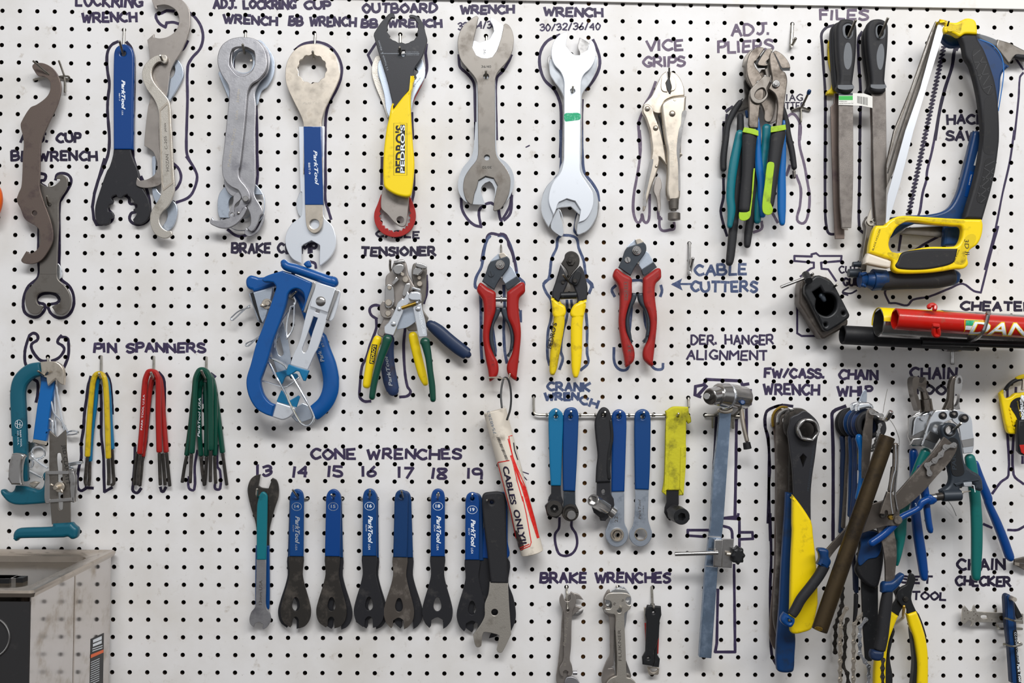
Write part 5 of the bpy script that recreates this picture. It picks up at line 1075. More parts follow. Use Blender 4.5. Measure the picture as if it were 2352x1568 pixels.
hook(1583, 558, 1583, 625, 1592, 591, 'empty steel J peg hook above and left of the words CABLE CUTTERS', 14, 2.6, 'chrome_dim')
# white tube
K(1100, 840, 3.409)
T('cable_tube', 'dirty white plastic tube lettered CABLES ONLY with red marker scribbles', 'tube', 1180, 1100, 10)
part('tube', 'tube_white', cyl(125, 350, 26, 418, 1465, 26, 88, n=36, bore=78))
_a, _b = P(*k(125, 350), 26), P(*k(418, 1465), 26); _r = 88 * PXM / 3.409 * 1000
C_ = lambda g, o=0, s_=2: oncyl(g, _a, _b, _r + o, s_)
for i_, q_ in enumerate(('!262,545 235,550 250,640 300,850', '!228,570 262,700 300,800 370,960', '!262,740 300,900 345,1060', '!240,740 150,755 145,770', '!150,770 250,1150 290,1350', '!325,1440 400,1410 410,1380 370,1150 340,1020', '!320,1425 395,1395', '!250,700 340,950 420,1220')):
    part('red_border', 'red_ink', C_(line(q_, 7 if i_ < 7 else 14, 42, 8), .1 + i_ * .02, 3))
part('red_border', 'red_ink', C_(plate('!245,620 285,760 330,900 375,970 440,1200 475,1345 455,1350 400,1180 340,960 280,790', 42, .1, 0), .05, 3))
part('lettering', 'ink_dark', C_(text('CABLES', (185, 790), (252, 1090), 46, 42, .1, .03), .3)); part('lettering', 'ink_dark', C_(text('ONLY!!', (268, 1130), (330, 1400), 48, 42, .1, .03), .3))
part('lettering', 'ink_dark', C_(line('!272,600 280,660 305,735', 7, 42), .3)); part('lettering', 'grey_print', C_(text('7548263', (138, 530), (82, 350), 24, 42), .3))
part('barcode', 'black_print', [C_(line('!%g,%g %g,%g' % (138 + i * 4.4 + (2 if i % 3 else 0), 560 + i * 11, 162 + i * 4.4, 562 + i * 11), 3 + (i * 7 % 4), 42), .3) for i in range(17)])
part('grime', 'steel_brown', C_(plate('285,1290 320,1330 350,1400 345,1440 320,1440 300,1380', 42, .1, 0), .02))
T('cable_loop', 'thin black cable loop joining the red cable cutters to the white tube', 'cable', 1162, 870, 20)
part('loop', 'plastic_black', wire('180,330,48 172,230,40 185,130,32 205,92,29 235,120,32 252,230,40 245,340,46 218,425,54', 1.5))
# ============================================================ cone wrenches
def cone(lab, x, y, L, h, rot=0, sleeve='blue_royal', steel='black_steel_new', num=None, txt=0, hole_m=1, slot=7.5, gl=155, faded=0, w=16.3, nohead=0):
    """x,y: top of the sleeve; L: total length px"""
    K(x, y, 320 / L, rot)
    T('cone_wrench', lab, 'wrench', x, y + 15, h)
    s = slot
    part('head', steel, plate('-14,%d -15,195 -20,220 -31,258 -35,282 -29,305 -%g,318* -%g,313* -%g,300* -3,294 3,294 %g,300* %g,320* 22,314 32,300 35,280 31,258 20,220 15,195 14,%d' % (gl - 8, s + 6, s + 2.5, s + 1.5, s + 1, s + 1.5, gl - 8), h + 1, 3, .4,
        [pts('0,248 5,252 9,268 6,277 0,280 -6,277 -9,268 -5,252')]))
    g = part('sleeve', sleeve, plate('-%g,%d* -%g,40 -%g,18 -11,5 0,0 11,5 %g,18 %g,40 %g,%d*' % (w, gl, w - .4, w - .8, w - .8, w - .4, w, gl), h, 6, 1.8, [circ(0, 15, 4.3)]))
    f = 'grey_print' if faded else 'white_print'
    if num:
        part('lettering', f, [text(num, (-5.2, 43), (5.2, 43), 7.5, h + 6.2, 0, .02), line(' '.join('%g,%g' % (11 * cos(a * pi / 8), 40 + 9 * sin(a * pi / 8)) for a in range(16)), .9, h + 6.2, closed=True)], g)
    if txt: part('lettering', f, [text('ParkTool', (-2.5, 62), (-2.5, 125), 10, h + 6.2, .3, .03), text('USA', (-2.5, 127), (-2.5, 140), 5, h + 6.2, .3), text('SCW', (-9, 82), (-9, 98), 3.6, h + 6.2)], g)
    K()
CW = [(681, 1124, 666, 708, 672, 1124, '14'), (765, 1123, 746, 788, 761, 1135, '15'), (850, 1123, 828, 869, 850, 1125, '16'), (921, 1125, 906, 946, 922, 1127, '17'), (1006, 1122, 985, 1026, 1007, 1131, '18'), (1085, 1130, 1065, 1104, 1085, 1134, '19')]
SZ = ['fourteen', 'fifteen', 'sixteen', 'seventeen', 'eighteen', 'nineteen']
for x, y, xa, xb, tx, ty, nm in CW:
    twin(xa, xb, 1144, tx, ty, 'double steel peg hook holding the cone wrenches under the handwritten %s' % SZ[int(nm) - 14], 36, 1.5)
cone('cone wrench with worn blue sleeve under the handwritten fourteen, front one', 682, 1123, 320, 12, .6, 'blue', 'black_steel', '14', 1, faded=1, slot=6)
cone('cone wrench behind the front one under the handwritten fourteen', 681, 1126, 318, 5, 1.6, 'blue_dark')
cone('cone wrench with plain bright blue sleeve under the handwritten fifteen, front one', 766, 1123, 320, 12, 1.0, 'blue_royal', 'black_steel', '15', 0, faded=1, w=17.5, slot=6)
cone('cone wrench behind the front one under the handwritten fifteen', 768, 1126, 320, 5, -1.2, 'blue_dark')
cone('cone wrench with chipped white print under the handwritten sixteen, front one', 849, 1122, 320, 12, .3, 'blue', 'black_steel_new', '16', 1)
cone('cone wrench behind the front one under the handwritten sixteen', 852, 1127, 318, 5, -.5, 'blue_dark')
cone('cone wrench with dull blue sleeve and bare worn steel head under the handwritten seventeen', 922, 1125, 320, 12, 1.2, 'blue_dark', 'steel_worn', w=16, slot=11)
cone('darker cone wrench showing right of the worn one under the handwritten seventeen', 928, 1127, 318, 5, -1.6, 'blue_dark', 'black_steel_new', slot=11)
cone('crisp printed cone wrench under the handwritten eighteen, the only one on its hook', 1006, 1122, 322, 10, .3, 'blue_royal', 'black_steel_new', '18', 1, slot=12)
cone('crisp printed cone wrench under the handwritten nineteen', 1085, 1130, 322, 12, .2, 'blue_royal', 'black_steel_new', '19', 1, slot=12)
cone('cone wrench behind the crisp one under the handwritten nineteen', 1092, 1132, 322, 5, -1.0, 'blue_dark')
# black / tan pair beside them
K(860, 1020, 3.136)
hook(1121, 1144, 1122, 1146, 1118, 1149, 'steel peg hook through the black sleeved tan wrench', 40, 1.6)
T('spanner', 'wide wrench with a black dipped handle and tan steel open jaws', 'wrench', 1125, 1145, 16)
part('head', 'steel_satin', plate('830,990* 962,1000* 970,1150 985,1370* 925,1490 910,1502 890,1497 880,1480* 898,1380 885,1370* 820,1355 785,1358 770,1450* 755,1462 730,1455 710,1375* 790,1250 795,1150 820,1080', 17, 4, .6, [circ(866, 1210, 24)]))
part('handle', 'rubber_black', plate('775,385 790,355 830,345 900,343 935,360 945,400 950,600 960,1003* 835,1000* 815,800 790,600 778,480', 15, 8, 3, [circ(845, 420, 13)]))
T('cone_wrench', 'black headed wrench with bright blue sleeve, mostly hidden behind the black and tan one', 'wrench', 1120, 1150, 4)
part('sleeve', 'blue_royal', [plate('785,620* 800,520 850,380 935,345 955,400 960,700 960,820 775,820*', 5, 6, 1.5)])
part('head', 'black_steel_new', plate('775,820* 960,820 965,1000 1000,1100 1018,1200 1015,1270 985,1345* 960,1300 880,1380 825,1398* 840,1340 760,1160 750,950', 6, 3.5, .5))
# 13 mm pair
K(540, 1020, 3.267)
one('peg_hook', 'wire', wire('@601,1144,-6 #540,1020,3.267 200,370,6 170,395,16 165,335,36', 1.7), 'steel peg hook holding the narrow teal cone wrench under the handwritten thirteen', 'hook')
T('cone_wrench', 'narrow grey cone wrench with a teal sleeve under the handwritten thirteen', 'wrench', 601, 1140, 12)
part('head', 'steel_cast', plate('160,862* 232,862* 230,1100 232,1220 260,1270 266,1320 245,1365 210,1388 205,1375* 210,1352* 180,1335 150,1345* 140,1372* 115,1350 107,1310 120,1260 150,1220 155,1150', 13, 3.5, .5))
g = part('sleeve', 'teal', plate('160,868* 162,480 175,400 195,362 215,358 238,380 242,420 232,868*', 12, 5.5, 1.8))
part('lettering', 'stamp', text('13mm USA', (200, 1205), (203, 1020), 24, 16.8))
T('cone_wrench', 'black steel cone wrench hanging jaw upward behind the narrow teal one', 'wrench', 604, 1140, 4)
part('head', 'black_steel', plate('190,225* 175,310* 200,325 250,332* 280,252* 310,270 326,320 325,390 300,470 275,560 258,640 255,780* 165,780* 155,600 120,480 95,370 95,320 115,265 150,235', 5, 3.5, .5))
part('sleeve', 'blue', plate('152,760* 256,760* 256,1230 240,1245 225,1240 155,1215 150,1200', 4, 5.5, 1.5))
# ============================================================ crank wrenches
K(1200, 840, 3.4087)
T('hook_bar', 'long horizontal steel wire rack with upright ends carrying the crank wrenches', 'rack', 1400, 950, 4)
part('bar', 'wire', wire('88,235,-6 88,245,4 88,330,6 95,370,7 130,382,8 600,384,8 1140,382,8', 1.7)); part('end_post', 'wire', wire('1297,240,-6 1300,255,4 1302,330,7', 1.7))
for x, tx, ty, nm in ((262, 265, 352, 'teal'), (376, 381, 355, 'first blue'), (640, 648, 360, 'black taped'), (757, 765, 360, 'third from right blue'), (943, 952, 362, 'plain bright blue'), (1218, 1222, 372, 'yellow taped')):
    part('prong', 'wire', wire('%g,384,8 %g,402,12 %g,%g,38' % (x, x, tx, ty), 1.7))
for x in (190, 452, 570, 835, 1020): part('clip', 'wire', bar('%g,368,20 %g,400,20' % (x, x), 8, 6))
part('clip', 'wire', disc(1133, 398, 17, 6, 5, .5, 16))
def sock(x0, y0, h0, x1, y1, h1, r, m='black_steel', nm='socket', bore=0, r1=None):
    return part(nm, m, cyl(x0, y0, h0, x1, y1, h1, r, r1, 28, bore))
T('crank_wrench', 'crank wrench with a teal sleeve and black socket, leftmost on the wire rack', 'wrench', 1278, 960, 14)
part('sleeve', 'teal_blue', plate('222,940* 210,700 204,420 210,370 235,340 262,332 290,345 315,375 320,420 310,700 303,940*', 14, 7, 2.2, [circ(262, 398, 15)]))
part('neck', 'black_steel_new', plate('!225,930 300,930 305,1020 320,1060 300,1140 220,1140 198,1080 205,1030 225,1000', 15, 4, 1))
part('nut', 'black_steel_new', cyl(250, 1110, 18, 250, 1118, 34, 76, n=6)); sock(250, 1116, 30, 250, 1118, 44, 62, bore=34); part('pin', 'chrome_dim', disc(250, 1118, 12, 36, 4, .5, 16))
T('crank_wrench', 'crank wrench with a wide blue sleeve, second on the wire rack', 'wrench', 1311, 960, 12)
part('sleeve', 'blue', plate('318,980* 316,700 320,400 335,345 375,325 420,335 440,380 440,430 430,700 415,983*', 11, 8, 2.4, [circ(376, 398, 15)]))
part('neck', 'slate', plate('!322,970 414,970 415,1080 430,1110 400,1150 340,1150 318,1110 322,1060', 12, 4, 1))
sock(375, 1145, 16, 375, 1150, 34, 64, bore=0); part('stud', 'chrome_dim', cyl(382, 1160, 34, 384, 1168, 44, 36, 34)); part('nut', 'black_steel', wire(' '.join('%g,%g,36' % (375 + 56 * cos(a * pi / 6), 1150 + 56 * sin(a * pi / 6)) for a in range(13)), 2))
T('crank_wrench', 'crank wrench wrapped in black tape with a bright socket sticking out', 'wrench', 1388, 960, 18)
part('sleeve', 'rubber_black', plate('575,915* 580,800 590,700 575,560 568,440 590,370 620,330 650,325 680,350 700,420 705,560 690,700 680,800 690,910*', 18, 9, 3, [circ(636, 388, 13)]))
part('tape_edge', 'plastic_black', bar('690,420,24 700,560,26 680,680,28 672,800,26 680,890,26', 27, 3))
part('neck', 'black_steel_new', plate('!583,905 690,905 690,1000 715,1040 720,1090 700,1160 660,1200 650,1215 610,1212 608,1190 560,1150 545,1110 580,1060', 18, 5, 1, [circ(633, 984, 15, 16, 19)]))
sock(650, 1110, 26, 552, 1050, 58, 50, 'chrome_dim', 'socket', 36, 47); sock(680, 1130, 18, 720, 1160, 18, 46, 'chrome_dim')
T('crank_wrench', 'silver ring ended crank wrench with a bright blue sleeve, beside the black taped one', 'wrench', 1422, 960, 10)
part('sleeve', 'blue_royal', plate('696,988* 700,700 700,400 715,360 757,340 800,360 815,400 812,600 800,985*', 9, 8, 2.4, [circ(755, 398, 18)]))
part('body', 'alloy_blue', plate('697,980* 798,980* 798,1150 800,1230 825,1290 825,1350 790,1400 740,1418 690,1400 655,1350 650,1300 668,1250 690,1180', 10, 4, .8, [circ(742, 1325, 40)]))
part('socket', 'nickel', [disc(742, 1322, 52, 14, 4, .8, 28, hole=36), disc(742, 1322, 36, 8, 6, .5, 6, hole=20)]); part('lettering', 'stamp', text('22', (748, 1225), (745, 1175), 26, 14.2))
T('crank_wrench', 'silver hexagon ring crank wrench with a plain blue sleeve, standing clear on the rack', 'wrench', 1477, 960, 12)
part('sleeve', 'blue', plate('882,968* 878,700 878,420 890,365 940,338 985,355 1003,400 1005,500 1000,800 992,972*', 11, 8, 2.4, [circ(942, 398, 18)]))
part('body', 'alloy_blue', plate('885,960* 990,960* 985,1100 985,1200 1005,1270 1016,1310 1005,1360 970,1400 920,1415 870,1395 840,1350 840,1300 865,1250 880,1150', 12, 4, .8, [ngon(927, 1320, 46, 6, 0)]))
part('ring', 'nickel', plate(circ(927, 1320, 51), 15.5, 1, .3, [ngon(927, 1320, 45, 6, 0)])); part('lettering', 'stamp', [text('ParkTool', (930, 1200), (925, 1045), 22, 16.3, .2), text('CCW-5', (952, 1145), (952, 1095), 10, 16.3)])
T('crank_wrench', 'crank wrench wrapped in ragged dirty yellow tape with a black socket, rightmost on the rack', 'wrench', 1560, 960, 14)
part('tape', 'yellow_rag', plate('1150,335* 1180,320 1230,318 1300,322* 1308,380* 1320,400 1325,440* 1300,455* 1285,430* 1282,620* 1285,630* 1280,800 1265,970* 1262,1015* 1225,1015* 1225,975* 1130,975* 1128,1018* 1095,990* 1110,900 1118,700 1122,500 1130,400* 1120,355* 1140,345*', 14, 9, 2.6, [circ(1216, 392, 10)]))
part('tape_fold', 'yellow_rag', [plate('!1125,420 1150,380 1145,960 1110,985 1120,700', 22.5, 1.5, .4), plate('!1240,640 1283,630 1278,800 1262,1010 1232,960', 22.5, 1.8, .5)])
part('neck', 'near_black', plate('!1130,970 1225,970 1225,1080 1215,1120 1175,1200 1135,1195 1112,1150 1115,1110 1130,1070', 15, 5, 1))
sock(1190, 1150, 18, 1215, 1165, 34, 62, 'black_steel_new'); part('nut', 'black_steel_new', cyl(1185, 1140, 24, 1215, 1160, 40, 62, n=6)); sock(1215, 1160, 38, 1248, 1180, 58, 66, 'plastic_black', 'socket', 32, 62)
# ============================================================ derailleur hanger alignment gauge
K(1540, 840, 4.3556)
one('peg_hook', 'wire', [wire('345,495,-6 350,495,5 520,497,9 690,505,5 692,505,-6', 2), wire('425,500,6 425,625,6', 2), wire('625,500,6 625,630,6', 2), wire('440,490,6 500,430,30 515,375,50', 2), wire('640,495,6 690,440,30 720,365,50', 2)], 'wide double peg hook with blue tips carrying the alignment gauge', 'hook')
T('alignment_gauge', 'long blue grey square bar gauge with a big steel pivot cylinder at its top', 'gauge', 1655, 900, 20)
part('bar', 'blue_grey_paint', plate('!497,470 607,470 530,1568 #1540,1180,4.041 478,205 440,510 380,1340 270,1330 #1540,1180,4.041 330,490 350,330 365,200 #1540,840,4.3556 410,1568 430,1100 475,700', 22, 12, .6))
part('pivot', 'chrome_dim', [cyl(540, 290, 50, 735, 320, 20, 118, 112, 36), cyl(470, 285, 56, 560, 295, 48, 108, 122, 36)]); part('pivot_ring', 'chrome', cyl(545, 300, 50, 565, 302, 47, 126, 126, 36))
part('pivot_nose', 'chrome_dim', [cyl(395, 310, 66, 480, 290, 55, 82, 88, 32, bore=0)]); part('pivot_face', 'black_steel', cyl(388, 312, 68, 398, 310, 66, 70, 72, 28)); part('pivot_screw', 'chrome_dim', cyl(362, 302, 76, 392, 308, 68, 32, 34, 16))
part('pivot_end', 'plastic_black', cyl(715, 318, 20, 745, 322, 14, 92, 84, 28)); part('collar', 'nickel', plate('485,430 560,440 625,415* 625,460 560,480 500,470 480,450', 36, 8, 2))
part('handle', 'nickel', wire('700,400,30 735,620,32 768,760,32', 3.2)); part('knob', 'near_black', cyl(760, 765, 32, 772, 830, 32, 36, 40, 24))
K(1540, 1180, 4.041)
part('clamp_plate', 'chrome_dim', [plate('!430,232 592,232 570,503 400,490 412,240', 36, 3, .8), plate('!410,240 490,240 480,495 398,485', 39, 6, 1.2)])
part('band', 'chrome', [line('!345,208 470,215', 14, 34.2), line('!325,483 435,492', 10, 34.2), line('!350,322 400,328', 10, 34.2)])
part('probe', 'chrome_dim', cyl(40, 372, 52, 440, 360, 52, 19, 19, 20)); part('screw', 'nickel', cyl(520, 372, 44, 580, 376, 44, 17, 17, 16))
part('knob', 'plastic_black', [plate([(1540 + (632 + (62 + 7 * cos(a * 8 * pi / 20)) * cos(a * pi / 20)) / 4.041, 1180 + (390 + (80 + 8 * cos(a * 8 * pi / 20)) * sin(a * pi / 20)) / 4.041, True, []) for a in range(40)], 36, 16, 4)])
one('blue_tip', 'blue_dark', wire('@#1540,840,4.3556 513,380,48 516,372,52', 4.2), 'small blue rubber ball tip under the steel pivot cylinder, left', 'cap')
one('blue_tip', 'blue_dark', wire('@#1540,840,4.3556 719,370,48 722,362,52', 4.2), 'small blue rubber ball tip beside the steel pivot cylinder, right', 'cap')
# ============================================================ brake wrenches
K(1220, 1280, 5.444)
hook(1301, 1346, 1302, 1368, 1304, 1399, 'steel peg hook holding the leftmost brake wrenches', 24, 1.5)
T('brake_wrench', 'grey double open end brake wrench in front of the leftmost bunch', 'wrench', 1304, 1400, 12)
part('body', 'steel_grey', plate('380,452* 400,470 410,520* 440,545 475,545 495,520* 490,440* 500,430 540,460 565,520 555,590 520,670 510,740 495,1100 485,1280 510,1350 518,1430 505,1475 470,1485 450,1465* 465,1430* 430,1410 400,1430* 410,1490* 375,1480 355,1430 360,1370 400,1290 410,1100 410,740 395,660 360,580 355,510', 14, 4, .7, [circ(458, 660, 18)]))
part('lettering', 'stamp_light', [text('Park Tool', (430, 1110), (470, 750), 36, 18.3, .2), text('8', (435, 1355), (435, 1320), 26, 18.3), text('10', (470, 620), (470, 575), 26, 18.3)])
T('brake_wrench', 'dull steel combination wrench behind the front grey brake wrench at the left', 'wrench', 1300, 1420, 6)
part('body', 'steel_grey', plate('430,500 480,455 560,450 610,475 655,530* 620,525 570,520 540,560 550,600* 600,620 640,625* 600,655 560,690 530,720 510,740 500,1100 480,1300 470,1568 330,1600 340,1300 370,1000 390,700', 8, 4, .7))
part('crescent', 'chrome_dim', plate('530,690* 580,690 655,650* 640,690 590,725 520,725', 6, 3, .4)); part('foot', 'steel_cast', [plate('430,1520 470,1490 540,1500 590,1540 605,1600 430,1600', 13.2, 4, 1), cyl(520, 1440, 14, 575, 1440, 14, 26, n=18)])
T('peg_hook', 'steel peg hooks tangled behind the middle bunch of brake wrenches', 'hook', 1420, 1345, 5)
part('wire', 'wire', wire('1080,350,-6 1075,360,3 1075,430,5', 1.8)); part('wire', 'wire', wire('1110,360,6 1135,440,8 1110,600,12 1125,632,30', 1.7))
T('brake_wrench', 'tan steel cone and brake wrench with side notches, front of the middle bunch', 'wrench', 1422, 1400, 18)
part('body', 'steel_satin', plate('960,455 1060,440 1180,445 1235,470 1252,495* 1235,495* 1200,500 1180,540 1195,580 1230,600* 1255,590* 1240,640 1205,670 1170,700 1165,740 1175,1000 1185,1250 1195,1500* 1250,1515 1310,1570 1310,1620 940,1620 950,1560 1000,1510 1070,1480* 1075,1250 1055,900 1050,720 1000,705 950,690 925,650 930,640* 985,645 1010,620 1005,570 980,540 930,530 920,515*', 20, 4, .7, [circ(1103, 668, 27)]))
part('lettering', 'stamp', [text('FLUKNER', (1130, 1290), (1120, 900), 40, 24.3), text('8', (1045, 600), (1060, 570), 26, 24.3), text('9', (1150, 560), (1165, 530), 26, 24.3)])
T('brake_wrench', 'brake wrench showing left of the tan one in the middle bunch', 'wrench', 1405, 1370, 12)
part('body', 'steel_grey', plate('905,510 935,440 975,400 990,430* 990,470 930,520 920,560 950,620 1000,640 960,660 900,640* 930,700 990,710 1050,720 1040,900 1030,1350* 975,1385* 1030,1390 1050,1480 1050,1600* 890,1600* 880,1520 890,1430 930,1320 980,1220 985,1100 975,760 950,715 910,680 905,600', 13, 4, .7))
T('brake_wrench', 'bright chrome wrench behind the tan one in the middle bunch', 'wrench', 1440, 1370, 5)
part('body', 'chrome', plate('925,540 940,480 1000,420 1110,370 1160,370 1210,420 1250,490 1250,560 1235,610 1200,700 1190,800 1170,900* 1010,900* 1000,720 950,640', 6, 4, .7)); part('tail', 'chrome_dim', plate('1190,1290* 1240,1430 1250,1490 1220,1510 1190,1500*', 10, 3, .5))
part('shaft', 'chrome_dim', plate('!1010,900 1170,900 1185,1300 1195,1500 1060,1500 1040,1200', 6, 3, .5))
hook(1497, 1347, 1499, 1390, 1502, 1395, 'steel peg hook holding the short black spoke wrench', 26, 1.8)
T('spoke_wrench', 'short black bodied wrench with pale metal foot, rightmost under BRAKE WRENCHES', 'wrench', 1500, 1400, 10)
g = part('handle', 'plastic_black', plate('!1455,598 1625,615 1632,720 1610,790 1600,1000 1530,1200 1540,1290 1520,1360 1395,1340 1390,1250 1430,1180 1445,800 1428,720 1440,640', 14, 7, 2, [circ(1530, 690, 14), circ(1465, 1262, 16)]))
part('handle', 'plastic_black', plate('!1600,800 1605,800 1580,1100 1580,1220 1612,1270 1600,1375 1515,1365 1540,1290 1535,1210 1560,1000', 10, 6, 1.5))
part('inlay', 'red_worn', [plate('!1420,825 1446,820 1440,1000 1432,1060', 10, 4, .6), plate('!1585,980 1600,960 1592,1200 1575,1210', 9, 3, .4)])
part('foot', 'nickel', plate('!1455,1370 1605,1385 1595,1455 1580,1468 1475,1468 1460,1420', 8, 4, .6, [pts('1490,1385* 1575,1385* 1578,1410 1550,1435 1510,1435 1485,1405')])); part('side_plate', 'steel_satin', plate('!1412,630 1440,625 1440,800 1420,790', 7, 5, .6))
# ============================================================ steel tank in the lower left corner
xw = P(253, 1400, 14).x
hn = (1468 - (CP.x - 0) * 0)
def h_at(px, x):
    """distance off the board (mm) at which the ray of pixel px reaches x"""
    lo, hi = 0, 900
    for _ in range(40):
        m_ = (lo + hi) / 2
        if (P(px, 1450, m_).x - x) * (P(px, 1450, 0).x - x) > 0: lo = m_
        else: hi = m_
    return lo
hf = h_at(70, xw)
zt = P(230, 1281, 60).z; zb = zt - .22; xl = xw - .30
T('ultrasonic_cleaner', 'open topped stainless steel tank with dark front, lower left corner before the board', 'tank', 10, 1540, 30)
YF = -hf / 1000; YB = -.014
mat('tank_steel', 'd3cecb', .95, .09, .35, 'a89c8c', 22, rv=.05); mat('tank_front', '2b2a2b', 0, .5, .1, '3a3838', 60)
part('side_wall', 'tank_steel', box((xw - .0015, YF, zt - .004), (xw, YB, zb))); part('back_wall', 'tank_steel', box((xl, YB + .0, zt - .004), (xw - .0015, YB - .0015, zb)))
g = part('front_panel', 'tank_front', box((xl, YF - .002, zt - .012), (xw - .001, YF + .0005, zb)))
part('side_wall', 'tank_steel', box((xl, YF, zt - .004), (xl + .0015, YB, zb)))
cx_, cz_ = P(-22, 1462, hf).x, P(-22, 1462, hf).z
def ring3(cx, cy, cz, R, r, n=40):
    V = []; F = []
    for i in range(n):
        a = 2 * pi * i / n
        for j in range(8):
            b = 2 * pi * j / 8; q = R + r * cos(b)
            V.append((cx + q * cos(a), cy + r * sin(b), cz + q * sin(a)))
            F.append((i * 8 + j, i * 8 + (j + 1) % 8, ((i + 1) % n) * 8 + (j + 1) % 8, ((i + 1) % n) * 8 + j))
    return V, F
part('dial_ring', 'chrome_dim', ring3(cx_, YF - .003, cz_, .024, .0012), g)
def rim():
    V = []; F = []; R0 = .03; 
    def loop(o, z, r):
        out = []
        for cx, cy, a0 in ((xw - r - o, YB - r - o, 0), (xl + r + o, YB - r - o, 90), (xl + r + o, YF + r + o, 180), (xw - r - o, YF + r + o, 270)):
            for i in range(7):
                a = math.radians(a0 + i * 15); out.append((cx + r * cos(a), cy + r * sin(a), z))
        return out
    L = [loop(-.004, zt - .006, .004), loop(-.006, zt - .001, .005), loop(-.004, zt + .002, .006), loop(.016, zt, .024), loop(.020, zt - .003, .024), loop(.022, zt - .03, .022)]
    n = len(L[0])
    for l in L: V.extend(l)
    for i in range(len(L) - 1):
        for j in range(n): F.append((i * n + j, i * n + (j + 1) % n, (i + 1) * n + (j + 1) % n, (i + 1) * n + j))
    F.append(tuple((len(L) - 1) * n + j for j in range(n)))
    return V, F
mat('rim_steel', 'b9aea2', .9, .25, .2, '8f8478', 30, rv=.06)
part('rim', 'rim_steel', rim())
mat('solvent', '4a4238', 0, .15, .3, '2c2722', 40)
part('solvent', 'solvent', box((xl + .02, YF + .02, zt - .012), (xw - .022, YB - .022, zt - .0115)))
# label on the side wall
def sidequad(px0, px1, y0a, y0b, y1a, y1b, o=.0003):
    """quad on the side wall between pixel columns px0, px1; y0a..y1a left edge, y0b..y1b right edge"""
    V = []
    for px, y in ((px0, y0a), (px0, y1a), (px1, y1b), (px1, y0b)):
        hh = h_at(px, xw + o); v = P(px, y, hh); V.append((xw + o, v.y, v.z))
    return V, [(0, 1, 2, 3)]
g = part('sticker', 'tank_front', sidequad(209, 239, 1467, 1453, 1600, 1600))
part('sticker_band', 'orange', sidequad(209.5, 238.5, 1503, 1491, 1511, 1498, .0006), g)
part('lettering', 'white_print', [sidequad(214, 234, 1469, 1460, 1476, 1468, .0006), sidequad(214, 234, 1479, 1470, 1485, 1477, .0006), sidequad(213, 236, 1489, 1481, 1491, 1483, .0006), sidequad(213, 236, 1494, 1486, 1496, 1488, .0006)] +
     [sidequad(210, 230, 1520 + i * 5, 1511 + i * 5, 1521.5 + i * 5, 1512.5 + i * 5, .0006) for i in range(11)], g)
part('seam', 'rim_steel', sidequad(170.5, 172, 1312, 1311, 1600, 1600, .0006))
T('steel_parts', 'small steel bicycle parts soaking in the stainless tank', 'metal part', 10, 1318, 200)
yy = (YF + YB) / 2
for i_, (px, hh, r_) in enumerate(((10, .10, .012), (28, .085, .009), (46, .07, .007), (2, .14, .010))):
    v = P(px, 1318, -yy * 1000 + 20)
    part('part_piece', 'chrome_dim' if i_ % 2 else 'plastic_black', box((v.x - r_, v.y - r_, zt - .0115), (v.x + r_, v.y + r_, zt - .0055)))
# ============================================================ headset cutting guide and scrap tubes
K(1752, 520, 3.92)
T('cutting_guide', 'black square cast saw guide block with a round bore and a steel T handle', 'saw guide', 1890, 690, 4)
part('body', 'steel_worn', plate('335,545* 345,500 385,470 480,440 620,490 770,850* 760,890 560,1010* 530,1005 330,690*', 6, 26, 3))
part('face', 'plastic_black', plate('480,440* 520,440 620,490* 650,530 775,770* 785,800 770,830 610,935* 580,945 550,930* 380,600* 385,530 430,480', 32, 14, 3, [pts('450,590* 520,545* 550,600* 620,610 660,650 668,700 650,760 600,800 550,800 500,770 478,720 485,650*'), circ(566, 883, 14), circ(727, 780, 13)]))
part('bore_wall', 'near_black', plate('440,580 560,540 690,640 680,780 560,830 470,740', 31, 1, .2)); part('insert', 'slate', [bar('520,600,60 560,680,40', 36, 6)])
part('handle', 'chrome_dim', cyl(400, 455, 50, 162, 546, 56, 13, 14, 16)); part('nut', 'plastic_black', cyl(385, 430, 42, 415, 490, 58, 34, 34, 20)); part('screw', 'chrome_dim', cyl(430, 440, 44, 455, 425, 48, 12))
one('peg_hook', 'wire', wire('540,580,-6 545,585,5 600,565,30 672,523,56', 1.7), 'steel peg hook poking out of the black saw guide block', 'hook')
T('peg_hook', 'heavy steel cradle hook holding the cut bicycle tubes', 'hook', 2190, 800, 6)
part('cross', 'chrome_dim', wire('1635,1085,-6 1635,1095,4 1660,1108,9 1770,1108,9 1795,1095,4 1795,1085,-6', 3)); part('stem', 'chrome_dim', wire('1707,1080,7 1707,1245,7', 3))
part('arm', 'chrome_dim', wire('1700,1100,10 1740,1092,30 1850,1035,70 1930,1000,108 1985,940,120 2010,870,122 2030,790,124', 3)); part('tip', 'steel_grey', disc(2031, 782, 20, 122, 5, .8, 18))
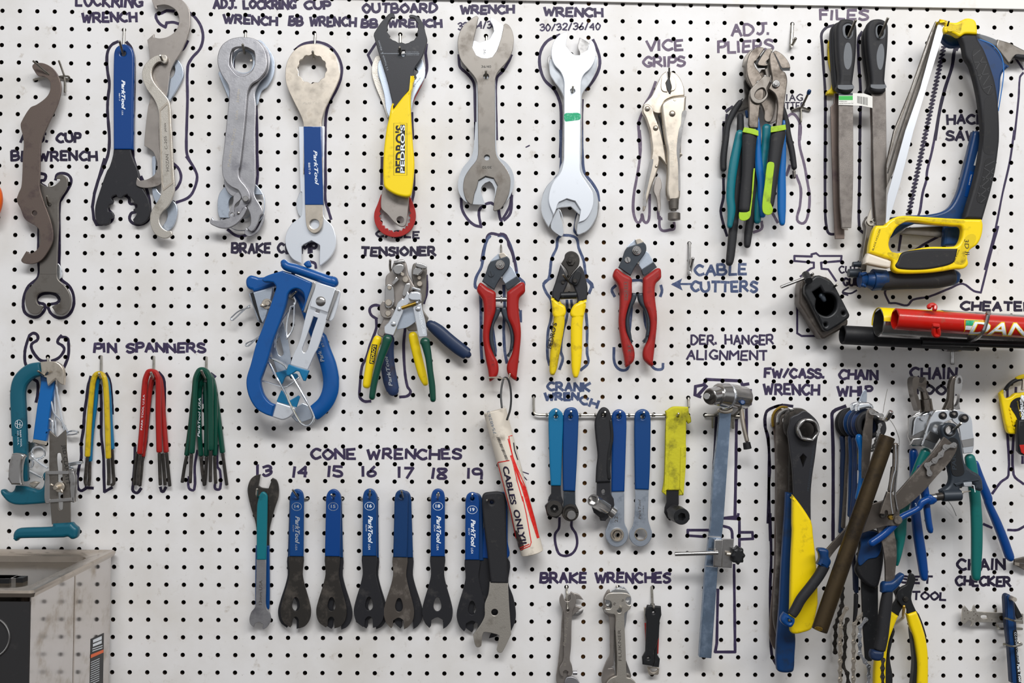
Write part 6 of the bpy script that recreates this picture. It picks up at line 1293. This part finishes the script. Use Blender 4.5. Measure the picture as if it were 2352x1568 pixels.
def shell(x0, y0, h0, x1, y1, h1, r, a0, a1, n=20):
    """painted skin over part of a tube; angles from straight up, positive towards the viewer"""
    a = P(*k(x0, y0), h0); b = P(*k(x1, y1), h1); A = (b - a).normalized(); U = (Vector((0, 0, 1)) - A * A.z).normalized(); S = Vector((0, -1, 0)); S = (S - A * A.dot(S)).normalized()
    V = []; F = []; R = r * PXM / _K[2]
    for c in (a, b):
        for q in (R, R - .0008):
            for i in range(n + 1):
                t = math.radians(a0 + (a1 - a0) * i / n); V.append(tuple(c + U * (q * cos(t)) + S * (q * sin(t))))
    m = n + 1
    for i in range(n):
        F += [(i, i + 1, 2 * m + i + 1, 2 * m + i), (m + i, 3 * m + i, 3 * m + i + 1, m + i + 1), (i, m + i, m + i + 1, i + 1), (2 * m + i, 2 * m + i + 1, 3 * m + i + 1, 3 * m + i)]
    return V, F
def tube(lab, m, x1, y1, h1, x0, y0, h0, r, inner='near_black', thick=8):
    T('steel_tube', lab, 'tube', *k(x0, y0), h0)
    return part('tube', m, cyl(x1, y1, h1, x0, y0, h0, r, r, 40, bore=r - thick))
tube('cut black oval tube lying lowest and farthest left in the cradle hook', 'near_black', 1900, 1035, 36, 715, 975, 42, 84)
tube('cut yellow and chrome tube just behind the red one', 'chrome_dim', 2600, 945, 62, 1040, 862, 70, 128)
part('paint', 'yellow', shell(2600, 945, 62, 1034, 862, 70, 129.5, -100, 88)); part('paint_band', 'white_print', shell(1640, 892, 67, 1500, 885, 68, 130.5, -60, 0))
tube('thin chrome tube edge showing along the top of the red tube', 'chrome_dim', 2600, 900, 66, 1600, 842, 66, 88)
tube('thin black tube along the bottom of the cradle hook', 'plastic_black', 2600, 1075, 70, 1430, 1040, 70, 30)
t_ = tube('bright red painted frame tube with white lettering and cable stops', 'red_paint', 2600, 925, 106, 1188, 832, 108, 90)
for q_ in ('1500,740,126 1500,715,124 1545,712,124 1545,760,126', '1525,890,138 1590,895,138', '1540,900,136 1545,975,132 1580,975,132 1575,905,136'):
    part('cable_stop', 'red_paint', wire(q_, 3.2))
K(2140, 700, 11.09)
K(1752, 520, 3.92); _a, _b = P(*k(1188, 832), 108), P(*k(2600, 925), 106); _r = 90 * PXM / 3.92 * 1000; K(2140, 700, 11.09)
C_ = lambda g, o=0: oncyl(g, _a, _b, _r + o)
part('decal', 'mark_green', C_(plate('!880,395 1190,400 1100,530 870,520', 122, .6, 0))); part('decal', 'white_print', C_(plate('!870,530 1095,540 1000,640 860,632', 122, .6, 0)))
for q_ in ('!845,375 1330,395', '!845,375 850,640 810,710', '!1200,410 980,700'): part('decal_edge', 'yellow', C_(line(q_, 14, 122), .15))
part('lettering', 'yellow', C_(text('DAN', (925, 745), (2560, 800), 345, 122, .3, .035), .3)); part('lettering', 'white_print', C_(text('DAN', (945, 732), (2545, 790), 322, 122, .3, .01), .6))
# ============================================================ freewheel and cassette wrenches
K(1740, 900, 4.612)
T('peg_hook', 'hook hidden behind the freewheel wrenches', 'hook', 1790, 960, 3)
part('wire', 'chrome_dim', wire('150,330,-6 150,340,4 260,345,30 480,330,70', 2))
T('cassette_wrench', 'rearmost long brown grey ring wrench under FW CASS WRENCH', 'wrench', 1790, 950, 12)
part('body', 'steel_brown', plate('200,190 160,250 155,350 175,420 190,600 195,1000 185,1568 #1740,1220,4.506 180,300 160,600 140,800 130,1000 130,1100 170,1210 220,1240 250,1100 260,800 270,300 285,0 #1740,900,4.612 300,1400 320,900 330,400 320,250 260,180', 14, 6, 1.5, [circ(262, 330, 55)]))
part('collar', 'brass', wire('165,370,22 160,270,22 190,200,22 250,160,22 320,165,22', 2))
T('cassette_wrench', 'worn grey ring wrench, second from the left under FW CASS WRENCH', 'wrench', 1800, 950, 30)
part('body', 'steel_worn', plate('200,330* 215,240 270,185 340,170 390,200 380,500 330,700 330,1200 310,1568 #1740,1220,4.506 290,400 260,800 230,1100* 200,1080* 170,950 165,800 190,400 200,0 #1740,900,4.612 195,1300 205,1000 200,500', 32, 6, 1.5, [circ(310, 300, 44)]))
part('shaft', 'chrome_dim', wire('215,330,40 225,250,40 280,200,40 330,190,40', 2.6))
T('cassette_wrench', 'wrench with a long plain dark blue dipped handle, reaching lowest of its bunch', 'wrench', 1810, 950, 48)
part('head', 'black_steel', plate('280,320 300,230 360,180 450,170 520,200 600,300 620,430 570,600 540,850 400,1100* 330,1100* 330,500 290,430', 50, 6, 1.2)); part('notch', 'chrome_dim', plate('!330,170 375,175 390,190 350,200', 55, 3, .5))
part('handle', 'blue_dark', plate('305,1065* 380,1065* 378,1400 #1740,1220,4.506 370,0 365,500 345,990 395,1070 390,1300 380,1440 350,1465 240,1462 205,1430 200,1200 230,800 250,400 275,0 #1740,900,4.612 295,1300', 46, 12, 4))
T('cassette_wrench', 'black cassette wrench with hexagon socket head and bright yellow moulded handle', 'wrench', 1860, 960, 70)
part('body', 'black_steel_new', plate('345,330 360,270 430,235 500,200 580,250 640,320 660,400 640,470 610,700 580,900 565,1100 570,1568* 390,1568* 385,1100 370,800 340,560 325,420', 72, 6, 1, [circ(530, 400, 80), pts('!484,655 520,690 484,795 450,690')]))
part('socket', 'chrome_dim', [plate(circ(540, 402, 124), 78, 12, 2.5, [ngon(545, 402, 98, 6, 10)])]); part('shoulder', 'black_steel_new', [plate(circ(525, 400, 130), 76, 5, 1.5, [circ(530, 402, 84)])])
g = part('handle', 'yellow', plate('378,1090* 450,1180 520,1280 575,1370* 588,1430 #1740,1220,4.506 580,30 600,200 625,500 630,750* 600,900 565,1010 480,1050 380,1065 345,1030 345,700 355,300 370,0 #1740,900,4.612 375,1400', 69, 12, 4))
part('lettering', 'slate', text('FREEWHEEL WRENCH', (545, 1050), (605, 570), 22, 78.2), None)
# ============================================================ chain whips
K(1880, 880, 7.84)
one('peg_hook', 'chrome_dim', wire('1000,560,-6 1005,570,10 1060,620,60 1130,640,110 1200,650,126 1250,610,134 1310,500,142', 3.6), 'thick steel hook with a flat shiny end carrying the chain whips', 'hook')
def chain(name, ps, h, m='chrome_dim', w=30, r=12, parent=None):
    """roller chain: pin positions, alternate inner and outer plates"""
    q = pts(ps); sv = list(_K); S = sv[2]; K()
    G = []
    for i in range(len(q) - 1):
        a, b = q[i], q[i + 1]; L = hypot(b[0] - a[0], b[1] - a[1]) or 1; ux, uy = (b[0] - a[0]) / L, (b[1] - a[1]) / L
        R = w / S / 2; o = []
        for c, s0 in ((b, -135), (a, 45)):
            for t in range(7):
                an = math.radians(s0 + t * 45); x, y = R * cos(an), R * sin(an)
                o.append((c[0] + ux * x - uy * y, c[1] + uy * x + ux * y, True, []))
            mx, my = (a[0] + b[0]) / 2, (a[1] + b[1]) / 2; sg = 1 if s0 == -135 else -1
            o.append((mx - uy * R * .5 * sg, my + ux * R * .5 * sg, True, []))
        hh = h if i % 2 else h + 1.3
        G.append(plate(o, hh, 1.1, .2)); G.append(plate(o, h - (3.6 if i % 2 else 4.9), 1.1, .2))
    for a in q: G.append(disc(a[0], a[1], r / S * .55, h - 5, 7.8, .4, 12))
    _K[:] = sv
    return part(name, m, G, parent)
def whip(lab, h, ring, rc, shaft, sc, w_=9):
    T('chain_whip', lab, 'chain whip', *k(ring[0], ring[1] - 150), h)
    x, y, r = ring
    part('handle_ring', rc, wire(' '.join('%g,%g,%g' % (x + r * cos(a * pi / 8), y + r * 1.1 * sin(a * pi / 8), h) for a in range(16)), w_ * .55, h, closed=True))
    part('handle', sc, bar(shaft, h, w_))
whip('rearmost dark navy chain whip, its round ring end farthest left', 10, (560, 720, 205), 'near_black', '430,930,110 440,1200,90 430,1568,90 #1880,1060,7.84 430,600,90 400,1300,90', 'blue_navy')
whip('black ringed chain whip with a bare grey steel bar', 20, (620, 710, 205), 'rubber_black', '530,930,100 520,1300,70 500,1568,60 #1880,1060,7.84 480,600,60 440,1200,70', 'steel_worn')
whip('dull blue chain whip in the middle of the bunch', 34, (710, 720, 205), 'blue_dark', '580,930,110 590,1300,90 580,1568,80 #1880,1060,7.84 570,600,70 560,1000,80', 'blue_dark')
whip('brownish navy chain whip behind the purple blue one', 46, (780, 730, 205), 'blue_navy', '650,960,110 660,1300,90 650,1568,90 #1880,1060,7.84 640,600,100 600,1200,110 #1740,1220,4.506 1000,400,60 1010,620,70', 'navy_worn')
part('grip', 'blue_navy', bar('#1740,1220,4.506 1010,300,70 1020,480,80 1020,640,78', 46, 10)); part('grip_tail', 'rubber_black', bar('#1740,1220,4.506 1020,640,74 1015,800,70 1000,960,50', 46, 9))
whip('purple blue chain whip with a smooth thick ring', 58, (850, 740, 205), 'navy_worn', '720,960,90 720,1300,60 715,1568,60', 'blue_navy')
T('chain_whip', 'black ringed front chain whip with a bright chrome plate standing above it', 'chain whip', 2000, 930, 70)
part('handle_ring', 'rubber_black', plate('690,800 700,650 780,540 900,490 1050,500 1160,600 1225,740 1225,870 1150,960 800,960', 68, 8, 3, [pts('800,700 860,640 1000,660 1060,760 1040,880 820,880')])); part('shaft', 'plastic_black', plate('!#1740,1220,4.506 1075,500 1250,560 1250,1240 1180,1345 1120,1345 1095,1000', 60, 5, 1))
part('cover', 'near_black', plate('#1740,1220,4.506 1080,0 1280,10 1300,100 1310,300 1260,560 1220,600* 1140,560 1050,470 1020,400 1040,330 1060,200', 66, 12, 4)); part('cover_top', 'blue_dark', plate('#1740,1220,4.506 1085,20 1270,20 1290,120 1250,260 1150,290 1050,350 1070,150', 77, 3, 1.4))
T('chain_whip', 'pale steel pointed tongue sticking up under the word WHIP', 'chain whip', 1985, 900, 24)
part('tongue', 'alloy_blue', plate('820,120 860,125 875,170 870,340* 720,330*', 24, 2.5, .5)); part('cap', 'chrome', plate('600,500* 605,400 650,350 760,330 830,345* 720,380 710,500*', 30, 10, 2))
part('cap', 'chrome', plate('700,500* 705,420 740,360 800,345 900,345 970,375 1000,430 1000,460* 900,450 800,470*', 60, 12, 3))
T('chain_whip', 'flat dark steel chain whip bar with a bit of chain at its head', 'chain whip', 1995, 940, 84)
part('bar', 'steel_worn', plate('870,560 890,480 940,452 1000,470 1050,520* 1000,600 985,650 975,900 950,1200 900,1568 #1880,1060,7.84 850,300* 790,300* 790,0 #1880,880,7.84 795,1300 810,900 850,700', 86, 4, .6))
chain('chain', '965,520 1130,590', 94, 'chrome_dim', 105, 48); chain('chain', '1110,750 1080,880 1040,1040 1000,1130 960,1200', 88, 'chrome_dim', 80, 40)
T('chain_whip', 'bright blue dipped chain whip handle between the bars', 'chain whip', 1975, 1000, 74)
part('handle', 'blue_sky', bar('720,910,110 730,1000,130 760,1200,85 760,1568,85 #1880,1060,7.84 770,150,85 760,400,100 700,700,100', 74, 10)); part('edge', 'yellow_dirty', line('712,1150 712,1450', 10, 70))
part('tag_wire', 'wire', wire('1160,530,150 1190,350,150 1240,100,150', .35)); part('tag_wire', 'wire', wire('1120,600,120 1260,640,120 1350,750,120 1420,900,120 1455,1050,120 1430,1160,120', .35))
# brass tube
K(1740, 900, 4.612)
T('steel_tube', 'old dark brass coloured tube hanging diagonally across the chain whips', 'tube', 2035, 1000, 118)
a_, b_ = k(1375, 470), (1740 + 640 / 4.506, 1220 + 1025 / 4.506)
K()
part('tube', 'brass_old', cyl(a_[0], a_[1], 118, b_[0], b_[1], 122, 16.4, 16.8, 36, bore=15)); part('bare_end', 'brass', plate('@#1740,1220,4.506 620,985 670,1000 665,1030 610,1020 590,1000', 139, .6, .2))
# small master wrench
K(1880, 880, 7.84)
T('spanner', 'small bent polished steel wrench hanging right of the diagonal brass tube', 'wrench', 2055, 1020, 112)
part('handle', 'steel_plier', bar('1385,1068,100 1380,1300,95 1365,1568,85 #1880,1060,7.84 1350,100,85 1320,350,95 1290,560,110', 116, 5))
part('head', 'steel_plier', plate('#1880,1060,7.84 1240,540* 1335,560* 1370,700 1390,900 1350,1010 1330,1030* 1345,960* 1250,960* 1240,890 1205,890 1200,955* 1105,940* 1130,850 1200,650', 114, 5, 1.2))
part('second_arm', 'chrome_dim', bar('1435,1080,40 1425,1300,40 1410,1568,38 #1880,1060,7.84 1395,300,36 1375,600,36 1420,900,40', 108, 4))
part('edge', 'chrome', line('1390,1100 1395,1400 1380,1568 #1880,1060,7.84 1350,250 1300,550 1310,750 1340,940', 14, 119.2))
part('nut', 'brass', disc(1300, 1000 + 1411, 50, 112, 6, 1, 6)); part('nut', 'black_steel', disc(1150, 960 + 1411, 60, 110, 5, 1, 6))
# chain pliers with blue and black grips
T('chain_pliers', 'big flat steel chain pliers with blue and black dipped grips, chain on its upper arm', 'pliers', 2060, 1190, 98)
part('arm', 'steel_worn', plate('#2030,840,4.612 640,750* 780,860* 760,920 690,1030 560,1170 420,1330 250,1480 170,1530* #1880,1060,7.84 1460,1000* 1480,1080 1450,1150 1380,1150 1200,1160 900,1250 780,1290* 600,1340 480,1420 330,1568 #1740,1220,4.506 730,300* 640,240* 720,180* 800,90 #1880,1060,7.84 480,1215 700,950 960,770 1160,705 1390,590* #2030,840,4.612 540,890', 98, 4, .5))
part('arm', 'steel_worn', plate('@2010,1200* 2052,1210* 2058,1245 2060,1275 2058,1300 2055,1334* 2034,1338* 2033,1290 2027,1250', 90, 4, .5))
part('pivot', 'steel_worn', disc(1430, 2521 - 60, 80, 102, 3, .8, 28))
K(1740, 1220, 4.506)
part('grip', 'rubber_black', bar('700,340,110 640,450,108 560,560,106 450,700,104 390,810,102 350,870,96', 100, 13, .3)); part('grip_top', 'blue_dark', plate('630,190 680,178 740,200 745,260 768,320 730,400* 622,345* 650,290 645,240', 93, 14, 4)); part('grip_end', 'blue', plate('285,845* 395,910* 385,960 350,998 290,980 250,940 250,900', 93, 13, 4, [circ(338, 930, 15)]))
part('grip', 'rubber_black', bar('1350,600,100 1330,750,120 1310,900,125 1290,1080,122 1260,1230,118', 92, 14, .3)); part('grip_top', 'blue_dark', plate('1310,540 1400,520 1500,440 1530,460 1480,560 1400,640* 1295,640*', 86, 14, 4)); part('grip_end', 'blue_navy', plate('1190,1235* 1320,1245* 1310,1310 1270,1345 1190,1330 1175,1280', 86, 13, 4))
K(2030, 840, 4.612)
chain('chain', '745,840 655,860 605,940 540,1005 460,1055 485,1140', 104, 'chrome_dim', 66, 28)
# hanging chains
K(1740, 1220, 4.506)
def loose(lab, ps, h, m):
    T('bicycle_chain', lab, 'chain', *k(*[float(v) for v in ps.split()[0].split(',')[:2]]), h); chain('links', ps, h, m, 52, 24)
loose('dark oily loose chain end hanging farthest left, half hidden', '880,590 878,680 875,770 850,850 830,920 805,990 810,1080 800,1160 805,1250', 20, 'black_steel')
loose('loose chain of mixed dark and bright links, left of the three bright ones', '920,800 865,905 862,995 858,1085 855,1170 855,1260 856,1350 855,1440 856,1540 850,1640', 44, 'nickel')
loose('dull chain running down between the bright ones', '930,915 900,1000 915,1100 905,1195 900,1300 885,1395 930,1470 940,1568 950,1650', 30, 'black_steel')
loose('loose chain with tan side plates in the middle of the bright ones', '1122,822 1050,895 1003,965 998,1065 996,1150 995,1240 995,1340 992,1430 993,1530 990,1620', 62, 'nickel')
loose('short silver loose chain hooked to the right of the tan one', '1120,915 1062,990 1058,1085 1060,1175 1060,1265 1115,1350 1153,1400 1153,1495 1155,1580', 70, 'chrome')
loose('dark chain hanging over the yellow grip of the ring pliers', '1300,1330 1295,1415 1295,1505 1300,1600', 96, 'black_steel')
# ============================================================ freewheel pliers and chain tool
K(2030, 840, 4.612)
one('peg_hook', 'wire', wire('690,590,-6 700,600,10 720,680,60 760,660,110 820,605,128', 1.9), 'steel peg hook through the eye of the black chain tool', 'hook')
T('link_pliers', 'rear plated pliers with royal blue handles and a gunmetal barrel head on the left', 'pliers', 2110, 960, 14)
part('handle', 'blue_royal', bar('310,870,88 320,1000,100 330,1150,110 #2030,1150,3.751 270,50,95 290,250,105 320,450,108 340,600,95 348,690,70', 26, 12))
part('handle', 'blue_royal', bar('960,1000,60 1020,1200,90 1100,1400,95 #2030,1150,3.751 900,20,75 970,180,90 1030,330,95 1080,470,95 1100,520,70', 22, 12))
part('plate', 'chrome_dim', plate('!265,560 350,500 500,460 560,470 520,560 440,700 400,850 300,850 260,750', 28, 5, 1)); part('plate', 'chrome', plate('!325,590 345,545 500,480 490,500 430,680 310,740', 36, 3, .8)); part('plate_foot', 'chrome_dim', plate('!312,770 420,760 405,855 275,840', 36, 4, 1))
part('rivet', 'chrome', [disc(408, 552, 34, 38, 4, 1, 24), disc(505, 500, 26, 40, 4, 1, 20)])
part('barrel', 'gunmetal', [cyl(455, 480, 34, 440, 350, 34, 66, 60, 28), cyl(440, 350, 34, 410, 230, 34, 46, 30, 24)]); part('barrel_head', 'gunmetal', plate('305,150 340,110 380,125* 375,170 400,180 430,150 440,120 455,180 440,280* 400,230 370,220 350,260 370,340 390,440 370,480* 320,300', 30, 18, 5))
T('link_pliers', 'plated pliers with green teal handles, in front of the blue handled pair', 'pliers', 2180, 950, 44)
part('handle', 'green_blue', bar('465,870,110 400,1000,105 340,1150,100 280,1300,90 #1880,1060,7.84 1500,950,120 1460,1300,140 #2030,1150,3.751 140,350,90 110,560,30', 54, 12))
part('handle', 'green_blue', bar('900,930,108 925,1050,115 950,1250,120 #2030,1150,3.751 790,20,112 800,200,118 800,400,115 795,560,105 792,690,85', 54, 13))
part('plate', 'chrome', plate('540,485 620,470 700,475 730,560* 600,640 615,740* 560,820* 520,890* 405,840* 430,770 480,620', 62, 4, .8)); part('plate', 'chrome', plate('700,480* 760,465 880,510 930,560 945,700 955,760 955,850 940,920* 845,930* 820,800 790,640 730,580', 60, 4, .8))
part('bend', 'chrome_dim', [plate('!490,690 612,740 560,820 440,775', 66.2, 1, .3), plate('!820,790 955,765 950,850 840,865', 64.2, 1, .3)])
part('nut', 'near_black', [disc(627, 527, 42, 66, 2, .5, 24), disc(742, 513, 44, 66, 2, .5, 24), disc(853, 555, 46, 66, 2, .5, 24)]); part('nut', 'steel_grey', [disc(627, 522, 20, 68, 4, .8, 6), disc(742, 510, 18, 68, 4, .8, 6), disc(855, 550, 22, 68, 4, .8, 6)])
part('jaw', 'gunmetal', plate('700,200 730,120 760,110 770,180 750,300 740,470* 640,465* 690,340', 50, 10, 2)); part('jaw', 'chrome_dim', plate('750,200* 765,130 800,97 830,130 828,230 810,300 800,400 810,460* 740,470* 745,300', 54, 8, 2, [pts('775,160 800,120 818,150 812,185 780,185'), pts('760,300 800,305 785,400 745,430')])); part('jaw_fork', 'nickel', plate('!660,450 700,340 720,465', 48, 8, 1))
T('chain_tool', 'black cast chain breaker with a blue T handle screw, front and centre', 'chain tool', 2185, 980, 76)
part('body', 'slate', plate('605,690 615,640 660,610 720,605 770,620 795,680 820,780 845,930 870,1040 940,1110 1010,1150 1045,1200 1060,1310* 1030,1330 960,1300* 960,1260 860,1240* 850,1280 815,1290* 815,1400* 800,1420 640,1435* 610,1325* 690,1270 715,1200 700,1100 670,950 640,800', 78, 14, 4, [circ(703, 682, 45)]))
part('inset', 'plastic_black', plate('690,780 740,760 790,800 820,950 850,1080 850,1140 800,1168 740,1160 715,1100 700,950', 92, .8, .3)); part('eye', 'plastic_black', plate(circ(703, 682, 62), 91, 2.5, .8, [circ(703, 682, 46)]))
part('lettering', 'slate', text('PARK', (770, 1100), (755, 880), 46, 93.2, .1, .02))
part('barrel', 'slate', cyl(620, 1375, 92, 812, 1368, 92, 58, 56, 30)); part('thread', 'black_steel', cyl(550, 1390, 92, 625, 1380, 92, 38, 38, 24)); part('sleeve', 'chrome_dim', cyl(500, 1395, 92, 555, 1388, 92, 34, 34, 24))
part('anvil', 'chrome', [plate('!845,1235 935,1228 938,1280 850,1282', 92, 6, 1)]); part('anvil_edge', 'white_print', line('!935,1262 955,1265 968,1338', 8, 92.6)); part('anvil_seat', 'slate', plate('!745,1245 1010,1198 1012,1212 860,1240 770,1272', 92, 2, .5))
part('pin', 'nickel', [cyl(812, 1345, 92, 835, 1340, 92, 20, 18, 16), cyl(830, 1338, 92, 920, 1325, 92, 6, 6, 10)])
part('t_handle', 'blue_royal', bar('430,1440,90 500,1400,140 515,1380,130', 92, 16, .4)); part('t_handle', 'blue_royal', bar('500,1400,80 400,1450,78 #2030,1150,3.751 300,60,62 150,140,64 #1880,1060,7.84 1400,1080,90 1200,1290,80 900,1500,80', 96, 10))
part('t_handle', 'blue_royal', bar('385,1045,85 410,1200,84 440,1370,84 #2030,1150,3.751 370,60,68 385,180,66 400,260,62 402,280,48', 86, 11))
part('lettering', 'white_print', text('57', (350, 1478), (342, 1448), 14, 102))
# ============================================================ snap tool
K(2240, 840, 6.03)
T('retractable_tether', 'yellow and black clip tool with slanted hazard bars, cut off by the right edge', 'clip tool', 2340, 880, 4)
part('body', 'yellow', plate('345,380* 400,330* 420,440 500,430 560,380 640,370* 760,360* 760,940* 500,945 460,920 430,820 390,620', 6, 9, 2.5)); part('loop', 'yellow', wire('560,190,14 650,150,14 760,140,14', 3.5))
part('gate', 'plastic_black', bar('405,345,40 470,260,50 560,200,54 650,188,30', 14, 7)); part('pin', 'chrome', disc(403, 345, 11, 18, 2, .4, 14))
part('panel', 'near_black', plate('480,560* 500,500 560,450 650,430 760,420* 760,860* 560,860 530,840 590,760', 15.5, .6, .2))
part('hazard_bar', 'yellow', [plate('!%g,%g %g,%g %g,%g %g,%g' % (478 + i * 11, 575 + i * 52, 500 + i * 11, 590 + i * 52, 492 + i * 11, 625 + i * 52, 474 + i * 11, 605 + i * 52), 16.2, .4, .1) for i in range(6)])
part('lettering', 'white_print', text('snapback', (620, 465), (655, 860), 60, 16.6, 0, .03)); part('lettering', 'yellow', text('17 Common Tools', (575, 490), (625, 710), 18, 16.6))
part('case', 'plastic_black', plate('!600,750 760,740 760,1240 680,1245 640,1225 600,1180 590,900', 17, 10, 3)); part('case_end', 'red_paint', plate('!615,1095 760,1085 760,1200 700,1240 640,1200', 26, 2, .8))
part('ring', 'nickel', wire('665,190,16 660,260,18 650,340,20', 2)); part('ring', 'white_print', wire('655,410,26 650,450,28 680,490,28', 2.2))
T('tool_blade', 'dark wedge shaped steel tool tip entering at the right edge by the blue handle', 'tool', 2340, 1310, 6)
K(2180, 1260, 5.09)
part('blade', 'steel_worn', plate('!770,125 880,98 960,90 960,250 880,248 800,205 765,190', 8, 5, .8)); part('ferrule', 'nickel', plate('!765,160 825,165 822,203 768,190', 13.2, 1.5, .3)); part('line', 'chrome', line('!830,165 900,178', 3, 13.4))
# ============================================================ chain checkers
T('peg_hook', 'looped wire bracket holding the chain checkers at the bottom right', 'hook', 2290, 1400, 4)
part('wire', 'wire', wire('545,680,-6 545,700,5 545,740,5', 1.8)); part('wire', 'wire', wire('530,880,-6 555,890,8 580,930,12 680,930,14 860,935,14', 1.9)); part('wire', 'wire', wire('650,830,12 660,810,44 760,840,54 850,840,44 850,820,30', 1.4))
part('wire', 'wire', wire('640,1130,12 640,1110,44 740,1140,54 845,1120,44 845,1105,14 740,1095,8 650,1110,8', 1.4))
T('chain_checker', 'small mottled grey metal chain gauge with notched end, lying flat', 'chain gauge', 2230, 1420, 4)
part('body', 'steel_satin', plate('160,690 185,665* 215,700 240,725 270,715 285,670 300,655* 325,735* 660,750 870,760* 870,880* 640,865 330,855* 300,870 275,900 250,905* 265,880 260,850 230,835 210,850 190,880 165,875* 150,850 155,720', 14, 2.5, .4, [pts('375,780 440,780 448,800 440,815 380,812')])); part('rust', 'brass_old', plate('590,790 640,785 650,810 630,835 600,830', 16.6, .2, 0))
part('patina_spot', 'steel_brown', [disc(x_, y_, 6, 16.6, .1, .02, 8) for x_, y_ in ((182, 725), (220, 750), (290, 735), (245, 810), (330, 780), (290, 775), (280, 820), (185, 820), (500, 832), (215, 720), (310, 760))])
T('chain_checker', 'blue chain checker hanging vertically with black and white print down its side', 'chain gauge', 2325, 1380, 26)
g = part('body', 'blue_navy', plate('650,580* 660,545 690,530 720,545 760,620* 790,900 800,1200 830,1568 730,1568* 700,1150 670,900', 24, 10, 1.5)); part('face', 'blue_dark', plate('680,545* 720,550 740,620 755,850 780,1200 790,1568* 745,1568* 715,1150 690,850', 34.2, 1, .3))
part('pointer', 'plastic_black', plate('!770,625 860,790 850,800 800,820 780,760', 20, 4, .8)); part('stud', 'nickel', cyl(720, 575, 34, 765, 592, 50, 30, 26, 20)); part('clip', 'chrome_dim', wire('700,880,24 680,920,26 670,1000,26 690,1090,24', 1.5))
part('label', 'near_black', plate('750,960 780,945 795,980 800,1150 830,1400 845,1568* 800,1568* 780,1350 760,1100', 36, .4, .1)); part('lettering', 'white_print', [text('CC-3 CHAIN CHECKER', (762, 975), (802, 1330), 24, 36.8), text('Park Tool', (795, 1345), (818, 1560), 32, 36.8, .2, .03)])
# ============================================================ ring pliers under SET TOOL
K(2030, 1150, 3.751)
T('ring_pliers', 'black nosed ring pliers with long yellow and black curved grips', 'pliers', 2080, 1370, 30)
part('jaw', 'plastic_black', plate('225,640 240,625 265,640 275,680 245,780* 240,850 280,950* 205,975* 200,930 160,910 120,850 120,780 165,740 200,720', 34, 6, 1)); part('jaw', 'plastic_black', plate('70,740 100,720 140,740 200,800 200,860 140,960 130,995* 60,945* 80,900 110,840', 30, 6, 1))
part('bolt', 'black_steel', [disc(188, 845, 22, 40, 3, .6, 20), disc(188, 845, 10, 43, 1.5, .4, 6)])
part('grip', 'yellow', plate('205,978* 285,950* 330,1060 370,1200 388,1350 388,1620* 295,1620* 300,1400 270,1200 230,1080', 30, 12, 4)); part('grip_edge', 'plastic_black', plate('235,1100 250,1160 270,1300 290,1400 290,1620* 240,1620* 260,1400 250,1250', 26, 10, 3)); part('grip_back', 'plastic_black', plate('285,950* 310,990 360,1130 372,1200* 330,1060', 28, 6, 1))
part('grip', 'yellow', plate('@2046,1403* 2065,1415* 2053,1445 2043,1475 2037,1520 2036,1582* 2009,1582* 2012,1520 2024,1490 2036,1450', 28, 12, 4)); part('grip_back', 'plastic_black', plate('95,1100 60,1250 60,1380 80,1500 80,1620* -10,1620* 20,1400 50,1230', 26, 9, 3))
one('peg_hook', 'brass', wire('170,1000,-6 168,1000,10 166,980,30 175,905,54', 2), 'brass coloured peg hook below the pivot of the black nosed ring pliers', 'hook')
T('hair_wire', 'long thin loose cable strand curving over the board at the right', 'wire', 2190, 1160, 4)
part('strand', 'black_steel', wire('555,0,10 590,50,8 625,130,4', .35))
K()
